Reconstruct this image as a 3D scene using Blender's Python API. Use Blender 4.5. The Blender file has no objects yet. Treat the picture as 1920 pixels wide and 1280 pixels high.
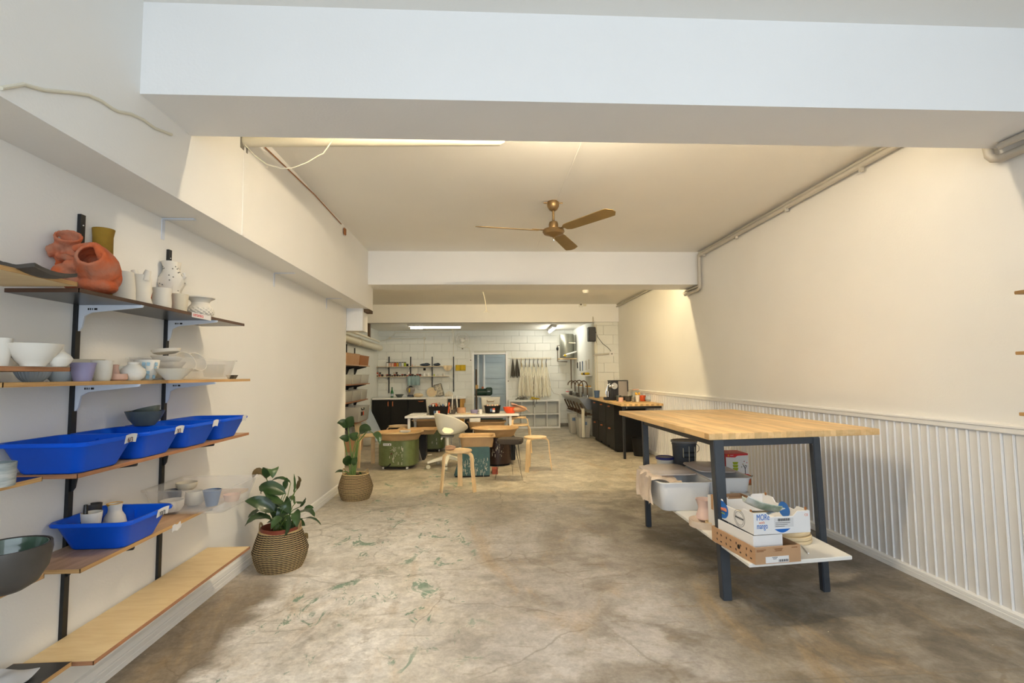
import bpy, bmesh, math, random
from math import sin, cos, pi, radians as R
from mathutils import Vector, Matrix
random.seed(7)
S = bpy.context.scene
COL = S.collection

# ------------------------------------------------------------------ camera
YAW, PITCH, ROLL, FPX, EYE = R(3.23), R(3.74), R(-0.58), 955.0, 1.3
fwd = Vector((sin(YAW)*cos(PITCH), cos(YAW)*cos(PITCH), sin(PITCH)))
r0 = Vector((cos(YAW), -sin(YAW), 0)); u0 = r0.cross(fwd)
rgt = r0*cos(ROLL)+u0*sin(ROLL); upv = -r0*sin(ROLL)+u0*cos(ROLL)
cam = bpy.data.cameras.new('camera'); co = bpy.data.objects.new('camera', cam); COL.objects.link(co)
co.matrix_world = Matrix(((rgt.x, upv.x, -fwd.x, 0), (rgt.y, upv.y, -fwd.y, 0), (rgt.z, upv.z, -fwd.z, EYE), (0, 0, 0, 1)))
cam.sensor_width = 36; cam.lens = 36*FPX/1920; cam.clip_start = .05; cam.clip_end = 100
S.camera = co

# ------------------------------------------------------------------ world, daylight, exposure
w = bpy.data.worlds.new('world'); S.world = w; w.use_nodes = True
bg = w.node_tree.nodes['Background']; bg.inputs[0].default_value = (.72, .86, 1.0, 1); bg.inputs[1].default_value = 1.0
la = bpy.data.lights.new('shopfront_daylight', 'AREA'); la.shape = 'RECTANGLE'; la.size = 4.2; la.size_y = 2.2
la.energy = 52; la.color = (.84, .92, 1.0)
lo = bpy.data.objects.new('shopfront_daylight', la); COL.objects.link(lo); lo.location = (.5, -2.5, 1.5); lo.rotation_euler = (R(90), 0, 0)
WARM, WARM2 = (1.0, .84, .60), (1.0, .80, .47)          # colour of the tubes in the bays
E_BAY1, E_MID1, E_BAY2, E_MID2, E_BACK = 34.0, 335.0, 56.0, 320.0, 38.0
S.view_settings.view_transform = 'Standard'; S.view_settings.look = 'None'; S.view_settings.gamma = 1
S.view_settings.use_curve_mapping = False; S.view_settings.exposure = 0.58

# ------------------------------------------------------------------ helpers
def pt(px, py, ax, v):
    """point of the photograph's pixel on the plane ax = v"""
    d = fwd*FPX + rgt*(px-960) - upv*(py-640); o = Vector((0, 0, EYE)); i = 'XYZ'.index(ax)
    return o + d*((v-o[i])/d[i])
def lin(c):
    c /= 255.0
    return c/12.92 if c <= .04045 else ((c+.055)/1.055)**2.4
def rgb(r, g, b): return (lin(r), lin(g), lin(b), 1)
def N(t, kind, **kw):
    n = t.nodes.new(kind)
    for k, v in kw.items(): setattr(n, k, v)
    return n
def mat(name, col, rough=.55, metal=0, var=.0, vscale=8, col2=None, bump=0, bscale=60, trans=0, alpha=1, emit=None, estr=0, spec=None, stretch=None, coat=0, sss=0):
    m = bpy.data.materials.new(name); m.use_nodes = True; t = m.node_tree; b = t.nodes['Principled BSDF']
    c = rgb(*col)
    b.inputs['Base Color'].default_value = c; b.inputs['Roughness'].default_value = rough; b.inputs['Metallic'].default_value = metal
    if spec is not None: b.inputs['Specular IOR Level'].default_value = spec
    if trans: b.inputs['Transmission Weight'].default_value = trans
    if alpha < 1: b.inputs['Alpha'].default_value = alpha
    if coat: b.inputs['Coat Weight'].default_value = coat
    tc = N(t, 'ShaderNodeTexCoord'); src = tc.outputs['Object']
    if stretch:
        mp = N(t, 'ShaderNodeMapping'); mp.inputs['Scale'].default_value = stretch; t.links.new(src, mp.inputs[0]); src = mp.outputs[0]
    if var or col2:
        n = N(t, 'ShaderNodeTexNoise'); n.inputs['Scale'].default_value = vscale; n.inputs['Detail'].default_value = 5; t.links.new(src, n.inputs[0])
        rp = N(t, 'ShaderNodeValToRGB'); e = rp.color_ramp.elements
        e[0].position = .35; e[1].position = .65
        c2 = rgb(*col2) if col2 else tuple(x*(1-var) for x in c[:3])+(1,)
        e[0].color = c2; e[1].color = c
        t.links.new(n.outputs[0], rp.inputs[0]); t.links.new(rp.outputs[0], b.inputs['Base Color'])
    if bump:
        n2 = N(t, 'ShaderNodeTexNoise'); n2.inputs['Scale'].default_value = bscale; n2.inputs['Detail'].default_value = 4; t.links.new(src, n2.inputs[0])
        bp = N(t, 'ShaderNodeBump'); bp.inputs['Strength'].default_value = bump; bp.inputs['Distance'].default_value = .004
        t.links.new(n2.outputs[0], bp.inputs['Height']); t.links.new(bp.outputs[0], b.inputs['Normal'])
    if emit:
        b.inputs['Emission Color'].default_value = tuple(emit)+(1,) if len(emit) == 3 else emit; b.inputs['Emission Strength'].default_value = estr
    return m
def wood(name, c1, c2, scale=(1, 14, 14), rough=.5, planks=None):
    m = bpy.data.materials.new(name); m.use_nodes = True; t = m.node_tree; b = t.nodes['Principled BSDF']; b.inputs['Roughness'].default_value = rough
    tc = N(t, 'ShaderNodeTexCoord'); mp = N(t, 'ShaderNodeMapping'); mp.inputs['Scale'].default_value = scale; t.links.new(tc.outputs['Object'], mp.inputs[0])
    n = N(t, 'ShaderNodeTexNoise'); n.inputs['Scale'].default_value = 3.2; n.inputs['Detail'].default_value = 7; n.inputs['Distortion'].default_value = .6; t.links.new(mp.outputs[0], n.inputs[0])
    rp = N(t, 'ShaderNodeValToRGB'); e = rp.color_ramp.elements; e[0].position = .32; e[1].position = .68; e[0].color = rgb(*c2); e[1].color = rgb(*c1)
    t.links.new(n.outputs[0], rp.inputs[0]); out = rp.outputs[0]
    if planks:                       # butcher-block staves
        br = N(t, 'ShaderNodeTexBrick'); br.inputs['Scale'].default_value = 1; br.inputs['Brick Width'].default_value = planks[0]; br.inputs['Row Height'].default_value = planks[1]
        br.inputs['Mortar Size'].default_value = .0006; br.inputs['Color1'].default_value = (.80, .78, .74, 1); br.inputs['Color2'].default_value = (1.1, 1.08, 1.04, 1); br.inputs['Mortar'].default_value = (.62, .56, .5, 1)
        mp2 = N(t, 'ShaderNodeMapping'); mp2.inputs['Rotation'].default_value = (0, 0, planks[2]); t.links.new(tc.outputs['Object'], mp2.inputs[0]); t.links.new(mp2.outputs[0], br.inputs[0])
        mx = N(t, 'ShaderNodeMix', data_type='RGBA', blend_type='MULTIPLY'); mx.inputs[0].default_value = 1; t.links.new(out, mx.inputs[6]); t.links.new(br.outputs[0], mx.inputs[7]); out = mx.outputs[2]
    t.links.new(out, b.inputs['Base Color'])
    bp = N(t, 'ShaderNodeBump'); bp.inputs['Strength'].default_value = .12; bp.inputs['Distance'].default_value = .002; t.links.new(n.outputs[0], bp.inputs['Height']); t.links.new(bp.outputs[0], b.inputs['Normal'])
    return m

class MB:
    def __init__(s): s.v = []; s.f = []
    def add(s, vs, fs):
        o = len(s.v); s.v += [tuple(v) for v in vs]; s.f += [tuple(i+o for i in f) for f in fs]; return s
    def hexa(s, p):  # 4 bottom ccw, 4 top ccw
        return s.add(p, [(3, 2, 1, 0), (4, 5, 6, 7), (0, 1, 5, 4), (1, 2, 6, 5), (2, 3, 7, 6), (3, 0, 4, 7)])
    def box(s, x0, x1, y0, y1, z0, z1):
        return s.hexa([(x0, y0, z0), (x1, y0, z0), (x1, y1, z0), (x0, y1, z0), (x0, y0, z1), (x1, y0, z1), (x1, y1, z1), (x0, y1, z1)])
    def loft(s, rings, cap0=True, cap1=True, close=True):
        n = len(rings[0]); vs = [v for r in rings for v in r]; fs = []
        for k in range(len(rings)-1):
            for i in range(n if close else n-1):
                j = (i+1) % n; fs.append((k*n+i, k*n+j, (k+1)*n+j, (k+1)*n+i))
        if cap0: fs.append(tuple(reversed(range(n))))
        if cap1: fs.append(tuple((len(rings)-1)*n+i for i in range(n)))
        return s.add(vs, fs)
    def lathe(s, prof, c=(0, 0), seg=28, sx=1, sy=1, wob=None, z=0, hoop=False):
        rings = []
        if hoop: prof = list(prof)+[prof[0]]
        for r, zz in prof:
            ring = []
            for i in range(seg):
                a = 2*pi*i/seg; k = r*(1+(wob(a, zz) if wob else 0))
                ring.append((c[0]+k*cos(a)*sx, c[1]+k*sin(a)*sy, z+zz))
            rings.append(ring)
        return s.loft(rings, not hoop, not hoop)
    def cyl(s, c, z0, z1, r0, r1=None, seg=20):
        return s.lathe([(r0, z0), (r1 if r1 is not None else r0, z1)], c, seg)
    def rloft(s, secs, seg=5, c=(0, 0)):
        """rounded-rectangle sections (hx, hy, corner radius, z)"""
        rings = []
        for hx, hy, cr, z in secs:
            cr = min(cr, hx, hy); ring = []
            for q, (sx, sy) in enumerate(((1, 1), (-1, 1), (-1, -1), (1, -1))):
                for k in range(seg+1):
                    a = pi/2*(q+k/seg); ring.append((c[0]+sx*(hx-cr)+cr*cos(a), c[1]+sy*(hy-cr)+cr*sin(a), z))
            rings.append(ring)
        return s.loft(rings)
    def tube(s, pts, r, seg=8, cap=True, rs=None):
        pts = [Vector(p) for p in pts]; rings = []; n = None
        for i, p in enumerate(pts):
            t = (pts[min(i+1, len(pts)-1)]-pts[max(i-1, 0)])
            if t.length < 1e-9: t = Vector((0, 0, 1))
            t.normalize()
            if n is None:
                n = t.orthogonal().normalized()
            n = (n - t*n.dot(t))
            if n.length < 1e-6: n = t.orthogonal()
            n.normalize(); b = t.cross(n); rr = rs[i] if rs else r
            rings.append([p+n*rr*cos(2*pi*k/seg)+b*rr*sin(2*pi*k/seg) for k in range(seg)])
        return s.loft(rings, cap, cap)
    def prism(s, poly, ax, a0, a1):
        """poly in the two other axes, extruded along ax"""
        def mk(u, v, a): return {'X': (a, u, v), 'Y': (u, a, v), 'Z': (u, v, a)}[ax]
        n = len(poly); vs = [mk(u, v, a0) for u, v in poly]+[mk(u, v, a1) for u, v in poly]
        fs = [tuple(range(n)), tuple(reversed(range(n, 2*n)))]+[(i, i+n, (i+1) % n+n, (i+1) % n) for i in range(n)]
        return s.add(vs, fs)
    def sphere(s, c, rx, ry=None, rz=None, seg=16, rg=10):
        ry = ry or rx; rz = rz or rx
        rings = [[(c[0]+rx*sin(pi*k/rg)*cos(2*pi*i/seg), c[1]+ry*sin(pi*k/rg)*sin(2*pi*i/seg), c[2]-rz*cos(pi*k/rg)) for i in range(seg)] for k in range(1, rg)]
        return s.loft(rings)
    def grid(s, fn, nu, nv, th=0, nrm=None):
        """sheet from fn(u,v); with thickness th along +normal direction nrm"""
        P = [[Vector(fn(i/nu, j/nv)) for j in range(nv+1)] for i in range(nu+1)]
        vs = [p for r in P for p in r]; W = nv+1; fs = [(i*W+j, (i+1)*W+j, (i+1)*W+j+1, i*W+j+1) for i in range(nu) for j in range(nv)]
        if th:
            d = Vector(nrm)*th; m = len(vs); vs2 = [p+d for p in vs]
            fs2 = [tuple(reversed([k+m for k in f])) for f in fs]
            edge = [(i*W, (i+1)*W) for i in range(nu)]+[(nu*W+j, nu*W+j+1) for j in range(nv)]+[((i+1)*W+nv, i*W+nv) for i in range(nu)]+[(j+1, j) for j in range(nv)]
            fs += fs2+[(b, a, a+m, b+m) for a, b in edge]; vs += vs2
        return s.add(vs, fs)
    def xf(s, M):
        s.v = [tuple(M @ Vector(v)) for v in s.v]; return s
    def build(s, name, m, parent=None, loc=None, rot=None, bevel=0, bseg=2, ang=38, mods=None):
        me = bpy.data.meshes.new(name); me.from_pydata(s.v, [], s.f)
        bm = bmesh.new(); bm.from_mesh(me); bmesh.ops.recalc_face_normals(bm, faces=bm.faces)
        if bevel:
            es = [e for e in bm.edges if len(e.link_faces) == 2 and e.calc_face_angle(0) > R(40)]
            bmesh.ops.bevel(bm, geom=es, offset=bevel, segments=bseg, affect='EDGES', clamp_overlap=True)
        for f in bm.faces: f.smooth = True
        bm.to_mesh(me); bm.free(); me.set_sharp_from_angle(angle=R(ang))
        if m: me.materials.append(m)
        o = bpy.data.objects.new(name, me); COL.objects.link(o)
        if parent: o.parent = parent
        if loc: o.location = loc
        if rot: o.rotation_euler = rot
        return o
def thing(name, label, cat, loc=(0, 0, 0), rotz=0, group=None):
    o = bpy.data.objects.new(name, None); COL.objects.link(o); o.empty_display_size = .1
    o.location = loc; o.rotation_euler = (0, 0, rotz); o['label'] = label; o['category'] = cat
    if group: o['group'] = group
    return o
def tag(o, label, cat, group=None):
    o['label'] = label; o['category'] = cat
    if group: o['group'] = group
    return o
def struct(o, **k):
    o['kind'] = 'structure'
    return o
def dup(root, loc=None, rotz=None, label=None, group=None):
    r = root.copy(); COL.objects.link(r)
    if loc is not None: r.location = loc
    if rotz is not None: r.rotation_euler = (0, 0, rotz)
    if label: r['label'] = label
    if group: r['group'] = group
    for ch in root.children:
        c = ch.copy(); COL.objects.link(c); c.parent = r
        for g in ch.children:
            d = g.copy(); COL.objects.link(d); d.parent = c
    return r
def text(name, s, size, m, parent, loc, rot, ext=.0004, align='LEFT', sx=1, label=None):
    cu = bpy.data.curves.new(name, 'FONT'); cu.body = s; cu.size = size; cu.extrude = ext; cu.align_x = align
    tmp = bpy.data.objects.new(name+'_tmp', cu); COL.objects.link(tmp)
    dg = bpy.context.evaluated_depsgraph_get(); me = bpy.data.meshes.new_from_object(tmp.evaluated_get(dg)); bpy.data.objects.remove(tmp)
    me.materials.clear(); me.materials.append(m); o = bpy.data.objects.new(name, me); COL.objects.link(o); o.parent = parent
    o.location = loc; o.rotation_euler = rot; o.scale = (sx, 1, 1)
    if label: o['label'] = label
    return o
def strokes(lines, r, fn):
    """hand lettering: polylines in a 2D frame mapped by fn"""
    b = MB()
    for l in lines: b.tube([fn(u, v) for u, v in l], r, 5)
    return b
def scrib(name, parent, ax, a, u0, u1, zc, amp, m, r):
    """illegible cursive line"""
    n = max(8, int(abs(u1-u0)/amp*2.2)); P_ = []
    for k in range(n*2+1):
        u = u0+(u1-u0)*k/(n*2); z = zc+amp*(.9 if k % 2 else -.6)*(.55+.45*sin(k*1.7)); P_.append((u, a, z) if ax == 'Y' else (a, u, z))
    return MB().tube(P_, r, 4).build(name, m, parent)
def applied(o, mods):
    """bake modifiers into the mesh"""
    for kind, kw in mods:
        md = o.modifiers.new(kind, kind)
        for k, v in kw.items(): setattr(md, k, v)
    dg = bpy.context.evaluated_depsgraph_get(); me = bpy.data.meshes.new_from_object(o.evaluated_get(dg)); o.modifiers.clear(); o.data = me
    for p in me.polygons: p.use_smooth = True
    return o

# ------------------------------------------------------------------ materials
M = {}
M['wall'] = mat('wall_paint', (238, 236, 231), .6, var=.03, vscale=1.5, bump=.15, bscale=90)
M['ceil'] = mat('ceiling_paint', (244, 241, 234), .7, var=.03, vscale=1.2, bump=.2, bscale=120)
M['beam'] = mat('beam_paint', (238, 237, 235), .6, var=.02, vscale=2, bump=.2, bscale=80)
M['board'] = mat('board_paint', (240, 239, 238), .4, var=.03, vscale=3)
M['trim'] = mat('trim_paint', (240, 239, 236), .4)
M['block'] = mat('block_paint', (228, 229, 222), .65, var=.04, vscale=5, bump=.4, bscale=60)
M['joint'] = mat('block_joint', (214, 213, 202), .8)
M['black'] = mat('black_metal', (22, 24, 27), .4, var=.1, vscale=20)
M['blacksteel'] = mat('dark_steel', (52, 58, 66), .45, var=.15, vscale=12)
M['brwhite'] = mat('bracket_white', (216, 222, 232), .4)
M['steel'] = mat('stainless', (170, 170, 165), .3, 1)
M['chrome'] = mat('chrome', (205, 205, 205), .15, 1)
M['ply'] = wood('plywood_face', (240, 216, 168), (228, 200, 148), (2.2, 12, 12))
M['plyr'] = wood('plywood_reddish', (206, 172, 138), (182, 146, 112), (14, 2.0, 14))
M['plyedge'] = wood('plywood_edge', (212, 170, 112), (166, 120, 70), (1.5, 1.5, 160))
M['plyedge_dark'] = wood('plywood_edge_red', (186, 132, 92), (142, 92, 60), (1.5, 1.5, 160))
M['edgebrown'] = wood('dark_brown_edge', (96, 68, 50), (64, 44, 34), (1.5, 1.5, 160))
M['filmblack'] = mat('black_film', (34, 34, 36), .3, var=.15, vscale=14)
M['birch'] = wood('bentwood_birch', (240, 210, 162), (226, 192, 142), (6, 6, 1.2), .4)
M['butcher'] = wood('butcher_block', (240, 208, 156), (224, 186, 130), (7, .8, 10), .45, planks=(.38, .042, pi/2))
M['butcher2'] = wood('butcher_block_counter', (238, 204, 146), (222, 184, 124), (7, .8, 10), .45, planks=(.38, .042, pi/2))
M['pine'] = wood('pine', (214, 168, 84), (190, 140, 60), (8, 8, 1.0), .5)
M['blue'] = mat('blue_plastic', (0, 84, 212), .42, var=.05, vscale=9, spec=.25)
M['tape'] = mat('masking_tape', (214, 212, 210), .8)
M['ink'] = mat('ink', (88, 30, 30), .8)
M['inkblack'] = mat('ink_black', (30, 30, 32), .8)
M['white'] = mat('white_laminate', (236, 234, 228), .35)
M['whiteplastic'] = mat('white_plastic', (232, 230, 224), .35)
def clear(name, col, mix):
    m = bpy.data.materials.new(name); m.use_nodes = True; t = m.node_tree; b = t.nodes['Principled BSDF']; b.inputs['Base Color'].default_value = rgb(*col); b.inputs['Roughness'].default_value = .25
    tr = N(t, 'ShaderNodeBsdfTransparent'); mx = N(t, 'ShaderNodeMixShader'); lw = N(t, 'ShaderNodeLayerWeight'); lw.inputs[0].default_value = .35
    mr = N(t, 'ShaderNodeMapRange'); mr.inputs[3].default_value = mix; mr.inputs[4].default_value = min(1, mix+.35); t.links.new(lw.outputs['Facing'], mr.inputs[0])
    t.links.new(mr.outputs[0], mx.inputs[0]); t.links.new(tr.outputs[0], mx.inputs[1]); t.links.new(b.outputs[0], mx.inputs[2]); t.links.new(mx.outputs[0], t.nodes['Material Output'].inputs[0])
    return m
M['clear'] = clear('clear_plastic', (228, 226, 222), .10)
M['milky'] = clear('milky_plastic', (222, 220, 210), .45)
M['frost'] = mat('frosted_tub', (238, 239, 240), .35, var=.03, vscale=6, trans=.0)
M['lid'] = clear('smoky_lid', (168, 158, 150), .55)
M['lidtrans'] = mat('grey_lid', (196, 188, 182), .35)
M['glass'] = clear('glassy', (210, 220, 215), .12)
M['terra'] = mat('terracotta_sculpture', (204, 98, 52), .9, col2=(178, 122, 96), vscale=13, bump=1.0, bscale=60)
M['mustard'] = mat('mustard_clay', (158, 122, 34), .85, var=.2, vscale=18, bump=.5, bscale=60)
M['bisque'] = mat('bisque_white', (222, 216, 204), .75, var=.03, vscale=10)
M['bisque2'] = mat('bisque_cream', (214, 204, 182), .75, var=.05, vscale=10)
M['bluegrey'] = mat('bluegrey_clay', (176, 186, 194), .6, var=.05)
M['lilac'] = mat('lilac_glaze', (150, 144, 178), .5, var=.12, vscale=14)
M['pinkclay'] = mat('pink_clay', (222, 178, 156), .7, var=.05)
M['pinkvase'] = mat('pink_vase', (226, 200, 190), .7, var=.04)
M['greenglz'] = mat('green_glaze', (84, 108, 90), .12, var=.3, vscale=20, coat=.5)
M['brownmat'] = mat('brown_grey_clay', (74, 68, 62), .5, var=.15, vscale=16)
M['slate'] = mat('slate_glaze', (84, 92, 88), .35, var=.2, vscale=16)
M['navy'] = mat('navy_glaze', (52, 62, 76), .3, var=.1)
M['denim'] = mat('denim_blue_glaze', (84, 108, 142), .35, var=.15, vscale=30)
M['orange'] = mat('orange_glaze', (206, 84, 36), .4)
M['yellowg'] = mat('yellow_glaze', (214, 160, 40), .3)
M['leaf'] = mat('leaf_green', (46, 74, 34), .3, var=.35, vscale=7, coat=.2)
M['leaf2'] = mat('leaf_green_light', (66, 96, 50), .35, var=.3, vscale=7, coat=.2)
M['leafdry'] = mat('leaf_dry', (96, 78, 40), .6, var=.3, vscale=9)
M['stem'] = mat('stem_green', (98, 124, 56), .5)
M['soil'] = mat('potting_soil', (42, 32, 26), .95, var=.4, vscale=60, bump=1, bscale=80)
M['potplastic'] = mat('terracotta_pot_plastic', (126, 56, 36), .45)
M['rope'] = mat('basket_rope', (176, 150, 106), .85, var=.2, vscale=60)
M['brass'] = mat('aged_brass', (150, 124, 86), .38, .85, var=.15, vscale=6)
M['blade'] = mat('bronze_blade', (150, 124, 76), .5, .3, var=.12, vscale=6)
M['pipewhite'] = mat('painted_pipe', (222, 216, 196), .45)
M['pipegrey'] = mat('grey_conduit', (190, 184, 172), .4)
M['wheelgreen'] = mat('wheel_green_enamel', (106, 118, 72), .45, col2=(94, 106, 62), vscale=12)
M['splash'] = mat('dried_slip', (200, 196, 176), .9)
M['teal'] = mat('teal_enamel', (62, 100, 94), .45, var=.2, vscale=14)
M['basin'] = mat('clay_stained_basin', (190, 156, 112), .6, var=.15, vscale=8)
M['basinlite'] = mat('dry_clay_inside', (236, 214, 168), .85, var=.1, vscale=9)
M['darkbrown'] = mat('dark_brown_enamel', (52, 34, 28), .3, var=.2, vscale=12)
M['darkfab'] = mat('dark_upholstery', (60, 52, 44), .8, var=.1, vscale=30, bump=.3, bscale=200)
M['creamchair'] = mat('cream_shell', (250, 245, 226), .4)
M['cabblack'] = mat('black_cabinet_front', (20, 19, 15), .55, spec=.25, var=.1, vscale=5, stretch=(10, 10, 1))
M['copper'] = mat('copper_leather', (186, 104, 58), .45)
M['rubber'] = mat('rubber_black', (14, 14, 14), .6, spec=.3)
M['red'] = mat('red_print', (206, 38, 46), .5)
M['lime'] = mat('lime_print', (168, 184, 24), .5)
M['kraft'] = mat('kraft_cardboard', (190, 150, 112), .8, var=.06, vscale=10, bump=.15, bscale=120)
M['kraftbrown'] = mat('brown_cardboard', (160, 106, 62), .8, var=.06, vscale=10)
M['boxwhite'] = mat('white_cardboard', (232, 230, 228), .6)
M['boxblue'] = mat('blue_print', (28, 104, 188), .5)
M['salmon'] = mat('salmon_print', (232, 140, 96), .5)
M['bucket'] = mat('dark_grey_bucket', (70, 76, 84), .5, var=.1, vscale=10)
M['bucketlid'] = mat('grey_bucket_lid', (128, 128, 128), .5)
M['navylid'] = mat('navy_lid', (36, 40, 110), .4)
M['cloth'] = mat('cream_cloth', (214, 196, 176), .9, var=.1, vscale=20, bump=.3, bscale=120)
M['apron'] = mat('cream_apron', (242, 237, 218), .9, var=.06, vscale=12)
M['strap'] = mat('brown_strap', (92, 72, 52), .8)
M['strapgrey'] = mat('grey_strap', (92, 92, 96), .8)
M['towel'] = mat('grey_towel', (98, 94, 84), .95, var=.2, vscale=30, bump=.5, bscale=150)
M['towelblue'] = mat('blue_grey_towel', (142, 164, 162), .95, var=.1, vscale=30)
M['yellow'] = mat('yellow_rubber', (196, 164, 20), .7)
M['green'] = mat('green_glass', (24, 92, 44), .15)
M['pumpgreen'] = mat('pump_green', (28, 62, 46), .4)
M['heater'] = mat('heater_grey', (128, 128, 116), .35, .5, var=.15, vscale=6)
M['tealpl'] = mat('teal_plastic', (64, 134, 140), .45)
M['orangepl'] = mat('orange_plastic', (226, 84, 42), .45)
M['clay'] = mat('clay_pinkish', (196, 156, 124), .8, var=.15, vscale=12)
M['bats'] = mat('plaster_bat', (222, 200, 160), .7, var=.06, vscale=8)
M['brick'] = mat('red_brick', (168, 84, 64), .9, var=.2, vscale=30)
M['greybox'] = mat('grey_board', (120, 116, 108), .8)

# ------------------------------------------------------------------ floor material
def floor_mat():
    m = bpy.data.materials.new('worn_painted_concrete'); m.use_nodes = True; t = m.node_tree; b = t.nodes['Principled BSDF']
    L = t.links.new; tc = N(t, 'ShaderNodeTexCoord'); P = tc.outputs['Object']
    sx = N(t, 'ShaderNodeSeparateXYZ'); L(P, sx.inputs[0])
    def noise(scale, detail=6, dist=0, rough=.6, st=None, off=(0, 0, 0)):
        n = N(t, 'ShaderNodeTexNoise'); n.inputs['Scale'].default_value = scale; n.inputs['Detail'].default_value = detail; n.inputs['Distortion'].default_value = dist; n.inputs['Roughness'].default_value = rough
        mp = N(t, 'ShaderNodeMapping'); mp.inputs['Location'].default_value = off
        if st: mp.inputs['Scale'].default_value = st
        L(P, mp.inputs[0]); L(mp.outputs[0], n.inputs[0]); return n.outputs[0]
    def ramp(src, p0, p1, inv=False):
        r = N(t, 'ShaderNodeMapRange'); r.interpolation_type = 'SMOOTHSTEP'; r.inputs[1].default_value = p0; r.inputs[2].default_value = p1
        if inv: r.inputs[3].default_value = 1; r.inputs[4].default_value = 0
        L(src, r.inputs[0]); return r.outputs[0]
    def mth(op, a, c):
        x = N(t, 'ShaderNodeMath', operation=op)
        for i, q in enumerate((a, c)):
            if isinstance(q, (int, float)): x.inputs[i].default_value = q
            else: L(q, x.inputs[i])
        return x.outputs[0]
    def mix(fac, a, c, mode='MIX'):
        x = N(t, 'ShaderNodeMix', data_type='RGBA', blend_type=mode)
        if isinstance(fac, (int, float)): x.inputs[0].default_value = fac
        else: L(fac, x.inputs[0])
        for i, q in ((6, a), (7, c)):
            if isinstance(q, tuple): x.inputs[i].default_value = q
            else: L(q, x.inputs[i])
        return x.outputs[2]
    n1 = noise(1.1, 8, .8); n2 = noise(3.5, 8, .5, off=(3, 7, 0)); n3 = noise(14, 8, .3, .7, off=(9, 1, 0)); n4 = noise(45, 6, 0, .7); ns = noise(2.2, 8, 1.2, .65, st=(1, .35, 1), off=(5, 5, 0))
    wob = mth('MULTIPLY', mth('SUBTRACT', n2, .5), .9); X = mth('ADD', sx.outputs[0], wob); Y = sx.outputs[1]
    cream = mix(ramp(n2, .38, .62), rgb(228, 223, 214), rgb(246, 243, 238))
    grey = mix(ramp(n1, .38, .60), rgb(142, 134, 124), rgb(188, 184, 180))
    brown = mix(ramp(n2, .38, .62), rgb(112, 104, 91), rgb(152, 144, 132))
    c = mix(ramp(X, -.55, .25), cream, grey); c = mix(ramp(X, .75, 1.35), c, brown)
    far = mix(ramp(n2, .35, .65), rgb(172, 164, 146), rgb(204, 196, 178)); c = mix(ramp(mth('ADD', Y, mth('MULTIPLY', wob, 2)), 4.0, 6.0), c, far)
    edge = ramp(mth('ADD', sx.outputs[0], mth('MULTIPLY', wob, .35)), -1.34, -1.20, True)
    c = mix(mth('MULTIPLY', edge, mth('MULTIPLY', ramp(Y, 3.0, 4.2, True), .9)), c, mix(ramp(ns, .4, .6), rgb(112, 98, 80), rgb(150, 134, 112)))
    # ochre and rust stains, streaky
    c = mix(mth('MULTIPLY', ramp(ns, .54, .68), .40), c, rgb(186, 156, 112))
    c = mix(mth('MULTIPLY', mth('MULTIPLY', ramp(n3, .50, .62), ramp(n1, .42, .6)), .35), c, rgb(146, 128, 100))
    # greyish white middle, with cool daylight painted in towards the front
    mid = mth('MULTIPLY', mth('MULTIPLY', ramp(X, -.1, .35), ramp(X, 1.3, .9)), ramp(Y, 4.4, 2.2))
    c = mix(mth('MULTIPLY', mth('MULTIPLY', mid, ramp(n2, .42, .58)), .55), c, rgb(206, 204, 204))
    # dark greyish wear patches
    nd = noise(1.7, 8, .6, off=(11, 4, 0)); c = mix(mth('MULTIPLY', ramp(nd, .56, .68), .45), c, rgb(124, 116, 104))
    # remains of green paint, in the left strip
    ng = noise(7, 9, 1.0, .72, st=(1, .6, 1), off=(2, 2, 0)); na = noise(1.3, 3, 0, off=(7, 3, 0))
    gm = mth('MULTIPLY', mth('MULTIPLY', ramp(ng, .565, .61), ramp(na, .42, .50)), mth('MULTIPLY', ramp(sx.outputs[0], -1.3, -1.15), ramp(sx.outputs[0], .1, -.2)))
    c = mix(mth('MULTIPLY', gm, .8), c, rgb(96, 140, 116))
    # mottling
    nm = noise(9, 10, .4, .75, off=(6, 2, 0)); g_ = N(t, 'ShaderNodeCombineColor'); mv = mth('ADD', mth('MULTIPLY', ramp(nm, .36, .64), .28), .87)
    for q_ in range(3): L(mv, g_.inputs[q_])
    c = mix(1.0, c, g_.outputs[0], 'MULTIPLY')
    ns2 = noise(5, 10, .8, .7, st=(.5, 2.2, 1), off=(1, 8, 0)); c = mix(mth('MULTIPLY', ramp(ns2, .56, .66), .35), c, rgb(128, 112, 84))
    # fine speckle and pale chips
    c = mix(mth('MULTIPLY', ramp(n4, .3, .7), .22), c, rgb(90, 80, 66), 'MULTIPLY')
    ch = noise(26, 4, 0, .6, off=(4, 9, 0)); c = mix(ramp(ch, .735, .75), c, rgb(226, 214, 186))
    # cracks
    v = N(t, 'ShaderNodeTexVoronoi', feature='DISTANCE_TO_EDGE'); v.inputs['Scale'].default_value = 1.5
    dp = N(t, 'ShaderNodeMix', data_type='VECTOR'); dp.inputs[0].default_value = .12; L(P, dp.inputs[4]); nv = N(t, 'ShaderNodeTexNoise'); nv.inputs['Scale'].default_value = 5; nv.inputs['Detail'].default_value = 8; L(P, nv.inputs[0]); L(nv.outputs[1], dp.inputs[5]); L(dp.outputs[1], v.inputs[0])
    cr = ramp(v.outputs[0], .003, .010, True); c = mix(mth('MULTIPLY', mth('MULTIPLY', cr, ramp(na, .40, .6)), .40), c, rgb(112, 100, 82))
    # saw-cut joints
    J = None
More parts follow.
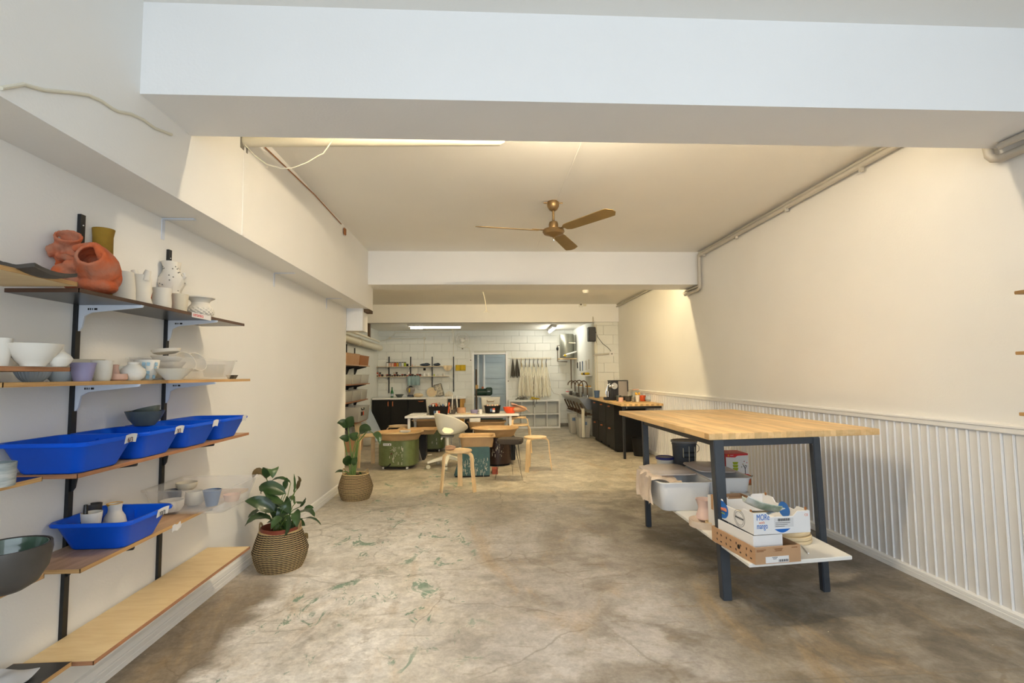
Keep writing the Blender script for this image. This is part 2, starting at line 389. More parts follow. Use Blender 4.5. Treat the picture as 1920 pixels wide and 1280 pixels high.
    for ax, pos in ((1, 2.18), (1, 5.3), (1, 8.6)):
        d = mth('ABSOLUTE', mth('SUBTRACT', mth('ADD', sx.outputs[ax], mth('MULTIPLY', mth('SUBTRACT', n3, .5), .012)), pos), 0); g = ramp(d, .003, .008, True); J = g if J is None else mth('MAXIMUM', J, g)
    c = mix(mth('MULTIPLY', J, .45), c, rgb(128, 114, 92))
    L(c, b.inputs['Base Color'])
    L(mth('ADD', mth('MULTIPLY', n2, .35), .32), b.inputs['Roughness']); b.inputs['Specular IOR Level'].default_value = .4
    bp = N(t, 'ShaderNodeBump'); bp.inputs['Strength'].default_value = .25; bp.inputs['Distance'].default_value = .003
    L(mth('SUBTRACT', mth('ADD', n3, n4), mth('MULTIPLY', mth('MAXIMUM', J, cr), 1.0)), bp.inputs['Height']); L(bp.outputs[0], b.inputs['Normal'])
    return m
M['floor'] = floor_mat()

# ------------------------------------------------------------------ the setting
XL, XR = -1.65, 2.74                 # wall faces of the shop
XLB, XRB = -2.6, 2.28                # wall faces of the back room
YB = 12.8                            # back wall
def s_(name, b, m, parent=None, **k): return struct(b.build(name, M[m] if isinstance(m, str) else m, parent, **k))
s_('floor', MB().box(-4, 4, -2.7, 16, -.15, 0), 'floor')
s_('ceiling', MB().box(-4, 4, -2.7, 2.14, 2.86, 3.05), 'ceil')
s_('ceiling', MB().box(-4, 4, 2.15, 6.5, 2.83, 3.05), 'ceil')
s_('ceiling', MB().box(-4, 4, 6.52, 10.3, 2.71, 3.05), 'ceil')
s_('ceiling', MB().box(-4, 4, 10.32, 13, 2.42, 3.05), 'ceil')
s_('wall_left', MB().box(-1.8, XL, -2.7, 6.22, 0, 2.89), 'wall')
s_('trim_1', MB().box(XL, -1.4, -2.7, 6.52, 2.125, 2.9), 'wall')        # boxed bulkhead along the left wall
s_('trim_2', MB().box(-1.41, XR, 2.1, 2.47, 2.465, 2.88), 'beam')       # front beam
s_('trim_3', MB().box(-1.41, XR, 6.24, 6.63, 2.415, 2.86), 'beam')      # middle beam
s_('trim_4', MB().box(XLB, XR, 10.13, 10.42, 2.35, 2.76), 'beam')       # far beam
s_('trim_5', MB().box(XLB, -1.462, 6.25, 6.50, 1.853, 2.125), 'beam')      # dropped lintel past the wall's end
wr = s_('wall_right', MB().box(XR, 2.9, -2.7, 10.2, 0, 2.9), 'wall')
s_('wall_left', MB().box(-2.8, XLB, 6.2, 12.8, 0, 2.9), 'block')
s_('wall_left', MB().box(-2.8, -1.8, 6.1, 6.22, 0, 2.9), 'wall')
s_('wall_right', MB().box(XRB, 2.9, 10.42, 12.8, 0, 2.9), 'block')
# painted block walls: each block a piece
def blocks(parent, x0, x1, y, z0, z1, holes=(), bw=.39, bh=.19, th=.02):
    shared = {}; row = 0; z = z0
    while z < z1-.03:
        h = min(bh, z1-z); x = x0-(bw/2 if row % 2 else 0)
        while x < x1-.01:
            a, c = max(x, x0), min(x+bw, x1)
            segs = [(a, c)]
            for hx0, hx1, hz in holes:
                if z < hz-.01: segs = [q for s0, s1 in segs for q in ((s0, min(s1, hx0)), (max(s0, hx1), s1)) if q[1]-q[0] > .02]
            for s0, s1 in segs:
                key = (round(s1-s0, 3), round(h, 3))
                if key not in shared:
                    o = MB().box(0.0015, key[0]-.0015, -th, 0, .0015, h-.0015).build('block', M['block'], parent, bevel=.002, bseg=1); shared[key] = o.data
                else:
                    o = bpy.data.objects.new('block', shared[key]); COL.objects.link(o); o.parent = parent
                o.location = (s0, y+random.uniform(-.0015, .0015), z)
            x += bw
        z += bh; row += 1
DX0, DX1, DZ = -.235, .555, 1.815        # doorway in the back wall
wb = MB().box(XLB-.1, DX0, YB, YB+.15, 0, 2.5); wb.box(DX1, XRB+.1, YB, YB+.15, 0, 2.5); wb.box(DX0, DX1, YB, YB+.15, DZ, 2.5)
wb = s_('wall_back', wb, 'joint'); blocks(wb, XLB, XRB, YB, 0, 2.42, [(DX0, DX1, DZ)])
pr = s_('wall_right', MB().box(2.24, XR+.1, 10.2, 10.42, 0, 2.71), 'joint'); blocks(pr, 2.24, XR, 10.2, 0, 2.71)
df = MB().box(DX0-.05, DX0, YB-.04, YB+.15, 0, DZ+.04); df.box(DX1, DX1+.05, YB-.04, YB+.15, 0, DZ+.04); df.box(DX0, DX1, YB-.04, YB+.15, DZ, DZ+.04)
s_('door_1', df, 'trim', bevel=.004)
# the room past the doorway: boarded wall, pale blue
M['bluewall'] = mat('bluish_boards', (196, 208, 214), .6, var=.03)
ww = s_('wall_far', MB().box(-1.6, 2.0, 14.6, 14.7, 0, 2.5), 'bluewall')
for k in range(16):
    o = MB().box(-1.2, 1.6, 14.575, 14.599, .006+.15*k, .15*k+.146).build('board', M['bluewall'], ww)
s_('wall_side', MB().box(-1.7, -1.6, 12.95, 14.7, 0, 2.5), 'bluewall'); s_('wall_side', MB().box(2.0, 2.1, 12.95, 14.7, 0, 2.5), 'bluewall')
s_('ceiling', MB().box(-1.7, 2.1, 12.95, 14.7, 2.4, 2.5), 'ceil')
for xx in (-.16, .01): s_('trim_6', MB().cyl((xx, 14.5), 0, 2.4, .035, seg=12), 'trim')

# wainscot: every board is a piece, bead on its edge
BP = .0635
prof0 = [(0, 0), (-.010, .002), (-.010, .046), (-.0112, .049), (-.0155, .0505), (-.0175, .0545), (-.0155, .0585), (-.0112, .060), (-.010, .0615), (0, .0625)]
prof = [(x, .0625-y) for x, y in prof0]
bb = MB().prism([(x, y) for x, y in prof], 'Z', .05, .972)
first = None; k = 0; y = 1.35
while y < 10.19:
    if first is None: o = bb.build('board', M['board'], wr, ang=30); first = o.data
    else: o = bpy.data.objects.new('board', first); COL.objects.link(o); o.parent = wr
    o.location = (XR+random.uniform(-.0012, .0012), y, 0); y += BP+(.0022 if k % 5 == 2 else 0); k += 1
rl = [(0, .966), (-.020, .966), (-.026, .972), (-.026, .996), (-.032, 1.0), (-.032, 1.010), (-.024, 1.016), (0, 1.018)]
s_('trim_7', MB().prism([(XR+a, z) for a, z in rl], 'Y', -2.6, 10.19), 'trim')
bs = [(0, 0), (-.034, 0), (-.034, .014), (-.031, .016), (-.034, .018), (-.034, .030), (-.030, .033), (-.032, .036), (-.030, .050), (-.022, .056), (0, .060)]
s_('baseboard_right', MB().prism([(XR+a, z) for a, z in bs], 'Y', -2.6, 10.19), 'trim', ang=20)
bl = [(0, 0), (.020, 0), (.020, .024), (.017, .027), (.020, .030), (.020, .050), (.016, .054), (.018, .060), (.014, .082), (0, .088)]
s_('baseboard_left', MB().prism([(XL+a, z) for a, z in bl], 'Y', -2.6, 6.2), 'trim', ang=20)
s_('baseboard_back', MB().box(.6, XRB, YB-.035, YB-.02, 0, .08), M['greybox'])
# corner bead seams of the ceiling and bulkhead
s_('trim_8', MB().box(.655, .675, 2.5, 6.22, 2.824, 2.83), 'ceil')
s_('trim_9', MB().box(-1.402, -1.3965, 3.0, 3.02, 2.13, 2.83), 'wall')

# ------------------------------------------------------------------ batten lights
M['tubewarm'] = mat('lit_warm_tube', (255, 240, 210), .4, emit=WARM, estr=1)
M['tubewarm2'] = mat('lit_warm_tube_far', (255, 236, 196), .4, emit=WARM2, estr=1)
M['tubecool'] = mat('lit_tube', (255, 255, 250), .4, emit=(1.0, .97, .86), estr=1)
def batten(label, cx, cy, cz, length, along, e, group, m='tubewarm', r=.013):
    t = thing('ceiling_light', label, 'light', (cx, cy, cz), 0 if along == 'X' else pi/2, group)
    MB().box(-length/2, length/2, -.03, .03, -.03, 0).build('housing', M['whiteplastic'], t, bevel=.005)
    mm = M[m].copy(); mm.node_tree.nodes['Principled BSDF'].inputs['Emission Strength'].default_value = e
    MB().tube([(-length/2+.03, 0, -.048), (length/2-.03, 0, -.048)], r, 12).build('tube', mm, t)
    for sx in (-1, 1): MB().cyl((sx*length*.36, 0), 0, .075, .006, seg=8).build('drop_rod', M['whiteplastic'], t)
    for sx in (-1, 1): MB().box(sx*(length/2-.02)-.012, sx*(length/2-.02)+.012, -.014, .014, -.065, -.028).build('lamp_holder', M['whiteplastic'], t)
    return t
batten('batten light on the ceiling close behind the front beam, on the left', -.35, 2.53, 2.75, 1.25, 'X', E_BAY1, 'battens behind the beams')
batten('unseen fill batten added close behind the front beam, in the middle', .50, 2.53, 2.75, .9, 'X', E_MID1, 'battens behind the beams')  # extra tube added to brighten the main bay
batten('batten light on the ceiling close behind the front beam, on the right', 1.78, 2.53, 2.75, 1.25, 'X', E_BAY1, 'battens behind the beams')
batten('batten light on the ceiling close behind the middle beam, on the left', -.3, 6.70, 2.64, 1.25, 'X', E_BAY2, 'battens behind the beams', 'tubewarm2')
batten('unseen fill batten added close behind the middle beam, in the middle', .60, 6.70, 2.64, .9, 'X', E_MID2, 'battens behind the beams', 'tubewarm2')  # extra tube added to lift the light level of the far bay
batten('batten light on the ceiling close behind the middle beam, on the right', 1.95, 6.70, 2.64, 1.25, 'X', E_BAY2, 'battens behind the beams', 'tubewarm2')
batten('unseen cool fill batten added in the room past the doorway', 1.5, 13.9, 2.33, 1.2, 'Y', 60, None, 'tubecool')  # added out of sight to brighten the boards past the doorway
# back room: long batten across on the left, short bright one on the right
p = pt(765, 611, 'Y', 11.2); q = pt(868, 611, 'Y', 11.2)
lb = thing('ceiling_light', 'long white fluorescent batten across the back room ceiling, left of the wall fan', 'light', ((p.x+q.x)/2, 11.2, 2.40))
Lh = (q.x-p.x)/2
MB().box(-Lh, Lh, -.06, .06, -.03, .02).build('housing', M['whiteplastic'], lb, bevel=.006)
mm = M['tubecool'].copy(); mm.node_tree.nodes['Principled BSDF'].inputs['Emission Strength'].default_value = 44.0
MB().tube([(-Lh+.06, 0, -.052), (-Lh+.32, 0, -.052)], .022, 12).build('tube', mm, lb, )
mm = M['tubecool'].copy(); mm.node_tree.nodes['Principled BSDF'].inputs['Emission Strength'].default_value = 3.0
MB().tube([(-Lh+.33, 0, -.05), (Lh-.05, 0, -.05)], .02, 12).build('diffuser', mm, lb)
a = pt(1030, 621, 'Z', 2.36); c = pt(1045, 609, 'Z', 2.36)
rb = thing('ceiling_light', 'bright white tube light on the back room ceiling near the water heater', 'light', (a.x, a.y, 2.36)); rb.rotation_euler = (0, 0, math.atan2(c.y-a.y, c.x-a.x))
ln = 1.1
MB().box(-.05, ln, -.045, .045, 0, .05).build('housing', M['whiteplastic'], rb, bevel=.006)
mm = M['tubecool'].copy(); mm.node_tree.nodes['Principled BSDF'].inputs['Emission Strength'].default_value = E_BACK
MB().tube([(0, 0, -.022), (ln-.06, 0, -.022)], .022, 12).build('tube', mm, rb)

# ------------------------------------------------------------------ pipes, cables, conduits
def conduit(name, label, cat, pts, r, m, seg=10, clips=()):
    t = thing(name, label, cat, (0, 0, 0)); MB().tube(pts, r, seg).build('pipe', M[m], t)
    for c in clips: MB().box(c[0]-.015, c[0]+.015, c[1]-.012, c[1]+.012, c[2]-.02, c[2]+.02).build('clip', M[m], t, bevel=.003)
    return t
cl = [(2.70, yy, 2.74) for yy in (3.4, 4.3, 5.2, 6.0)]
conduit('conduit', 'upper grey conduit along the right wall under the ceiling, turning down the middle beam', 'pipe',
        [(2.715, 2.5, 2.805), (2.715, 6.17, 2.80), (2.715, 6.20, 2.78), (2.715, 6.21, 2.42), (2.715, 6.23, 2.395), (2.715, 6.5, 2.392), (2.715, 6.64, 2.392)], .014, 'pipegrey')
conduit('conduit', 'lower grey conduit along the right wall with wall clips', 'pipe',
        [(2.70, 2.5, 2.765), (2.70, 6.10, 2.765), (2.70, 6.135, 2.75), (2.70, 6.145, 2.70), (2.70, 6.15, 2.40), (2.70, 6.16, 2.36), (2.70, 6.2, 2.345), (2.70, 6.62, 2.345), (2.70, 6.65, 2.37)], .02, 'pipegrey', clips=cl)
conduit('conduit', 'grey conduit ends under the right end of the front beam', 'pipe', [(2.70, 2.52, 2.58), (2.70, 2.50, 2.44), (2.70, 2.48, 2.415), (2.70, 2.44, 2.40), (2.70, 1.2, 2.40)], .022, 'pipegrey')
conduit('conduit', 'short blue-grey pipe beside the conduit under the front beam', 'pipe', [(2.65, 2.40, 2.445), (2.65, 1.2, 2.445)], .018, 'pipegrey')
conduit('conduit', 'conduit in the far bay of the right wall bending down the pier', 'pipe',
        [(2.71, 6.7, 2.66), (2.71, 10.12, 2.66), (2.68, 10.16, 2.65), (2.3, 10.165, 2.64), (2.23, 10.165, 2.60), (2.215, 10.165, 2.52), (2.215, 10.1, 2.33)], .014, 'pipegrey')
conduit('conduit', 'upper conduit in the far bay of the right wall', 'pipe', [(2.71, 6.8, 2.695), (2.71, 10.18, 2.695)], .010, 'pipegrey')
# white round pipe hung below the ceiling of the main bay, with a loop of flex
t = thing('ceiling_pipe', 'thick white round pipe hanging below the ceiling behind the front beam', 'pipe', (0, 0, 0))
pa, pb = pt(457, 265, 'Y', 3.0), pt(937, 263, 'Y', 3.0)
MB().tube([pa, pb], .032, 16).build('pipe', M['pipewhite'], t)
MB().tube([pb, pb+Vector((.03, 0, 0))], .024, 12, rs=[.03, .012]).build('end_cap', M['pipewhite'], t)
MB().box(pa.x-.012, pa.x+.004, 2.955, 3.045, pa.z-.055, pa.z+.06).build('wall_bracket', M['greybox'], t)
for f in (.25, .75):
    q = pa.lerp(pb, f); MB().box(q.x-.01, q.x+.01, 2.99, 3.01, q.z, 2.83).build('hanger', M['pipewhite'], t)
cp = [(460, 272), (478, 292), (500, 308), (528, 316), (548, 315), (575, 305), (600, 290), (606, 288), (620, 268), (629, 256)]
tag(MB().tube([pt(a, b_, 'Y', 2.94) for a, b_ in cp], .0035, 6).build('cable', M['pipewhite']), 'thin white flex hanging in a loop from the white ceiling pipe', 'cable')
cp = [(2, 165), (20, 162), (45, 158), (62, 163), (85, 169), (130, 173), (165, 178), (190, 189), (210, 203), (222, 209), (245, 213), (268, 224), (290, 240), (322, 252)]
cv = [pt(a, b_, 'X', -1.395) for a, b_ in cp]
tag(MB().tube(cv, .006, 8).build('cable', M['pipewhite']), 'white cable pinned in waves along the bulkhead at upper left', 'cable')
cp = [(497, 276), (540, 317), (590, 365), (640, 420)]
tag(MB().tube([pt(a, b_, 'X', -1.39) for a, b_ in cp], .004, 6).build('cable', M['kraftbrown']), 'brown cable run along the top of the left bulkhead under the ceiling', 'cable')
q = pt(646, 434, 'X', -1.39); tag(MB().box(q.x-.004, q.x+.012, q.y-.03, q.y+.03, q.z-.035, q.z+.035).build('junction_box', M['kraftbrown'], bevel=.006), 'small tan box at the end of the brown ceiling cable', 'junction box')
cp = [(905, 545), (909, 560), (912, 582)]
t = thing('cable', 'short loose white cable end hanging from the ceiling of the far bay', 'cable', (0, 0, 0))
MB().tube([pt(a, b_, 'Y', 8.6) for a, b_ in cp], .006, 6).build('flex', M['pipewhite'], t)
for dx in (-5, 0, 6): MB().tube([pt(912, 581, 'Y', 8.6), pt(912+dx, 586, 'Y', 8.6)], .004, 5).build('wire', M['pipewhite'], t)
q = pt(1098, 544, 'Z', 2.71); t = thing('smoke_detector', 'round white smoke detector on the ceiling of the far bay', 'smoke detector', (q.x, q.y, 2.71)); MB().lathe([(.001, -.05), (.035, -.05), (.05, -.03), (.055, 0)]).build('body', M['whiteplastic'], t)
q = pt(1090, 571, 'Y', 10.12); t = thing('alarm_sounder', 'small white box with round dark eye on the far beam near the conduit', 'alarm', (q.x, 10.12, q.z))
MB().box(-.05, .02, -.03, 0, -.05, .05).build('body', M['whiteplastic'], t, bevel=.006); MB().tube([(-.015, -.03, 0), (-.015, -.04, 0)], .02, 12).build('eye', M['greybox'], t)
MB().box(.04, .10, -.02, 0, -.03, .03).build('backplate', M['pipewhite'], t, bevel=.004)
# L brackets under the bulkhead
for i, (px, py, lb_) in enumerate([(306, 404, 'white L bracket under the bulkhead, nearest to the shelves'), (514, 508, 'white L bracket under the bulkhead, middle one of three'), (612, 555, 'white L bracket under the bulkhead, farthest from the shelves')]):
    q = pt(px, py, 'X', XL); t = thing('angle_bracket', lb_, 'bracket', (XL, q.y, 2.124), group='brackets under the bulkhead')
    MB().box(.0, .004, -.012, .012, -.11, -.004).build('leg', M['brwhite'], t); MB().box(.004, .16, -.012, .012, -.006, -.001).build('leg', M['brwhite'], t)
tag(MB().box(-1.52, -1.395, 6.30, 6.50, 2.085, 2.122).build('wood_offcut', M['strap']), 'dark flat board under the far end of the left bulkhead', 'board')

# ------------------------------------------------------------------ left wall shelving
X0, XF = XL+.006, -1.39
def upright(y, z0, z1, label):
    t = thing('shelf_upright', label, 'shelf upright', (XL, y, 0), group='black slotted shelf uprights')
    b = MB().box(0, .014, -.0125, -.0095, z0, z1); b.box(0, .014, .0095, .0125, z0, z1); b.box(0, .004, -.0095, .0095, z0, z1); b.box(.0125, .014, -.0095, .0095, z0, z1)
    b.build('rail', M['black'], t)
    for z in (z1-.045, z0+.05): MB().sphere((.0145, 0, z), .004, seg=8, rg=5).build('screw', M['chrome'], t)
    return t
def bracket(y, z, m, label, L=.245, plate=False, group=None):
    t = thing('shelf_bracket', label, 'shelf bracket', (XL+.0155, y, z), group=group)
    poly = [(0, 0), (L, 0), (L+.003, -.003), (L, -.010), (.05, -.030), (.022, -.045), (.014, -.090), (.004, -.105), (0, -.105)]
    MB().prism(poly, 'Y', -.004, .004).build('arm', M[m], t)
    MB().box(.004, L, -.008, .008, -.0025, .0).build('flange', M[m], t)
    if plate:
        for k, (a, w_) in enumerate([(.035, .006), (.044, .004), (.052, .003), (.06, .012)]): MB().box(a, a+w_, -.0048, -.004, -.020, -.012).build('stamp', M['inkblack'], t)
    return t
U = (2.148, 2.733)
upright(U[0], .22, 1.973, 'black slotted upright on the left wall, between the terracotta sculpture and the camera side')
upright(U[1], .22, 1.972, 'black slotted upright on the left wall, behind the spotted white vase')
TH = .014
shelf = {}
def board(y0, y1, ztop, m, edge, label, xf=XF, th=TH, name='shelf_board'):
    t = thing(name, label, 'shelf', (X0+.01, y0, ztop-th)); d = xf-X0-.01; l = y1-y0
    MB().box(0, d-.002, 0.002, l-.002, 0, th).build('panel', M[m], t)
    b = MB().box(d-.002, d, 0, l, 0, th); b.box(0, d, 0, .002, 0, th); b.box(0, d, l-.002, l, 0, th); b.build('edge', M[edge], t)
    return t
SH = dict(s1=1.613, s2=1.292, s3=.975, s4=.648, s5=.300)
board(1.82, 3.04, SH['s1'], 'filmblack', 'edgebrown', 'top shelf of the left wall, black laminate board carrying the terracotta sculpture')
board(1.56, 3.13, SH['s2'], 'ply', 'plyedge', 'second shelf of the left wall, pale plywood carrying white bowls and cups')
board(1.85, 3.13, SH['s3'], 'plyr', 'plyedge_dark', 'third shelf of the left wall, plywood under the row of four blue tubs')
board(1.88, 3.14, SH['s4'], 'plyr', 'plyedge', 'fourth shelf of the left wall, plywood under one blue tub and a clear tub')
board(1.96, 3.18, SH['s5'], 'ply', 'plyedge_dark', 'lowest shelf of the left wall, empty yellow plywood just above the floor')
for nm, m, cc in (('s1', 'brwhite', 'white'), ('s2', 'brwhite', 'white'), ('s3', 'black', 'black'), ('s4', 'black', 'black'), ('s5', 'black', 'black')):
    for i, y in enumerate(U):
        wh = {'s1': 'black top shelf', 's2': 'second shelf', 's3': 'shelf of the four blue tubs', 's4': 'fourth shelf', 's5': 'lowest empty shelf'}[nm]
        bracket(y, SH[nm]-TH, m, '%s shelf bracket under the %s, on the %s upright' % (cc, wh, ('nearer', 'farther')[i]), plate=(m == 'brwhite'), L=(.215 if nm == 's5' else .245), group='brackets of the left wall shelves')
# shelf unit nearer the camera, cut by the frame
board(.75, 1.815, 1.632, 'ply', 'plyedge', 'plywood shelf end at the far left edge with the curved dark dish', name='shelf_board')
board(.75, 1.80, 1.340, 'plyr', 'plyedge_dark', 'reddish plywood shelf end at the left edge under the big white bowl')
board(.75, 1.71, .995, 'filmblack', 'plyedge', 'black faced shelf end at the left edge under the marbled cylinder')
board(.75, 1.735, .688, 'filmblack', 'plyedge', 'black faced shelf end at the left edge under the large green glazed bowl')
board(.75, 1.93, .318, 'filmblack', 'plyedge', 'black faced board on the lowest shelf at the bottom left corner', xf=-1.44)
t = upright(1.05, .25, 1.9, 'black upright with arms carrying the nearer shelves at the left edge of the frame')
for z in (1.618, 1.326, .981, .674): MB().prism([(.015, 0), (.245, 0), (.05, -.03), (.015, -.10)], 'Y', -.004, .004).build('arm', M['black'], t, loc=(0, 0, z))

# ------------------------------------------------------------------ pots
def pot(name, label, cat, loc, prof, m, seg=28, wall=None, sx=1, sy=1, wob=None, group=None, rot=0, tilt=None, parts=None):
    """open vessel: outer profile bottom to rim, then a wall thickness inside"""
    w_ = wall or max(.003, prof[-1][0]*.06)
    inn = [(max(r-w_, .001), z) for r, z in prof if z > prof[0][1]+w_*1.5]
    full = [(prof[0][0]*.98, prof[0][1])]+list(prof)+list(reversed(inn))+[(max(.001, (inn[0][0])*.6), prof[0][1]+w_*1.5)]
    b = MB().lathe(full, seg=seg, sx=sx, sy=sy, wob=wob)
    if parts:
        t = thing(name, label, cat, loc, rot, group); b.build('body', m, t); parts(t); o = t
    else:
        o = tag(b.build(name, m), label, cat, group); o.location = loc; o.rotation_euler = (0, 0, rot)
    if tilt: o.rotation_euler = tilt
    return o
def on(px, py, z):  # foot of a thing seen at that pixel on a level
    q = pt(px, py, 'Z', z); return q.x, q.y
def bowlprof(R_, h, foot=.45, bulge=.6, n=8):
    return [(R_*foot, 0), (R_*foot, h*.06)]+[(R_*(foot+(1-foot)*(1-(1-k/n)**(1/bulge) if bulge > 1 else (k/n)**bulge)), h*(.06+.94*k/n)) for k in range(1, n+1)]

z1, z2, z3, z4 = SH['s1'], SH['s2'], SH['s3'], SH['s4']
# terracotta sculpture: one fused mass of swollen forms and flaring mouths
def sculpture():
    b = MB()
    def q(px, py, y=2.02): return pt(px, py, 'Y', y)
    def blob(px, py, y, r, ry=None, rz=None): b.sphere(q(px, py, y), r, ry or r, rz or r, 20, 14)
    def cup(pts, rs, wall, depth):
        """hollow flare: outer skin along the path, inner skin back down"""
        pts = [Vector(p) for p in pts]; fr = []; n = Vector((0, 1, .1)).normalized()
        for i, p in enumerate(pts):
            t = (pts[min(i+1, len(pts)-1)]-pts[max(i-1, 0)]).normalized(); n = (n-t*n.dot(t)).normalized(); fr.append((p, n.copy(), t.cross(n)))
        def ring(f, r): return [f[0]+f[1]*r*cos(2*pi*k/24)*(1+.06*sin(2*k))+f[2]*r*sin(2*pi*k/24) for k in range(24)]
        b.loft([ring(f, r) for f, r in zip(fr, rs)]+[ring(f, max(.004, r-wall)) for f, r in list(zip(fr, rs))[::-1][:depth]])
    # body at the right with a deep open mouth turned to the front left
    cup([q(196, 530, 2.05), q(190, 515, 2.03), q(182, 498, 2.0), q(174, 484, 1.965), q(168, 476, 1.94)], [.040, .066, .070, .058, .046], .012, 4)
    blob(196, 520, 2.04, .052, .065, .055); blob(182, 538, 2.02, .065, .07, .030); blob(208, 512, 2.03, .024, .05, .040)
    # lower left cone and shell
    blob(122, 512, 1.98, .040, .045, .038); blob(134, 498, 1.97, .026, .03, .024); blob(105, 520, 2.0, .05, .06, .018); blob(150, 530, 2.02, .05, .06, .04)
    cup([q(112, 512, 2.06), q(100, 502, 2.04), q(88, 495, 2.02), q(76, 494, 2.0)], [.034, .036, .036, .034], .011, 3)
    # neck carrying the upper cup and the left spout
    blob(140, 478, 2.05, .030, .035, .028); blob(152, 488, 2.05, .030, .04, .026); blob(128, 486, 2.04, .028, .035, .020)
    cup([q(140, 484, 2.06), q(136, 472, 2.05), q(131, 460, 2.04), q(128, 449, 2.03), q(128, 441, 2.02)], [.034, .026, .032, .043, .046], .010, 4)
    cup([q(128, 466, 2.05), q(113, 463, 2.03), q(99, 466, 2.01), q(88, 470, 1.99), q(80, 472, 1.98)], [.020, .022, .025, .027, .026], .009, 3)
    # ridge and pointed lip over the mouth
    b.tube([q(142, 466, 2.0), q(158, 462, 1.98), q(172, 459, 1.965), q(182, 457, 1.96)], 0, 12, True, [.016, .014, .012, .006])
    b.tube([q(180, 458, 1.96), q(188, 470, 1.97), q(196, 484, 1.985), q(204, 500, 2.0)], 0, 12, True, [.010, .018, .022, .024])
    b.tube([q(108, 480, 2.02), q(125, 482, 2.0), q(140, 490, 1.98), q(150, 500, 1.975)], 0, 12, True, [.014, .014, .014, .012])
    for v_i, v in enumerate(b.v): b.v[v_i] = (max(v[0], XL+.02), v[1], max(v[2], z1-.02))
    o = b.build('clay_sculpture', M['terra'])
    applied(o, [('REMESH', dict(mode='VOXEL', voxel_size=.0045)), ('SMOOTH', dict(factor=.5, iterations=5))])
    for v in o.data.vertices:
        if v.co.z < z1+.003: v.co.z = z1+.001
    return tag(o, 'large terracotta sculpture of fused flaring vessels on the black top shelf', 'sculpture')
sculpture()
x, y = -1.56, 2.24
q = pt(194, 430, 'Y', y); hh = q.z-z1; R_ = (pt(211, 430, 'Y', y).x-pt(178, 430, 'Y', y).x)/2
pot('vase', 'tall ochre coiled cylinder vase standing behind the terracotta sculpture', 'vase', (q.x, y, z1), [(R_*1.1, 0), (R_*1.12, hh*.2), (R_*1.05, hh*.4), (R_*1.1, hh*.55), (R_*.98, hh*.75), (R_, hh*.9), (R_*1.12, hh)], M['mustard'], wall=.006, wob=lambda a, z: .03*sin(z*160+a))
def by_px(name, label, cat, pxc, pxl, pxr, ytop, ybot, xc, z, prof, m, **k):
    """pot whose width and height come from its outline at wall distance xc (world X of its axis); prof is relative: r in rim half widths, z 0..1"""
    c = pt(pxc, ybot, 'X', xc); y = c.y
    for _ in range(1): pass
    hw = abs(pt(pxr, ybot, 'Y', y).x-pt(pxl, ybot, 'Y', y).x)/2; zt = pt(pxc, ytop, 'Y', y).z
    c = pt(pxc, ybot, 'Y', y); h = zt-z
    return pot(name, label, cat, (c.x, y, z+.0005), [(r*hw, zz*h) for r, zz in prof], M[m], **k)
# white pots of the top shelf
def place(y, px, pxl, pxr, pyt, z):
    """centre x, half width and height at depth y"""
    c = pt(px, pyt, 'Y', y); hw = (pt(pxr, pyt, 'Y', y).x-pt(pxl, pyt, 'Y', y).x)/2
    return c.x, hw, c.z-z
def potd(name, label, cat, y, px, pxl, pxr, pyt, z, prof, m, **k):
    x, hw, h = place(y, px, pxl, pxr, pyt, z)
    return pot(name, label, cat, (x, y, z+.0005), [(r*hw, zz*h) for r, zz in prof], M[m] if isinstance(m, str) else m, **k)
STR = [(.96, 0), (.97, .3), (.98, .7), (1, 1)]
potd('vase', 'pale ridged straight pot beside the terracotta sculpture', 'vase', 2.30, 232, 211, 252, 510, z1, [(1.0, 0), (1.0, .2), (.98, .5), (.9, .8), (.8, 1)], 'bisque', wob=lambda a, z: .012*sin(z*500))
potd('vase', 'white lumpy vase with two horns in front of an orange piece on the top shelf', 'vase', 2.38, 267, 250, 286, 516, z1, [(.85, 0), (1, .15), (.85, .35), (.95, .55), (.8, .75), (.9, .9), (.75, 1)], 'bisque', wob=lambda a, z: .08*sin(3*a+z*60)+.05*sin(z*130),
     parts=lambda t: [MB().tube([(sx*.02, -.01, .13), (sx*.027, -.01, .16), (sx*.032, -.01, .175)], 0, 12, True, [.018, .015, .012]).build('horn', M['bisque'], t) for sx in (-1, 1)])
potd('ornament', 'orange glazed piece showing behind the horned white vase', 'ornament', 2.52, 274, 262, 301, 520, z1, [(1, 0), (1, .3), (.7, .62), (.3, .85), (.12, 1)], 'orange')
potd('cup', 'tall smooth white cup with flared rim on the top shelf', 'cup', 2.50, 304, 287, 322, 541, z1, [(.72, 0), (.92, .12), (.96, .4), (.88, .75), (1, 1)], 'bisque')
SPP = [(.86, 0), (1.0, .12), (1.02, .26), (.84, .40), (.80, .48), (1.0, .60), (1.02, .70), (.78, .82), (.74, .90), (.80, 1)]
def spw(a, z): return .10*sin(2*a+z*40)+.05*sin(5*a+z*70)
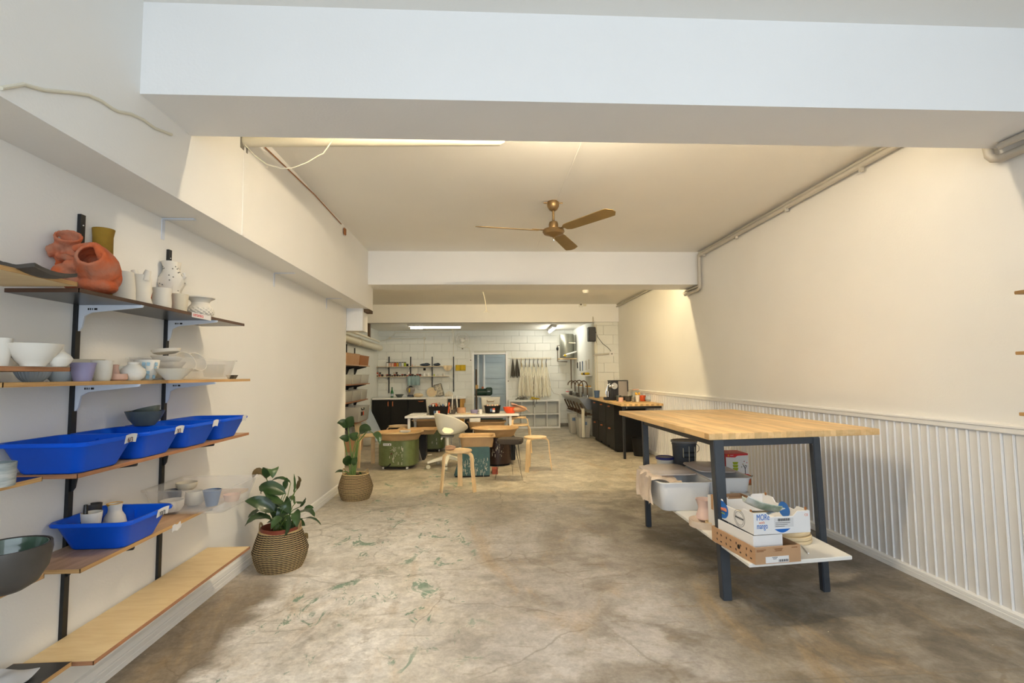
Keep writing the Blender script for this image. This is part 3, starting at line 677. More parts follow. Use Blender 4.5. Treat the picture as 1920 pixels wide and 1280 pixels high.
def spots(t):
    x_, hw_, h_ = place(2.70, 322, 302, 344, 492, z1); rnd = random.Random(5)
    for i in range(46):
        a = rnd.uniform(-3.0, .4); f = rnd.uniform(.05, .93)
        for (r0_, f0), (r1_, f1) in zip(SPP, SPP[1:]):
            if f0 <= f <= f1: rr = r0_+(r1_-r0_)*(f-f0)/(f1-f0)
        r_ = rr*hw_*(1+spw(a, f*h_)); MB().sphere((0, 0, 0), .0014, .0036, .0036, 8, 5).build('spot', M['greybox'], t, loc=(r_*cos(a), r_*sin(a), f*h_), rot=(0, 0, a))
    MB().tube([(hw_*.85, 0, h_*.66), (hw_*1.25, .0, h_*.74), (hw_*1.15, 0, h_*.80)], .009, 8).build('lug', M['bisque'], t)
potd('vase', 'white vase with grey spots and pinched top, tallest white one on the top shelf', 'vase', 2.70, 322, 302, 344, 492, z1, SPP, 'bisque', seg=48, wob=spw, parts=spots)
potd('cup', 'cream straight cup between the white cup and the dimpled vase', 'cup', 2.64, 336, 320, 352, 552, z1, [(.78, 0), (.85, .2), (.95, .6), (1, 1)], 'bisque2')
DI = lambda a, z: (.10*(abs(sin(8*a+z*180))*abs(sin(8*a-z*180))-.5) if .004 < z < .062 else 0)
potd('vase', 'round white vase with dimpled diamond body and wide rim, far end of the top shelf', 'vase', 2.84, 376, 351, 401, 558, z1, [(.50, 0)]+[(.55+.40*sin(pi*min(1, (.06+k*.030)/.72)), .02+k*.032) for k in range(20)]+[(.62, .70), (.60, .76), (.70, .86), (1.0, .96), (1.0, 1)], 'bisque', seg=112, wob=DI)
# label on the edge of the black shelf
t = thing('shelf_label', 'white strip label with red handwriting on the edge of the black top shelf', 'label', (XF+.001, 2.50, z1-.016))
MB().box(0, .001, 0, .17, -.006, .018).build('strip', M['tape'], t)
text('lettering', 'ceramics', .026, M['red'], t, (.0012, .008, .000), (R(90), 0, R(90)))
# curved dark dish on nearer shelf
t = thing('dish', 'dark curved wave dish with white inside on the near top shelf end', 'dish', (0, 0, 0))
pts_ = [(0, 489), (28, 487), (55, 499), (80, 504), (113, 501)]; thick = [6, 14, 11, 8, 1]
b = MB()
def dfn(u, v):
    k = u*(len(pts_)-1); i = min(int(k), len(pts_)-2); f = k-i; f = f*f*(3-2*f); px = pts_[i][0]+(pts_[i+1][0]-pts_[i][0])*(k-i); py = pts_[i][1]+(pts_[i+1][1]-pts_[i][1])*f+9
    p_ = pt(px-6, py, 'Y', 1.66); return (p_.x, 1.58+v*.16, p_.z+.012*(2*v-1)**2)
b.grid(dfn, 16, 6, -.012, (0, 0, 1)); b.build('shell', M['brownmat'], t)
b = MB(); b.sphere((0, 0, 0), .028, .05, .012); b.build('white_inside', M['bisque'], t, loc=tuple(pt(66, 506, 'Y', 1.74)))
qz = pt(40, 506, 'Y', 1.66); MB().cyl((qz.x, qz.y), 1.633, qz.z-.005, .03, .03).build('foot', M['brownmat'], t)

# second shelf and its near neighbour (z 1.34)
zn = 1.3405
potd('cup', 'white straight cup cut by the left edge of the frame', 'cup', 1.60, 4, -14, 20, 634, zn, [(.72, 0), (.8, .3), (.92, .7), (1, 1)], 'bisque')
potd('cup', 'pale clay cup partly hidden behind the big white bowl', 'cup', 1.74, 28, 10, 46, 642, zn, [(.8, 0), (.9, .3), (.95, .7), (1, 1)], 'bisque2')
potd('bowl', 'large white footed bowl, widest on the second row at the left', 'bowl', 1.66, 64, 19, 110, 645, zn, [(.42, 0), (.44, .08), (.60, .25), (.80, .55), (.93, .82), (1, 1)], 'bisque')
potd('bottle', 'small round white bottle with a narrow neck beside the big white bowl', 'vase', 1.71, 113, 92, 133, 653, zn, [(.5, 0), (.85, .2), (1.0, .42), (.8, .62), (.42, .78), (.25, .88), (.3, 1)], 'bisque')
FL = lambda a, z: .03*sin(28*a)
potd('bowl', 'blue-grey fluted bowl under the near shelf, next to the shelf upright', 'bowl', 1.82, 62, 34, 92, 694, z2, [(.5, 0), (.75, .3), (.92, .7), (1, 1)], 'bluegrey', seg=84, wob=FL)
potd('bowl', 'blue-grey plain bowl beside the fluted bowl on the second shelf', 'bowl', 1.90, 115, 88, 141, 694, z2, [(.6, 0), (.62, .06), (.85, .4), (.97, .75), (1, 1)], 'bluegrey')
potd('cup', 'lilac glazed cup on the second shelf', 'cup', 1.90, 156, 135, 178, 680, z2, [(.66, 0), (.72, .15), (.86, .55), (.92, .8), (1, 1)], 'lilac', wob=lambda a, z: .008*sin(z*320))
potd('cup', 'white cup with rounded foot right of the lilac cup', 'cup', 2.02, 192, 173, 210, 676, z2, [(.68, 0), (.82, .12), (.88, .4), (.92, .8), (1, 1)], 'bisque')
potd('candle_holder', 'pink clay stem holder on a shallow dish', 'candle holder', 2.10, 221, 205, 238, 701, z2, [(.7, 0), (.95, .2), (1, .6), (.93, 1)], 'pinkclay',
     parts=lambda t: MB().lathe([(.020, .004), (.017, .025), (.012, .05), (.014, .062), (.009, .064)], c=(-.012, 0)).build('stem', M['pinkclay'], t))
potd('cup', 'small clear glass cup behind the pink holder', 'glass', 2.24, 227, 219, 236, 686, z2, STR, 'glass')
potd('vase', 'squat round white vase with a short neck on the second shelf', 'vase', 2.16, 250, 229, 272, 679, z2, [(.55, 0), (.85, .15), (1.0, .42), (.88, .65), (.55, .82), (.42, .9), (.46, 1)], 'bisque')
M['dab'] = mat('pale_blue_dabs', (150, 182, 198), .6, var=.1)
def dabs(t):
    for i in range(9):
        for j in range(4):
            a = -2.9+i*.33; zz = .014+j*.018; rr = .032+.017*zz/.085
            if (i*3+j*5) % 7 > 1 and i % 3 != 1: MB().box(-.006, .006, -.0015, .0, -.0075, .0075).build('blue_dab', M['dab'], t, loc=(rr*1.03*cos(a), rr*1.03*sin(a), zz), rot=(0, .1, a+pi/2))
potd('cup', 'white cup painted with pale blue dabs in columns', 'cup', 2.26, 276, 253, 295, 675, z2, [(.45, 0), (.62, .08), (.85, .4), (.95, .75), (1, 1)], 'bisque', parts=dabs)
potd('bowl', 'wide low beige bowl at the front of the second shelf', 'bowl', 2.28, 326, 294, 359, 691, z2, [(.38, 0), (.48, .12), (.72, .5), (.9, .82), (1, 1)], 'bisque2')
# clear tray with stacked white ware
def crate(name, label, cx, cy, z, hx, hy, h, flare, m, cr=.02, wall=.003, lip=.008, rot=0, cat='tub', extras=None, group=None):
    t = thing(name, label, cat, (cx, cy, z), rot, group)
    sec = [(hx-flare-.004, hy-flare-.004, cr, 0), (hx-flare, hy-flare, cr, .004), (hx, hy, cr, h-.006), (hx+lip, hy+lip, cr+lip*.5, h-.005), (hx+lip, hy+lip, cr+lip*.5, h), (hx-wall, hy-wall, cr, h), (hx-flare-wall, hy-flare-wall, cr, .006+wall)]
    MB().rloft(sec).build('body', M[m] if isinstance(m, str) else m, t, ang=50)
    return t
crate('plastic_tub', 'clear plastic tub of white ware at the far end of the second shelf', -1.525, 2.72, z2+.0005, .105, .31, .105, .02, 'clear', cr=.03)
zt = z2+.012
for i, (dy, r, h, lb_) in enumerate([(2.56, .085, .042, 'lowest white bowl of the nested stack in the clear tub on the second shelf'), (2.56, .078, .04, 'middle white bowl of the nested stack in the clear tub on the second shelf'), (2.56, .07, .035, 'upper white bowl of the nested stack in the clear tub on the second shelf')]):
    pot('bowl', lb_, 'bowl', (-1.53, dy, zt+i*.034), bowlprof(r, h, .5), M['bisque'], group='white ware in the clear tub')
pot('dish', 'white flat dish tipped on top of the bowl stack on the second shelf', 'dish', (-1.53, 2.55, zt+.115), [(.04, 0), (.055, .006), (.062, .02)], M['bisque'], tilt=(0, R(-7), 0))
for i, (yy, lb_) in enumerate([(2.70, 'white bowl standing on its side, nearer of two in the clear tub'), (2.80, 'white bowl standing on its side, farther of two in the clear tub')]):
    pot('bowl', lb_, 'bowl', (-1.56, yy, zt+.055), bowlprof(.055, .06, .4), M['bisque'], tilt=(0, R(62), R(-20)), group='white ware in the clear tub')
for i, (yy, lb_) in enumerate([(2.93, 'small clear box in the far end of the tub on the second shelf')]):
    crate('plastic_box', lb_, -1.50, yy, zt, .05, .045, .07, .008, 'clear', cat='box')
potd('dish', 'small taupe square dish at the far end of the second shelf', 'dish', 3.06, 435, 424, 447, 703, z2, [(.62, 0), (.66, .1), (1, 1)], 'brownmat', seg=4, rot=pi/4)
# slip of pale bowls behind: grey flat bowl
potd('bowl', 'flat pale grey bowl behind the lilac cup', 'bowl', 2.12, 160, 128, 190, 674, z2, [(.5, 0), (.8, .4), (1, 1)], 'bisque2')

# blue tubs
def bluetub():
    t = thing('plastic_tub', 'x', 'tub', (0, 0, 0))
    hx, hy, h, f = .145, .145, .110, .042
    sec = [(hx-f-.006, hy-f-.006, .03, 0), (hx-f, hy-f, .034, .005), (hx-.010, hy-.010, .034, h-.016), (hx-.002, hy-.002, .036, h-.012), (hx+.006, hy+.006, .040, h-.014), (hx+.008, hy+.008, .040, h-.006), (hx+.004, hy+.004, .040, h), (hx-.006, hy-.006, .036, h-.001), (hx-.013, hy-.013, .032, h-.012), (hx-f-.003, hy-f-.003, .030, .009), (hx-f-.012, hy-f-.012, .028, .006)]
    MB().rloft(sec, 6).build('body', M['blue'], t, ang=50)
    MB().box(-.0015, .0015, hy-.030, hy-.018, .06, .095).build('rib', M['blue'], t)
    return t
b0 = bluetub()
def tape(t, s, seed=0, x=.151, y=.05, m='ink', ww=.062):
    o = MB().grid(lambda u, v: (x+.003-.006*(1-v)+.001, y+ww*u, .080+.032*v+.004*sin(u*3)), 4, 2, .0006, (1, 0, 0)).build('tape_label', M['tape'], t)
    if s: text('writing', s, .026, M[m], o, (x+.0045, y+.008, .085), (R(90), 0, R(90)), sx=.9)
    return o
names = ['nearest of the four blue tubs in a row on the third shelf, taped 6/3', 'second of the four blue tubs in a row, taped 3/3', 'third of the four blue tubs in a row, blank tape on its rim', 'farthest of the four blue tubs in a row at the shelf end']
tubs = []
for i, y in enumerate((1.955, 2.265, 2.575, 2.875)):
    t = b0 if i == 0 else dup(b0)
    t.location = (-1.493, y, z3+.001); t['label'] = names[i]; t['group'] = 'blue tubs on the left wall shelves'; tubs.append(t)
t5 = dup(b0); t5.location = (-1.490, 2.185, z4+.001); t5['label'] = 'lone blue tub on the fourth shelf holding a jug, taped 10/3'; t5['group'] = 'blue tubs on the left wall shelves'
tape(tubs[0], '6/3'); tape(tubs[1], '3/3'); tape(tubs[2], '', y=.05, ww=.05); tape(tubs[3], '', y=.06, ww=.045); tape(t5, '10/3', m='inkblack', ww=.075, y=.02)
# grey-green bowls in second tub
potd('bowl', 'slate grey bowl tilted on the rims of the blue tubs', 'bowl', 2.42, 272, 238, 304, 770, 1.088, [(.5, 0), (.8, .45), (1, 1)], 'slate')
o = potd('bowl', 'slate grey bowl tipped inside the other slate bowl', 'bowl', 2.44, 281, 256, 303, 764, 1.10, [(.5, 0), (.8, .5), (1, 1)], 'slate'); o.rotation_euler = (0, R(-14), 0)
# things in the lone tub
zt = z4+.012
def jlip(t):
    x_, hw_, h_ = place(2.27, 216, 196, 236, 944, zt); MB().lathe([(hw_*.58, h_*.93), (hw_*.64, h_*.97), (hw_*.68, h_*1.015), (hw_*.62, h_*1.02), (hw_*.52, h_*.96), (hw_*.50, h_*.93)], wob=lambda a, z: .16*cos(a-2.6), hoop=True).build('lip', M['yellowg'], t)
def handle(t): MB().tube([(.045, 0, .05), (.075, 0, .055), (.078, 0, .075), (.05, 0, .10)], .006, 8).build('handle', M['bisque'], t)
potd('jug', 'white jug with yellow glazed lip in the lone blue tub', 'jug', 2.27, 216, 196, 236, 944, zt, [(.75, 0), (.95, .12), (1.0, .3), (.85, .55), (.58, .72), (.55, .82), (.62, 1)], 'bisque', wall=.004, parts=jlip)
potd('bowl', 'small white bowl in front of the jug in the lone blue tub', 'bowl', 2.14, 172, 155, 190, 960, zt+.02, [(.5, 0), (.85, .4), (1, 1)], 'bisque')
potd('figurine', 'black glossy horned piece in the lone blue tub', 'ornament', 2.13, 161, 150, 173, 946, zt+.03, [(1, 0), (.8, .3), (.35, .7), (.28, 1)], mat('black_gloss', (24, 22, 22), .12))
potd('cup', 'brown ceramic cup lying behind the black piece in the lone blue tub', 'cup', 2.26, 176, 163, 190, 944, zt+.02, [(.7, 0), (.9, .3), (1, 1)], 'brownmat')
# clear tub on the fourth shelf
crate('plastic_tub', 'clear plastic tub of small pots overhanging the fourth shelf', -1.425, 2.72, z4+.001, .195, .175, .12, .03, 'clear', cr=.03, lip=.012)
zt = z4+.012
for nm, lb_, y, c in [('cup', 'blue glazed cup in the clear tub on the fourth shelf', 2.69, (398, 382, 415, 918, [(.62, 0), (.8, .5), (1, 1)], 'denim')), ('cup', 'pale pot in the middle of the clear tub on the fourth shelf', 2.72, (365, 349, 382, 920, [(.75, 0), (.98, .2), (.98, .7), (.9, 1)], 'bisque2')),
        ('bowl', 'white dish at the near corner of the clear tub on the fourth shelf', 2.60, (323, 303, 344, 937, [(.7, 0), (.95, .4), (1, 1)], 'bisque')), ('cup', 'dark blue cup at the back of the clear tub on the fourth shelf', 2.76, (324, 309, 340, 918, [(.7, 0), (.95, .4), (1, 1)], 'navy')),
        ('bowl', 'cream bowl on top of the pots in the clear tub on the fourth shelf', 2.80, (350, 331, 369, 904, [(.6, .6), (.9, .75), (1, 1)], 'bisque2')), ('dish', 'pinkish dish at the far side of the clear tub on the fourth shelf', 2.78, (435, 420, 450, 926, [(.8, 0), (.95, .6), (1, 1)], 'pinkclay'))]:
    potd(nm, lb_, nm, y, *c[:4], zt, *c[4:])
t = thing('shelf_label', 'torn white tape on the edge of the fourth shelf', 'label', (XF+.001, 2.40, z4-.02)); MB().grid(lambda u, v: (.002*sin(u*5), u*.07, -.012+.028*v+.004*sin(u*9)), 5, 1, .0008, (1, 0, 0)).build('strip', M['tape'], t)
# marbled cylinder, green bowl, white piece on near boards
M['marble'] = mat('marbled_clay', (196, 196, 190), .4, col2=(120, 132, 134), vscale=9, stretch=(1.2, 1.2, 9))
potd('vase', 'marbled grey and white cylinder at the left edge of the frame', 'vase', 1.56, -8, -40, 23, 868, .996, STR, 'marble')
def gin(t):
    x_, hw_, h_ = place(1.60, 10, -62, 83, 1024, .689); w_ = hw_-.0095
    MB().lathe([(.003, h_*.11), (w_*.3, h_*.12), (w_*.62, h_*.2), (w_*.84, h_*.48), (w_*.93, h_*.82), (w_*.965, h_*.985), (w_*.985, h_*.985), (w_*.96, h_*.80), (w_*.87, h_*.45), (w_*.64, h_*.17), (.003, h_*.09)], seg=40).build('glazed_inside', M['greenglz'], t)
potd('bowl', 'large dark bowl with green glazed inside at the left edge', 'bowl', 1.60, 10, -62, 83, 1024, .689, [(.45, 0), (.72, .14), (.92, .45), (1.0, .85), (.98, 1)], 'brownmat', wall=.006,
     parts=lambda t: gin(t))
o = MB().grid(lambda u, v: (-.10+.17*u, -.06+.12*v, .006+.012*sin(u*7)*cos(v*5)+.008*v), 10, 8, .003, (0, 0, 1)).build('crumpled_paper', M['tape']); tag(o, 'white paper scrap on the black board in the bottom left corner', 'paper'); o.location = (-1.56, 1.80, .319)

# ------------------------------------------------------------------ right edge shelves (tips in view)
for i, (px, py) in enumerate([(1901, 549), (1903, 662), (1910, 776)]):
    q = pt(px, py, 'X', 2.47); z = q.z
    t = thing('shelf_board', ('top', 'middle', 'bottom')[i]+' plywood shelf tip at the right edge of the frame', 'shelf', (2.47, 1.1, z-.008), group='plywood shelves at the right edge')
    MB().box(0, XR-2.47-.002, 0, q.y-1.1, 0, .016).build('panel', M['plyedge'], t, bevel=.002); MB().prism([(.05, 0), (.262, 0), (.262, -.12), (.22, -.04)], 'Y', .3, .308).build('bracket', M['brwhite'], t)

# ------------------------------------------------------------------ ceiling fan
fx, fy, HZ = .627, 4.406, 2.535
t = thing('ceiling_fan', 'bronze three blade ceiling fan hanging in the main bay', 'ceiling fan', (fx, fy, 2.83))
MB().lathe([(.001, -.085), (.018, -.085), (.035, -.075), (.052, -.045), (.054, -.02), (.05, 0)]).build('canopy', M['brass'], t)
MB().box(-.085, .085, -.008, .008, -.018, -.008).build('hanger_bar', M['brass'], t, bevel=.002)
MB().cyl((0, 0), -.20, -.08, .011).build('rod', M['brass'], t)
mo = MB().lathe([(.004, -.345), (.008, -.325), (.014, -.318), (.034, -.312), (.042, -.306), (.05, -.303), (.085, -.292), (.098, -.272), (.09, -.252), (.055, -.243), (.042, -.24), (.042, -.205), (.036, -.185), (.018, -.176), (.012, -.172), (.011, -.16)], seg=36).build('motor', M['brass'], t)
MB().lathe([(.001, -.362), (.006, -.352), (.007, -.335), (.004, -.328)]).build('finial', M['chrome'], mo)
for a in (191, 304, 66):
    b = MB(); rings = []
    n = 14
    for k in range(n+1):
        u = k/n; x = .14+u*.56; wd = .052+.012*u
        if u > .9: wd *= math.sqrt(max(0.05, 1-((u-.9)/.1)**2*.9))
        if u < .08: wd *= .6+.4*u/.08
        tw = R(-13); rings.append([(x, wd*cos(tw), -.266+wd*sin(tw)), (x, -wd*cos(tw), -.266-wd*sin(tw)), (x, -wd*cos(tw), -.270-wd*sin(tw)), (x, wd*cos(tw), -.270+wd*sin(tw))])
    bl_ = b.loft(rings).build('blade', M['blade'], t, rot=(0, 0, R(a)))
    MB().box(.085, .20, -.016, .016, -.2635, -.259).build('blade_iron', M['brass'], bl_, bevel=.001)

# ------------------------------------------------------------------ plants
def coil_basket(name, label, cx, cy, rx, ry, h, rot, m):
    t = thing(name, label, 'basket', (cx, cy, 0), rot)
    prof = []; n = 21
    def rad(u):      # belly basket, folded at the middle
        if u < .45: return .80+.20*sin(pi/2*u/.45)
        if u < .52: return 1.02
        return 1.0-.24*((u-.52)/.48)**1.2
    prof.append((.72*rx, 0))
    for k in range(n):
        u = (k+.5)/n; r = rad(u)*rx; dz = h/n
        prof += [(r-.002, k*dz+.001), (r+.003, (k+.5)*dz), (r-.002, (k+1)*dz-.001)]
    top = prof[-1][0]
    prof += [(top-.010, h), (top-.014, h-.01), (rad(.6)*rx-.02, h*.6), (.05, h*.55)]
    MB().lathe(prof, seg=44, sy=ry/rx, wob=lambda a, z: .018*sin(3*a+z*9)).build('coils', m, t, ang=80)
    for s_ in (0, pi):
        a0 = s_; P_ = []
        for k in range(9):
            v = k/8*pi; ca, sa = cos(a0), sin(a0)
            P_.append(Vector((cos(a0+(.28*cos(v)))*(top-.004), sin(a0+(.28*cos(v)))*(top-.004)*ry/rx, h-.01+.055*sin(v))))
        MB().tube(P_, .006, 8).build('handle', M['rope'], t)
    return t
def coilmat(n, h):
    m = bpy.data.materials.new('basket_coils'); m.use_nodes = True; t = m.node_tree; b = t.nodes['Principled BSDF']; b.inputs['Roughness'].default_value = .85
    L = t.links.new; tc = N(t, 'ShaderNodeTexCoord'); sx = N(t, 'ShaderNodeSeparateXYZ'); L(tc.outputs['Object'], sx.inputs[0])
    d = N(t, 'ShaderNodeMath', operation='MULTIPLY'); d.inputs[1].default_value = n/h*1.0; L(sx.outputs[2], d.inputs[0])
    at = N(t, 'ShaderNodeMath', operation='ARCTAN2'); L(sx.outputs[1], at.inputs[0]); L(sx.outputs[0], at.inputs[1])
    ws = N(t, 'ShaderNodeMath', operation='MULTIPLY'); ws.inputs[1].default_value = 34; L(at.outputs[0], ws.inputs[0])
    si = N(t, 'ShaderNodeMath', operation='SINE'); L(ws.outputs[0], si.inputs[0])
    s2 = N(t, 'ShaderNodeMath', operation='MULTIPLY'); s2.inputs[1].default_value = .05; L(si.outputs[0], s2.inputs[0])
    ad = N(t, 'ShaderNodeMath', operation='ADD'); L(d.outputs[0], ad.inputs[0]); L(s2.outputs[0], ad.inputs[1])
    fr = N(t, 'ShaderNodeMath', operation='FRACT'); L(ad.outputs[0], fr.inputs[0])
    gt = N(t, 'ShaderNodeMapRange'); gt.interpolation_type = 'SMOOTHSTEP'; gt.inputs[1].default_value = .52; gt.inputs[2].default_value = .66; L(fr.outputs[0], gt.inputs[0])
    top = N(t, 'ShaderNodeMath', operation='LESS_THAN'); top.inputs[1].default_value = h*.955; L(sx.outputs[2], top.inputs[0])
    mu = N(t, 'ShaderNodeMath', operation='MULTIPLY'); L(gt.outputs[0], mu.inputs[0]); L(top.outputs[0], mu.inputs[1])
    mx = N(t, 'ShaderNodeMix', data_type='RGBA'); mx.inputs[6].default_value = rgb(214, 186, 134); mx.inputs[7].default_value = rgb(32, 25, 20); L(mu.outputs[0], mx.inputs[0])
    n1 = N(t, 'ShaderNodeTexNoise'); n1.inputs['Scale'].default_value = 60; L(tc.outputs['Object'], n1.inputs[0])
    m2 = N(t, 'ShaderNodeMix', data_type='RGBA', blend_type='MULTIPLY'); m2.inputs[0].default_value = .25; L(mx.outputs[2], m2.inputs[6]); L(n1.outputs[0], m2.inputs[7]); L(m2.outputs[2], b.inputs['Base Color'])
    return m
def leaf(parent, P0, P1, P2, wd, m, fold=.35, side=None, curl=0, name='leaf'):
    """blade along the bezier P0-P1-P2, half width wd, folded along its midrib"""
    P0, P1, P2 = map(Vector, (P0, P1, P2)); n = 12; rings = []
    side = Vector(side) if side else None
    for k in range(n+1):
        u = k/n; c = P0*(1-u)**2+P1*2*u*(1-u)+P2*u*u; tg = ((P1-P0)*(1-u)+(P2-P1)*u)
        tg.normalize(); s_ = (side or Vector((0, 0, 1)).cross(tg)); s_ = (s_-tg*s_.dot(tg)); s_.normalize(); nn = s_.cross(tg)*-1
        if nn.z < 0: nn = -nn
        wk = wd*(sin(pi*min(1, u**.75))**.75)*(1-.15*u)+.0008
        rip = .06*wd*sin(u*19)
        rings.append([c-s_*wk+nn*(fold*wk+rip), c-s_*wk*.5+nn*fold*wk*.35, c, c+s_*wk*.5+nn*fold*wk*.35, c+s_*wk+nn*(fold*wk-rip)])
    b = MB(); vs = [v for r in rings for v in r]; th = Vector((0, 0, -.0012)); m_ = len(vs)
    fs = [(k*5+i, k*5+i+1, (k+1)*5+i+1, (k+1)*5+i) for k in range(n) for i in range(4)]
    vs2 = [v+th for v in vs]; fs2 = [tuple(reversed([q+m_ for q in f])) for f in fs]
    b.add(vs+vs2, fs+fs2)
    o = b.build(name, m, parent, ang=60); return o
# nearer plant: peace lily in a plastic pot inside the belly basket
bx, by = -1.40, 3.66
coil_basket('basket', 'large striped belly basket on the floor beside the lowest shelf, holding the leafy plant', bx, by, .175, .16, .262, .1, coilmat(21, .262))
t = thing('potted_plant', 'broad leaved green plant in a red-brown plastic pot inside the nearer basket', 'plant', (bx, by, .03))
MB().lathe([(.075, 0), (.10, .15), (.118, .225), (.126, .225), (.128, .25), (.120, .252), (.114, .225), (.11, .205)], seg=32).build('pot', M['potplastic'], t)
MB().cyl((0, 0), .19, .205, .112, seg=28).build('soil', M['soil'], t)
org = Vector((bx, by, .03))
def lp(px, py, dy): return pt(px, py, 'Y', by+dy)-org
#          start         control       tip         dy0   dy1  dy2  width  mat
LV = [((500, 898), (478, 868), (474, 904), -.0, -.02, -.04, .030, 'leafdry'), ((500, 896), (512, 862), (511, 896), 0, -.05, -.06, .050, 'leaf2'),
      ((536, 925), (488, 905), (490, 926), .0, -.04, -.05, .050, 'leaf'), ((534, 950), (505, 936), (494, 922), -.05, -.08, -.08, .045, 'leaf2'), ((514, 958), (490, 936), (459, 939), -.08, -.12, -.12, .045, 'leaf'),
      ((510, 974), (480, 960), (459, 986), -.08, -.14, -.16, .040, 'leaf'), ((486, 955), (474, 962), (465, 970), -.05, -.08, -.10, .018, 'leaf'),
      ((545, 905), (525, 890), (508, 902), .06, .04, .02, .022, 'leaf'), ((534, 918), (540, 895), (530, 898), .05, .06, .05, .022, 'leaf2'), ((552, 925), (553, 905), (551, 888), .0, .0, 0, .010, 'leaf2'), ((556, 918), (566, 900), (558, 892), .04, .04, .04, .016, 'leafdry'),
      ((556, 940), (566, 950), (574, 934), .03, .02, .0, .020, 'leaf'), ((562, 950), (575, 940), (572, 932), .05, .05, .05, .012, 'leaf'),
      ((556, 962), (580, 950), (590, 968), -.02, -.08, -.10, .032, 'leaf'), ((570, 958), (578, 948), (588, 952), .05, .04, .03, .018, 'leaf2'), ((568, 972), (590, 966), (602, 984), -.04, -.08, -.10, .012, 'leaf'),
      ((550, 962), (560, 962), (556, 988), -.08, -.12, -.13, .036, 'leaf2'), ((528, 970), (518, 972), (508, 992), -.08, -.12, -.14, .028, 'leaf2'), ((530, 950), (530, 930), (545, 965), -.04, -.09, -.06, .045, 'leaf'),
      ((540, 955), (524, 962), (526, 984), -.02, -.06, -.05, .040, 'leaf'), ((540, 965), (548, 985), (533, 1006), -.08, -.12, -.13, .020, 'leaf'), ((524, 945), (510, 950), (520, 978), .02, .0, 0, .040, 'leaf'), ((532, 978), (545, 990), (552, 998), .0, -.04, -.06, .03, 'leaf'),
      ((520, 985), (512, 975), (500, 980), .04, .05, .04, .030, 'leaf'), ((546, 980), (560, 975), (572, 985), .05, .06, .05, .030, 'leaf'), ((538, 940), (548, 925), (552, 945), .06, .07, .06, .030, 'leaf2'), ((515, 930), (500, 915), (512, 948), .05, .04, .03, .035, 'leaf'), ((530, 990), (524, 975), (516, 996), -.02, -.04, -.05, .03, 'leaf2')]
for i, (a, c, e, d0, d1, d2, wd, mm) in enumerate(LV):
    P0, P1, P2 = lp(*a, d0), lp(*c, d1), lp(*e, d2); tg = (P2-P0).normalized()
    sd = Vector((.25, -.15, .9)).cross(tg) if i % 2 else Vector((-.35, -.75, .55)).cross(tg)
    leaf(t, P0, P1, P2, wd*1.08, M[mm], .3, sd)
    base = Vector((random.uniform(-.045, .045), random.uniform(-.04, .04), .20)); mid = (base+P0)/2+Vector((0, 0, .05))
    MB().tube([base, base*.6+mid*.4, mid*.6+P0*.4, P0], .0028, 6).build('petiole', M['stem'], t)
# a dropped dry leaf over the basket rim
leaf(t, lp(566, 1003, -.1), lp(574, 996, -.11), lp(577, 1010, -.12), .018, M['leafdry'], .2, name='dry_leaf')
# farther plant
bx2, by2 = -1.37, 5.60
coil_basket('basket', 'smaller striped basket at the far end of the left wall, holding the tall thin plant', bx2, by2, .178, .16, .272, -.15, coilmat(21, .272))
t = thing('potted_plant', 'tall thin stemmed plant with few drooping leaves in the farther basket', 'plant', (bx2, by2, .02))
MB().lathe([(.09, 0), (.12, .20), (.125, .22), (.117, .22), (.113, .20)], seg=28).build('pot', M['rubber'], t); MB().cyl((0, 0), .18, .195, .114, seg=28).build('soil', M['soil'], t)
org2 = Vector((bx2, by2, .02))
def lq(px, py, dy=0): return pt(px, py, 'Y', by2+dy)-org2
for a, c, e, wd, mm in [((654, 802), (653, 788), (663, 781), .055, 'leaf'), ((652, 801), (645, 789), (632, 793), .05, 'leaf'), ((674, 812), (684, 797), (696, 806), .055, 'leaf'), ((667, 826), (657, 818), (672, 811), .05, 'leaf2'),
                        ((655, 824), (646, 820), (636, 820), .04, 'leaf'), ((700, 812), (712, 812), (712, 833), .038, 'leaf2'), ((656, 872), (648, 862), (656, 854), .055, 'leaf'), ((657, 868), (664, 866), (670, 857), .04, 'leaf2'), ((645, 884), (636, 880), (628, 886), .014, 'leaf'), ((676, 896), (677, 888), (674, 884), .014, 'leaf2')]:
    leaf(t, lq(*a), lq(*c, -.04), lq(*e, -.06), wd, M[mm], .25, Vector((.3, -.8, .5)).cross((lq(*e)-lq(*a)).normalized()))
for pts_ in [[(661, 896), (660, 865), (656, 830), (653, 802)], [(663, 896), (665, 860), (669, 830), (674, 812)], [(658, 896), (655, 872), (649, 845), (645, 826)], [(660, 896), (660, 870), (662, 848), (667, 826)], [(665, 896), (668, 860), (672, 828), (690, 806), (700, 812)], [(658, 898), (655, 890), (650, 884), (644, 884)], [(668, 898), (675, 894)]]:
    MB().tube([lq(a, b_) for a, b_ in pts_], .006, 8, rs=[.010-.006*k/len(pts_) for k in range(len(pts_))]).build('stem', M['stem'], t)

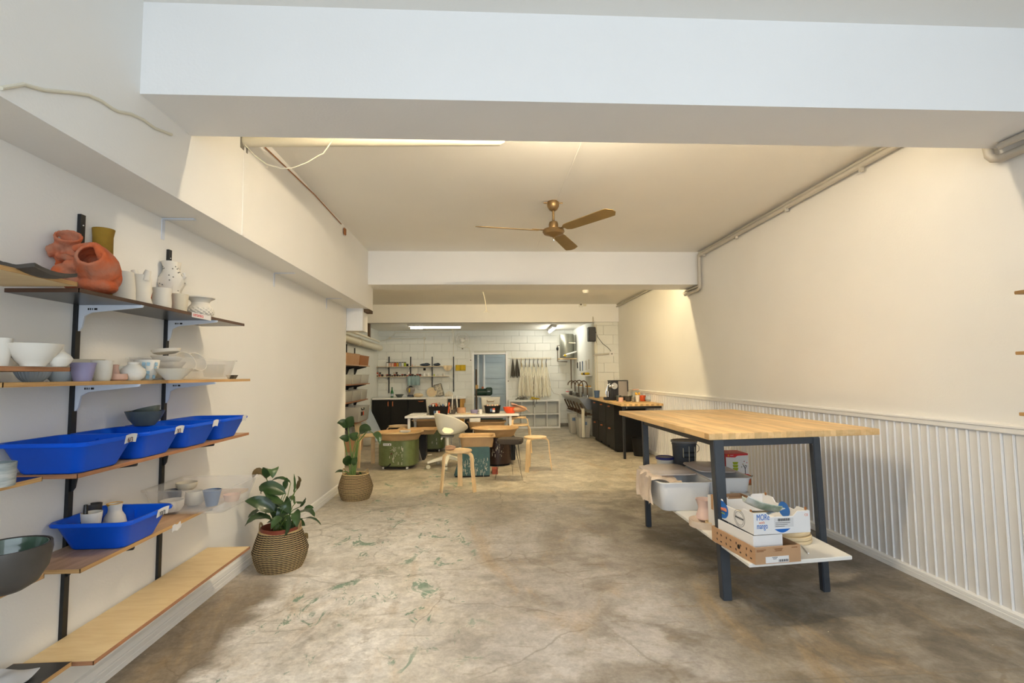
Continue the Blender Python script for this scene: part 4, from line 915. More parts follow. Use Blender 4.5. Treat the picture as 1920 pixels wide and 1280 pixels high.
# ------------------------------------------------------------------ worktable at the right
tt = thing('worktable', 'high worktable with butcher block top and dark steel frame in the right foreground', 'table', (1.33, 2.96, 0))
O = Vector((1.33, 2.96, 0))
c4 = [Vector((1.330, 2.975, 0)), Vector((2.475, 3.085, 0)), Vector((2.455, 4.925, 0)), Vector((1.312, 4.920, 0))]
MB().hexa([c-O+Vector((0, 0, .902)) for c in c4]+[c-O+Vector((0, 0, .940)) for c in c4]).build('tabletop', M['butcher'], tt, bevel=.003)
def leg(x0, y0, x1, y1, w0, w1): # top, bottom
    b = MB(); b.hexa([(x1-w1/2, y1-w1/2, 0), (x1+w1/2, y1-w1/2, 0), (x1+w1/2, y1+w1/2, 0), (x1-w1/2, y1+w1/2, 0), (x0-w0/2, y0-w0/2, .902), (x0+w0/2, y0-w0/2, .902), (x0+w0/2, y0+w0/2, .902), (x0-w0/2, y0+w0/2, .902)])
    b.v = [tuple(Vector(v)-O) for v in b.v]; return b.build('leg', M['blacksteel'], tt, bevel=.004)
leg(1.385, 3.0, 1.385, 2.95, .062, .052); leg(2.03, 3.06, 2.02, 3.01, .046, .042); leg(1.385, 4.36, 1.395, 4.36, .046, .042); leg(2.01, 4.40, 2.02, 4.40, .046, .042)
def rail(a, c, z0=.862, z1=.902, w_=.03):
    a, c = Vector(a), Vector(c); d = (c-a).normalized(); n = Vector((-d.y, d.x, 0))*w_/2; p = [a-n, c-n, c+n, a+n]
    MB().hexa([Vector((q.x, q.y, z0))-O for q in p]+[Vector((q.x, q.y, z1))-O for q in p]).build('rail', M['blacksteel'], tt, bevel=.003)
rail((1.385, 3.0, 0), (2.03, 3.06, 0)); rail((1.385, 4.36, 0), (2.01, 4.40, 0)); rail((1.385, 3.0, 0), (1.385, 4.36, 0)); rail((2.03, 3.06, 0), (2.01, 4.40, 0))
ZS = .315
for yy in (3.0, 4.36): rail((1.385, yy, 0), (2.02, yy+.03, 0), ZS-.045-.02, ZS-.022)
MB().hexa([Vector(v)-O for v in [(1.362, 2.625, ZS-.02), (1.965, 2.69, ZS-.02), (1.985, 4.64, ZS-.02), (1.375, 4.60, ZS-.02), (1.362, 2.625, ZS), (1.965, 2.69, ZS), (1.985, 4.64, ZS), (1.375, 4.60, ZS)]]).build('shelf', M['white'], tt, bevel=.003)
Z = ZS+.001
# grey tubs
def greytub(label, x, y, rot, hx):
    t = crate('storage_tub', label, x, y, Z, hx, .25, .205, .025, 'frost', cr=.05, wall=.004, lip=.012, rot=rot, group='grey tubs under the worktable')
    return t
ta = greytub('grey plastic storage tub on the left edge of the table shelf, cloth hanging over it', 1.445, 3.87, 0, .19)
tb = greytub('grey plastic storage tub behind on the right side of the table shelf', 1.83, 3.99, R(-2), .165)
def lid(label, x, y, z, hx, hy, rot):
    t = thing('tub_lid', label, 'lid', (x, y, z)); t.rotation_euler = rot
    MB().rloft([(hx, hy, .05, 0), (hx+.006, hy+.006, .05, .004), (hx+.004, hy+.004, .05, .012), (hx-.02, hy-.02, .05, .016), (hx-.035, hy-.035, .06, .028), (hx-.05, hy-.05, .06, .032)]).build('panel', M['lidtrans'], t, ang=50)
lid('grey domed lid resting at the back of the left storage tub', 1.45, 4.04, Z+.208, .18, .17, (R(1.5), 0, 0))
lid('grey domed lid resting slanted on the right storage tub', 1.82, 4.10, Z+.212, .155, .15, (R(4), R(3), R(6)))
# spoon-like tool in the right tub
tag(MB().tube([pt(1398, 905, 'Y', 3.80), pt(1411, 891, 'Y', 3.77)], .006, 6).build('tool', M['steel']), 'metal tool handle sticking up at the corner of the right storage tub', 'tool')
# cloth over the left tub
def cloth(u, v):
    # v 0..1 across the rim into the tub, u along the length
    yy = 3.70+.36*u; s_ = v*.40
    if s_ < .17: x, z = 1.222-.006*sin(u*21), Z+.03+.19*(s_/.17)
    else: x = 1.225+(s_-.17)*.98; z = Z+.222-.05*sin(min(1, (s_-.17)/.29)*pi/2)*(1-.3*u)
    return (x-.010*sin(u*34+v*4)*(1 if s_ < .17 else 0), yy+.02*sin(v*8), z+.012*sin(u*17+v*13)+.006*sin(u*41))
o = MB().grid(cloth, 30, 24, .004, (0, 0, 1)).build('cloth', M['cloth']); tag(o, 'crumpled cream printed cloth draped over the left storage tub', 'cloth')
# buckets
def bucket(label, x, y, z, r, h, m, lidm, rim=.008):
    t = thing('bucket', label, 'bucket', (x, y, z)); MB().lathe([(r*.88, 0), (r*.9, .004), (r*.97, h*.84), (r, h*.85), (r, h*.9), (r*.985, h*.93), (r*.99, h)]).build('body', M[m], t)
    MB().lathe([(r+rim*.6, h-.012), (r+rim, h-.008), (r+rim, h+.006), (r+rim*.4, h+.008), (r*.92, h+.004), (r*.9, h-.001), (.01, h)]).build('lid', M[lidm], t)
    return t
q = pt(1284, 880, 'Y', 4.45); w_ = (pt(1307, 870, 'Y', 4.45).x-pt(1263, 870, 'Y', 4.45).x)/2
bt = bucket('lower grey bucket of the stack of two on the table shelf', q.x, 4.45, Z, w_*.98, pt(1285, 870, 'Y', 4.45).z-Z-.006, 'bucket', 'bucketlid')
zb = pt(1285, 870, 'Y', 4.45).z+.004
bt = bucket('upper grey bucket with handwriting, top of the stack on the table shelf', q.x, 4.45, zb, w_, pt(1285, 826, 'Y', 4.45).z-zb, 'bucket', 'bucketlid')
hB = pt(1285, 826, 'Y', 4.45).z-zb
scrib('writing', bt, 'Y', -w_*.99, -.05, .05, hB*.55, .012, M['inkblack'], .002); scrib('writing', bt, 'Y', -w_*.99, -.06, .06, hB*.36, .012, M['inkblack'], .002)
MB().tube([(w_*1.0, -.02, hB*.86), (w_*1.16, -.03, hB*.75), (w_*1.12, -.035, hB*.6), (w_*1.0, -.02, hB*.5)], .003, 6).build('handle', M['bucketlid'], bt)
for dx, dz, l in ((-.05, .75, .08), (.0, .82, .13), (.05, .8, .17)): MB().box(dx, dx+.004, -w_*1.0-.0015, -w_*.90, hB*dz-l, hB*dz).build('drip', M['splash'], bt)
q = pt(1248, 872, 'Y', 4.52); w2 = (pt(1263, 870, 'Y', 4.52).x-pt(1232, 870, 'Y', 4.52).x)/2; zt_ = pt(1248, 857, 'Y', 4.52).z
t = thing('paint_tub', 'white tub with navy rim and an oval logo left of the grey bucket', 'tub', (q.x-.012, 4.50, Z)); hh = zt_-Z
MB().lathe([(w2*.72, 0), (w2*.8, hh*.2), (w2*.95, hh*.9), (w2*.98, hh)]).build('body', M['whiteplastic'], t); MB().lathe([(w2*.98, hh-.012), (w2*1.08, hh-.008), (w2*1.08, hh+.01), (w2*.98, hh+.012), (w2*.9, hh+.002), (.01, hh+.001)]).build('rim', M['navylid'], t)
MB().lathe([(.001, hh+.002), (w2*.9, hh+.002), (w2*.9, hh+.0045), (.001, hh+.0045)]).build('lid_panel', M['bucketlid'], t)
lg = MB().sphere((0, 0, 0), .036, .004, .018, 16, 8).build('logo', M['inkblack'], t, loc=(-.01, -w2*.86, hh*.60)); scrib('lettering', lg, 'Y', -.0046, -.018, .018, 0, .006, M['white'], .0012); MB().box(-.03, .02, -.001, .001, -.006, .006).build('logo_bar', M['red'], t, loc=(-.01, -w2*.84, hh*.42))
# red and white carton
q0, q1 = pt(1362, 886, 'Y', 4.35), pt(1402, 850, 'Y', 4.35)
kz = q0.z-.035
t = thing('carton', 'brown carton standing under the red and white box at the back of the table shelf', 'box', (q0.x+.02, 4.40, Z)); MB().box(0, q1.x-q0.x+.03, 0, .2, 0, kz-Z-.001).build('body', M['kraftbrown'], t, bevel=.002); text('lettering', 'S', .05, M['inkblack'], t, (.19, -.001, kz-Z-.07), (R(90), 0, 0))
MB().box(.10, q1.x-q0.x+.02, -.003, 0, .02, .09).build('orange_panel', M['orange'], t)
W_, H_ = q1.x-q0.x, q1.z-kz
t = thing('printed_box', 'red and white box printed with green cups and a tree', 'box', (q0.x, 4.35, kz)); 
MB().box(0, W_, 0, .2, 0, H_).build('body', M['boxwhite'], t, bevel=.0015)
MB().prism([(0, H_*.86), (W_*.42, H_*.84), (W_*.52, H_*.91), (W_, H_*.93), (W_, H_), (0, H_)], 'Y', -.0012, -.0002).build('red_band', M['red'], t); MB().box(-.001, W_+.001, 0, .2, H_+.0002, H_+.0012).build('red_top', M['red'], t)
MB().box(-.0012, -.0002, 0, .2, 0, H_).build('red_side', M['red'], t); MB().prism([(0, 0), (W_, 0), (W_, H_*.10), (W_*.8, H_*.13), (W_*.45, H_*.06), (0, H_*.08)], 'Y', -.0012, -.0002).build('red_band', M['red'], t)
MB().tube([(W_*.12, -.0012, H_*.93), (W_*.12, -.0022, H_*.93)], .008, 12).build('orange_dot', M['yellowg'], t); scrib('lettering', t, 'Y', -.0016, W_*.2, W_*.34, H_*.93, .005, M['white'], .0008)
for k in range(3): MB().lathe([(.018, 0), (.024, .018), (.026, .022), (.022, .022)], sy=.05, seg=20).build('printed_cup', M['lime'], t, loc=(W_*.42, -.0015, H_*(.27+.13*k)))
tr = MB().tube([(W_*.86, -.001, H_*.12), (W_*.85, -.001, H_*.36), (W_*.78, -.001, H_*.5)], .003, 5); tr.tube([(W_*.85, -.001, H_*.33), (W_*.93, -.001, H_*.48)], .002, 5); tr.build('printed_tree', M['darkbrown'], t)
for k in range(9): MB().box(-.004, .004, -.0015, -.0002, -.003, .003).build('printed_leaf', M[('lime', 'red', 'inkblack')[k % 3]], t, loc=(W_*(.70+.06*(k % 5)), 0, H_*(.42+.06*((k*7) % 5))), rot=(0, k*1.1, 0))
# pots on the table shelf
def tpot(name, label, cat, px, pxl, pxr, pyt, pyb, prof, m, z=Z, **k):
    c = pt(px, pyb, 'Z', z); y = c.y; hw = (pt(pxr, pyb, 'Y', y).x-pt(pxl, pyb, 'Y', y).x)/2; h = pt(px, pyt, 'Y', y).z-z
    return pot(name, label, cat, (c.x, y, z), [(r*hw, zz*h) for r, zz in prof], M[m], **k)
tpot('plaster_disc', 'pinkish round plaster disc under the pink vase', 'disc', 1322, 1294, 1350, 973, 985, [(1, 0), (1, 1)], 'cloth')
tpot('vase', 'pale pink waisted vase standing on the disc', 'vase', 1323, 1306, 1340, 935, 972, [(.9, 0), (.98, .05), (.94, .2), (.74, .5), (.74, .65), (.92, .9), (1, 1)], 'pinkvase', z=Z+.022)
tpot('dish', 'small cream clay block beside the disc', 'dish', 1335, 1325, 1348, 977, 990, STR, 'bats')
tpot('bowl', 'white bowl left of the steel leg in front of the storage tubs', 'bowl', 1348, 1330, 1368, 925, 948, [(.7, 0), (.95, .5), (1, 1)], 'bisque')
tpot('bowl', 'white bowl behind the fruit carton, right of the steel leg', 'bowl', 1388, 1371, 1404, 921, 948, [(.66, 0), (.85, .4), (1, 1)], 'bisque')
tpot('bowl', 'white bowl tilted at the back edge of the fruit carton', 'bowl', 1407, 1389, 1425, 930, 952, [(.6, 0), (.9, .5), (1, 1)], 'bisque')
# cartons at the near end of the shelf
def tray(name, label, x, y, z, w_, d_, h, m, rot, notch=0, wt=.005, cat='box', group=None, tilt=0):
    t = thing(name, label, cat, (x, y, z), rot, group); t.rotation_euler = (0, tilt, rot)
    def side(name_, ax, p, q0, q1):
        n0, n1 = q0+(q1-q0)*.26, q0+(q1-q0)*.74
        poly = [(q0, 0), (q1, 0), (q1, h), (n1+.012, h), (n1-.012, h-notch), (n0+.012, h-notch), (n0-.012, h), (q0, h)] if notch else [(q0, 0), (q1, 0), (q1, h), (q0, h)]
        MB().prism(poly, ax, p, p+wt).build(name_, M[m], t)
    side('front_panel', 'Y', 0, 0, w_); side('back_panel', 'Y', d_-wt, 0, w_); side('side_panel', 'X', 0, wt, d_-wt); side('side_panel', 'X', w_-wt, wt, d_-wt)
    MB().box(wt, w_-wt, wt, d_-wt, 0, .004).build('base', M[m], t)
    return t
a = pt(1417, 1059, 'Z', Z); c = pt(1502, 1052, 'Z', Z); rz = math.atan2(c.y-a.y, c.x-a.x)
wB = (c-a).length; hB = pt(1417, 1027, 'Y', a.y).z-Z
t = tray('carton', 'low brown cardboard carton with a white label at the near end of the table shelf', a.x, a.y, Z, wB, .40, hB, 'kraft', rz)
MB().box(wB*.22, wB*.73, -.0012, -.0002, .004, hB*.42).build('label_sticker', M['boxwhite'], t); 
for k in range(14): MB().box(0, .0012+.0012*(k % 3), -.0016, -.0012, .007, .019).build('barcode_bar', M['inkblack'], t, loc=(wB*.5+.0042*k, 0, 0))
[scrib('fine_print', t, 'Y', -.0014, wB*a_, wB*b_, hB*c_, .003, M[m_], .0006) for a_, b_, c_, m_ in ((.36, .48, .36, 'inkblack'), (.38, .46, .28, 'inkblack'), (.03, .23, .84, 'kraftbrown'), (.03, .18, .76, 'kraftbrown'), (.42, .60, .84, 'kraftbrown'), (.44, .58, .76, 'kraftbrown'), (.80, .93, .88, 'kraftbrown'))]
fr = MB(); 
for q in ((wB*.39, wB*.62, hB*.70, hB*.71), (wB*.39, wB*.62, hB*.90, hB*.91)): fr.box(q[0], q[1], -.001, -.0002, q[2], q[3])
fr.build('printed_frame', M['kraftbrown'], t)
for i in range(16): MB().box(-.0012, -.0002, 0, .012, 0, .007).build('printed_mark', M['darkbrown'], t, loc=(0, .03+.045*(i // 2), .018+.035*(i % 2)), rot=(R(30*(i % 4)), 0, 0))
MB().tube([(-.001, .14, hB*.55), (.001, .14, hB*.55)], .012, 12).build('hand_hole', M['rubber'], t)
for i, (xx, yy, zz, m_, lb_) in enumerate([(.10, .10, hB-.025, 'brownmat', 'dark tile leaning in the low brown carton'), (.17, .07, hB-.018, 'bluegrey', 'grey tile lying in the low brown carton')]):
    p_ = Matrix.Rotation(rz, 4, 'Z') @ Vector((xx, yy, 0)); o = MB().box(-.05, .05, -.03, .03, 0, .006).build('tile', M[m_]); o.location = (a.x+p_.x, a.y+p_.y, Z+zz-.006); o.rotation_euler = (R(8), R(10), rz+.4*i); tag(o, lb_, 'tile')
# white open tray box standing in the brown carton
p_ = Matrix.Rotation(rz, 4, 'Z') @ Vector((.012, .03, 0)); zw = pt(1417, 1004, 'Y', a.y+.03).z
hw_ = zw-(Z+.03)
t = tray('carton', 'white cardboard tray wedged between the brown carton and the fruit carton', a.x+p_.x, a.y+p_.y, Z+.03, .17, .32, hw_-.002, 'boxwhite', rz)
# fruit carton with print
zf = zw+.001; a2 = pt(1414, 1003, 'Z', zf); c2 = pt(1520, 997, 'Z', zf); rz2 = math.atan2(c2.y-a2.y, c2.x-a2.x); wF = (c2-a2).length; hF = pt(1414, 962, 'Y', a2.y).z-zf
t = tray('fruit_carton', 'white fruit carton with blue and orange print on top of the stacked cartons', a2.x, a2.y, zf, wF, .40, hF, 'boxwhite', rz2, notch=hF*.22)
text('lettering', 'MORe', hF*.40, M['boxblue'], t, (wF*.05, -.001, hF*.66), (R(90), 0, 0), sx=.62); text('lettering', 'with', hF*.17, M['salmon'], t, (wF*.09, -.001, hF*.50), (R(90), 0, 0)); text('lettering', 'mango', hF*.38, M['boxblue'], t, (wF*.05, -.001, hF*.27), (R(90), 0, 0), sx=.55)
MB().prism([(wF*.36+wF*.28*k/12, hF*.22-(.0 if k in (0, 12) else hF*.17*sin(pi*k/12))) for k in range(13)], 'Y', -.001, -.0002).build('blue_arc', M['boxblue'], t)
MB().box(wF*.36, wF*.70, -.0008, -.0002, hF*.30, hF*.72).build('label_sticker', M['tape'], t)
for k in range(20): MB().box(0, .0010+.0012*(k % 3), -.0014, -.0010, hF*.58, hF*.70).build('barcode_bar', M['inkblack'], t, loc=(wF*.42+.0036*k, 0, 0))
for k in range(3): scrib('fine_print', t, 'Y', -.0014, wF*.38, wF*(.64-.05*k), hF*(.50-.08*k), .003, M['bucketlid'], .0005)
text('lettering', 'CE', hF*.16, M['salmon'], t, (wF*.90, -.001, hF*.76), (R(90), 0, 0))
def oval(parent, xs, yc, zc, ry, rz_, m, name):
    return MB().add([(xs, yc, zc)]+[(xs, yc+ry*cos(2*pi*k/24), zc+rz_*sin(2*pi*k/24)) for k in range(24)], [(0, (k+1) % 24+1, k+1) for k in range(24)]).build(name, m, parent)
o1 = oval(t, -.0008, .30, hF*.50, .062, hF*.44, M['boxblue'], 'blue_oval'); scrib('lettering', o1, 'X', -.002, .345, .255, hF*.52, .014, M['salmon'], .003); MB().box(-.002, -.001, .275, .33, hF*.30, hF*.34).build('green_stroke', M['lime'], o1)
ring = MB()
for rr in (1.0, .78): ring.tube([(-.001, .13+.052*rr*cos(2*pi*k/28), hF*.46+hF*.40*rr*sin(2*pi*k/28)) for k in range(29)], .0007, 4)
ring.build('stamp_ring', M['inkblack'], t); scrib('lettering', t, 'X', -.001, .17, .09, hF*.46, .010, M['inkblack'], .0008)
oval(t, wF-.0055-.001, .20, hF*.60, .05, hF*.38, M['boxblue'], 'blue_oval')
for k in range(4): MB().box(-.0015, .0015, -.001, .014, hF-.004, hF+.012).build('corner_tab', M['kraftbrown'], t, loc=((.004, .004, wF-.004, wF-.004)[k], (.02, .36, .02, .36)[k], 0))
# contents of the fruit carton
RF = Matrix.Translation((a2.x, a2.y, zf)) @ Matrix.Rotation(rz2, 4, 'Z')
def inF(x, y, z): return tuple(RF @ Vector((x, y, z)))
o = MB().grid(lambda u, v: (-.09+.18*u, -.05+.10*v, .03*(2*v-1)**2+.012*(2*u-1)**2), 14, 8, .005, (0, 0, 1)).build('slab_dish', mat('green_patterned_glaze', (108, 128, 108), .35, col2=(206, 208, 206), vscale=9)); o.location = inF(.12, .12, hF*.86); o.rotation_euler = (R(-14), R(16), rz2-.3); tag(o, 'curved dish half green half pale lying tilted in the fruit carton', 'dish')
for i in range(4):
    o = MB().box(-.08, .08, -.012, .012, 0, .004).build('paper_sheet', M[('bisque2', 'navy', 'bats', 'bluegrey')[i]]); o.location = inF(.10+.03*i, .20-.03*i, hF*(.55+.06*i)); o.rotation_euler = (0, R(5-4*i), rz2+.2*i-.3); tag(o, ('cream', 'dark blue', 'tan', 'blue-grey')[i]+' strip of slab lying in the fruit carton', 'slab')
t = tray('carton', 'kraft carton flap standing behind the fruit carton', *inF(.05, .42, -.0), .20, .10, hF*.80, 'kraft', rz2)
o = MB().box(0, .20, 0, .3, 0, .055).build('carton', M['boxwhite']); o.location = inF(-.26+.2, .5, -.06-.0); bpy.data.objects.remove(o)
t = tray('carton', 'white carton mostly hidden behind the near steel leg', pt(1345, 1000, 'Z', Z).x, pt(1345, 1000, 'Z', Z).y, Z, .10, .12, pt(1345, 935, 'Y', pt(1345, 1000, 'Z', Z).y).z-Z, 'boxwhite', 0)
# plaster bats right of the cartons
for i, (px, py, r) in enumerate([(1500, 1022, 41), (1500, 1013, 40), (1504, 1003, 36)]):
    c = pt(px, py, 'Z', Z+.028*i); hw = (pt(px+r, py, 'Y', c.y).x-c.x)
    MBo = MB().lathe([(hw*.98, 0), (hw, .006), (hw, .016), (hw*.98, .020)], seg=40).build('plaster_bat', M['bats']); MBo.location = (min(c.x, 1.80), c.y+.12, Z+.022*i); tag(MBo, ('lowest', 'middle', 'top')[i]+' round pale throwing bat stacked right of the fruit carton', 'bat', 'throwing bats')
    if i == 2: MBo.rotation_euler = (0, R(-3), 0)
q = pt(1500, 1042, 'Z', Z); o = MB().tube([pt(1490, 1018, 'Z', Z+.004), pt(1503, 1022, 'Z', Z+.004), pt(1510, 1030, 'Z', Z+.004), pt(1516, 1037, 'Z', Z+.004)], .004, 6).build('cord', M['whiteplastic']); tag(o, 'short white cord lying on the table shelf by the brown carton', 'cord')

# ================================================================== middle ground: wheels, stools, long table
ORD = ('first', 'second', 'third', 'fourth', 'fifth', 'sixth', 'seventh', 'eighth', 'ninth', 'tenth', 'eleventh', 'twelfth', 'thirteenth', 'fourteenth', 'fifteenth', 'sixteenth', 'seventeenth', 'eighteenth')
def ypl(px, py, y): return pt(px, py, 'Y', y)
def footy(px, py): return pt(px, py, 'Z', 0)
# bentwood stool: round seat, three or four L legs bent over under the seat
def stool(label, x, y, h, r, rot, nleg=3, m='birch', spread=.055, lw=.028, group='birch stools around the wheels'):
    t = thing('stool', label, 'stool', (x, y, 0), rot, group)
    MB().lathe([(r-.006, h-.022), (r, h-.018), (r, h-.004), (r-.004, h)], seg=36).build('seat', M[m], t)
    for k in range(nleg):
        a = 2*pi*k/nleg; w_ = lw
        path = []
        for q in [(.35*r, h-.029), (r*.80, h-.029), (r*1.0, h-.034), (r+.022, h-.055), (r+.030, h-.09), (r+.034, h-.18), (r+.034+spread*.6, h*.25), (r+.034+spread, 0)]: path.append(q)
        b = MB(); rings = []
        for i, (d, z) in enumerate(path):
            i0, i1 = max(0, i-1), min(len(path)-1, i+1); tx, tz = path[i1][0]-path[i0][0], path[i1][1]-path[i0][1]; l = math.hypot(tx, tz); nx, nz = -tz/l*.0075, tx/l*.0075
            ww = w_*(.7 if i == 0 else 1)
            rings.append([(d+nx, -ww, z+nz), (d+nx, ww, z+nz), (d-nx, ww, z-nz), (d-nx, -ww, z-nz)])
        b.loft(rings); b.build('leg', M[m], t, rot=(0, 0, a))
    return t
# front stool
stool('front-most birch stool with a lump of clay on its seat', -.29, 5.90, .455, .152, R(208), spread=.03)
c_ = footy(885, 905)
o = MB().sphere((0, 0, 0), .06, .045, .018, 14, 8); o.tube([(-.05, 0, .018), (0, .01, .026), (.06, 0, .012)], .014, 8); o = o.build('clay_lump', M['clay']); o.location = (-.385, 5.87, .474); tag(o, 'small lump of clay and a rag on the front birch stool', 'clay')
stool('birch stool standing free at the right of the wheels', .705, 7.05, .452, .155, R(232), spread=.03)
st = stool('lower of two nested birch stools behind the free standing stool', .57, 8.55, .48, .17, R(240), spread=.02)
st2 = stool('upper of two nested birch stools behind the free standing stool', .555, 8.62, .60, .155, R(240), spread=.05)
stool('birch stool at the left of the big green wheel, by the tall plant', -1.62, 7.6, .455, .17, R(-20), spread=.01)
stool('birch stool behind the big green wheel, partly hidden', -1.42, 8.75, .47, .18, R(60), spread=.02)
# black saddle stool
t = thing('saddle_stool', 'dark padded saddle stool on thin hairpin legs right of the teal wheel', 'stool', (.335, 6.55, 0), R(-12))
MB().rloft([(.11, .10, .05, .425), (.155, .13, .06, .435), (.16, .135, .06, .475), (.15, .125, .06, .495), (.09, .08, .05, .503)]).build('seat', M['darkfab'], t)
for sx, sy in ((.09, -.08), (-.09, -.08), (.0, .09)):
    MB().tube([(sx-.02, sy, .43), (sx*1.9, sy*1.9, .004), (sx+.02, sy, .43)], .005, 6).build('leg', M['black'], t)
# cream swivel chair
t = thing('swivel_chair', 'cream moulded swivel shell chair with an open slot, turned away between the wheels', 'chair', (-.515, 7.35, 0), 0)
def shell(u, v):       # u around, v from seat bottom up to the rim
    a = -pi+2*pi*u; back = .5+.5*cos(a+2.4)        # tall on the left/back side
    h = .05+.27*back**.8; rr = .045+.165*(v**.55)
    out = 1+.10*v
    return (rr*cos(a)*out*1.05+.05*v, rr*sin(a)*out, .455+h*(v**1.7)+.004)
b = MB(); NU, NV = 44, 14
P_ = [[shell(i/NU, j/NV) for j in range(NV+1)] for i in range(NU)]
vs = [p for r_ in P_ for p in r_]; W_ = NV+1; fs = []
for i in range(NU):
    for j in range(NV):
        ang = -pi+2*pi*(i+.5)/NU; da = (ang-(-1.65)+pi) % (2*pi)-pi
        if abs(da) < .55 and 4 <= j <= 7 and not (abs(da) > .42 and j in (4, 7)): continue      # the slot low in the back rest
        fs.append((i*W_+j, ((i+1) % NU)*W_+j, ((i+1) % NU)*W_+j+1, i*W_+j+1))
fs.append(tuple(i*W_ for i in reversed(range(NU))))
b.add(vs, fs); sh = b.build('shell', M['creamchair'], t); applied(sh, [('SOLIDIFY', dict(thickness=.010)), ('SUBSURF', dict(levels=1))])
MB().cyl((0, 0), .20, .44, .022).build('gas_stem', M['creamchair'], t); MB().box(-.09, .09, -.07, .07, .43, .452).build('seat_plate', M['greybox'], t, bevel=.006)
MB().tube([(-.07, -.05, .435), (-.085, -.06, .40)], .012, 8).build('lever', M['creamchair'], t)
for k in range(5):
    a = R(197+72*k); e = Vector((cos(a), sin(a), 0))
    l = MB().loft([[Vector((0, 0, .13))+e*.02+Vector((-e.y, e.x, 0))*s*.03+Vector((0, 0, dz)) for s, dz in ((-1, 0), (1, 0), (1, .05), (-1, .05))], [Vector((0, 0, .075))+e*.29+Vector((-e.y, e.x, 0))*s*.02+Vector((0, 0, dz)) for s, dz in ((-1, 0), (1, 0), (1, .025), (-1, .025))]]).build('base_arm', M['creamchair'], t)
    MB().tube([e*.28+Vector((-e.y, e.x, 0))*s for s in (-.025, .025)], .03, 12).xf(Matrix.Translation((0, 0, .031))).build('caster', M['splash'], l)
MB().cyl((0, 0), .12, .20, .04, .028).build('hub', M['creamchair'], t)

def basin(t, hx, hy, z0, z1, flare=.04, rnd=None, m='basin', fill='basinlite', wob=0):
    cr = rnd if rnd else min(hx, hy)
    MB().rloft([(hx-flare, hy-flare, cr-flare*.8, z0), (hx-flare*.5, hy-flare*.5, cr, (z0+z1)/2), (hx-.008, hy-.008, cr, z1-.012), (hx+.012, hy+.012, cr, z1-.010), (hx+.014, hy+.014, cr, z1), (hx-.004, hy-.004, cr, z1+.002), (hx-.02, hy-.02, cr, z1-.02), (hx-flare, hy-flare, cr-.03, z0+.03)], 8).build('splash_pan', M[m], t, ang=60)
    MB().rloft([(hx-flare*.9, hy-flare*.9, cr-.03, z1-.055), (hx-flare*.9, hy-flare*.9, cr-.03, z1-.045)], 8).build('dry_clay', M[fill], t)
def drips(t, n, x0, x1, y, z0, z1, seed, m='splash', curve=None):
    rnd = random.Random(seed); b = MB()
    for i in range(n):
        x = rnd.uniform(x0, x1); z = rnd.uniform(z0, z1); w_ = rnd.uniform(.0015, .0045); l = rnd.uniform(.006, .05) if rnd.random() < .6 else w_*1.4
        yy = y if not curve else curve(x, z)
        b.box(x-w_, x+w_, yy-.0012, yy+.004, z-l, z)
    o = b.build('slip_drips', M[m], t); o['kind'] = 'stuff'; return o
# big green wheel in front left
t = thing('pottery_wheel', 'big green potter\'s wheel at the front left with a white name plate on its drum', 'pottery wheel', (-1.215, 7.47, 0), R(-8))
sec = [(.245, .235, .16, .045), (.262, .25, .17, .06), (.262, .25, .17, .395), (.25, .24, .16, .40)]
MB().rloft(sec, 8).build('drum', M['wheelgreen'], t)
MB().box(-.20, .20, -.19, .19, .035, .05).build('base', M['rubber'], t, bevel=.01)
basin(t, .335, .30, .395, .505, .06)
for sx in (-1, 1):
    for sy in (-1, 1): MB().tube([(sx*.17-.012, sy*.17, .02), (sx*.17+.012, sy*.17, .02)], .02, 10).build('caster', M['whiteplastic'], t)
pl = MB().box(-.15, -.035, -.254, -.2502, .335, .368).build('name_plate', M['whiteplastic'], t, bevel=.001); scrib('lettering', pl, 'Y', -.2548, -.14, -.08, .352, .005, M['inkblack'], .0012)
MB().prism([(-.066, .342), (-.046, .342), (-.056, .362)], 'Y', -.2552, -.2542).build('emblem', M['inkblack'], pl)
MB().tube([(-.03, -.25, .225), (-.03, -.262, .225)], .015, 12).build('knob', M['strap'], t)
MB().tube([(-.04, -.262, .09), (-.075, -.275, .05), (-.125, -.27, .03)], .008, 8).build('pedal_arm', M['rubber'], t)
drips(t, 46, -.06, .14, -.252, .10, .33, 3)
o = MB().rloft([(.04, .03, .03, 0), (.075, .055, .045, .012), (.078, .058, .045, .03), (.07, .05, .04, .03), (.065, .045, .04, .012)]).build('soap_dish', M['milky']); o.location = (-1.10, 7.26, .509); tag(o, 'cloudy plastic dish on the rim of the big green wheel', 'dish')
# second green wheel, behind
t = thing('pottery_wheel', 'second green potter\'s wheel, behind the chair under the long white table', 'pottery wheel', (-.945, 9.05, 0))
MB().rloft([(.24, .22, .10, .05), (.26, .24, .12, .06), (.26, .24, .12, .40), (.25, .23, .12, .41)]).build('drum', M['wheelgreen'], t); basin(t, .30, .24, .41, .53, .05)
for sx in (-1, 1): MB().tube([(sx*.18-.012, -.17, .022), (sx*.18+.012, -.17, .022)], .022, 10).build('caster', M['whiteplastic'], t)
MB().box(-.2, .2, -.18, .18, .04, .055).build('base', M['rubber'], t)
drips(t, 12, .05, .24, -.242, .12, .38, 8)
o = MB().tube([(-.86, 8.55, .006), (-.92, 8.5, .006), (-.98, 8.55, .03), (-.95, 8.62, .06), (-.99, 8.7, .10)], .008, 6).build('cable', M['whiteplastic']); tag(o, 'white cable curling on the floor beside the second green wheel', 'cable')
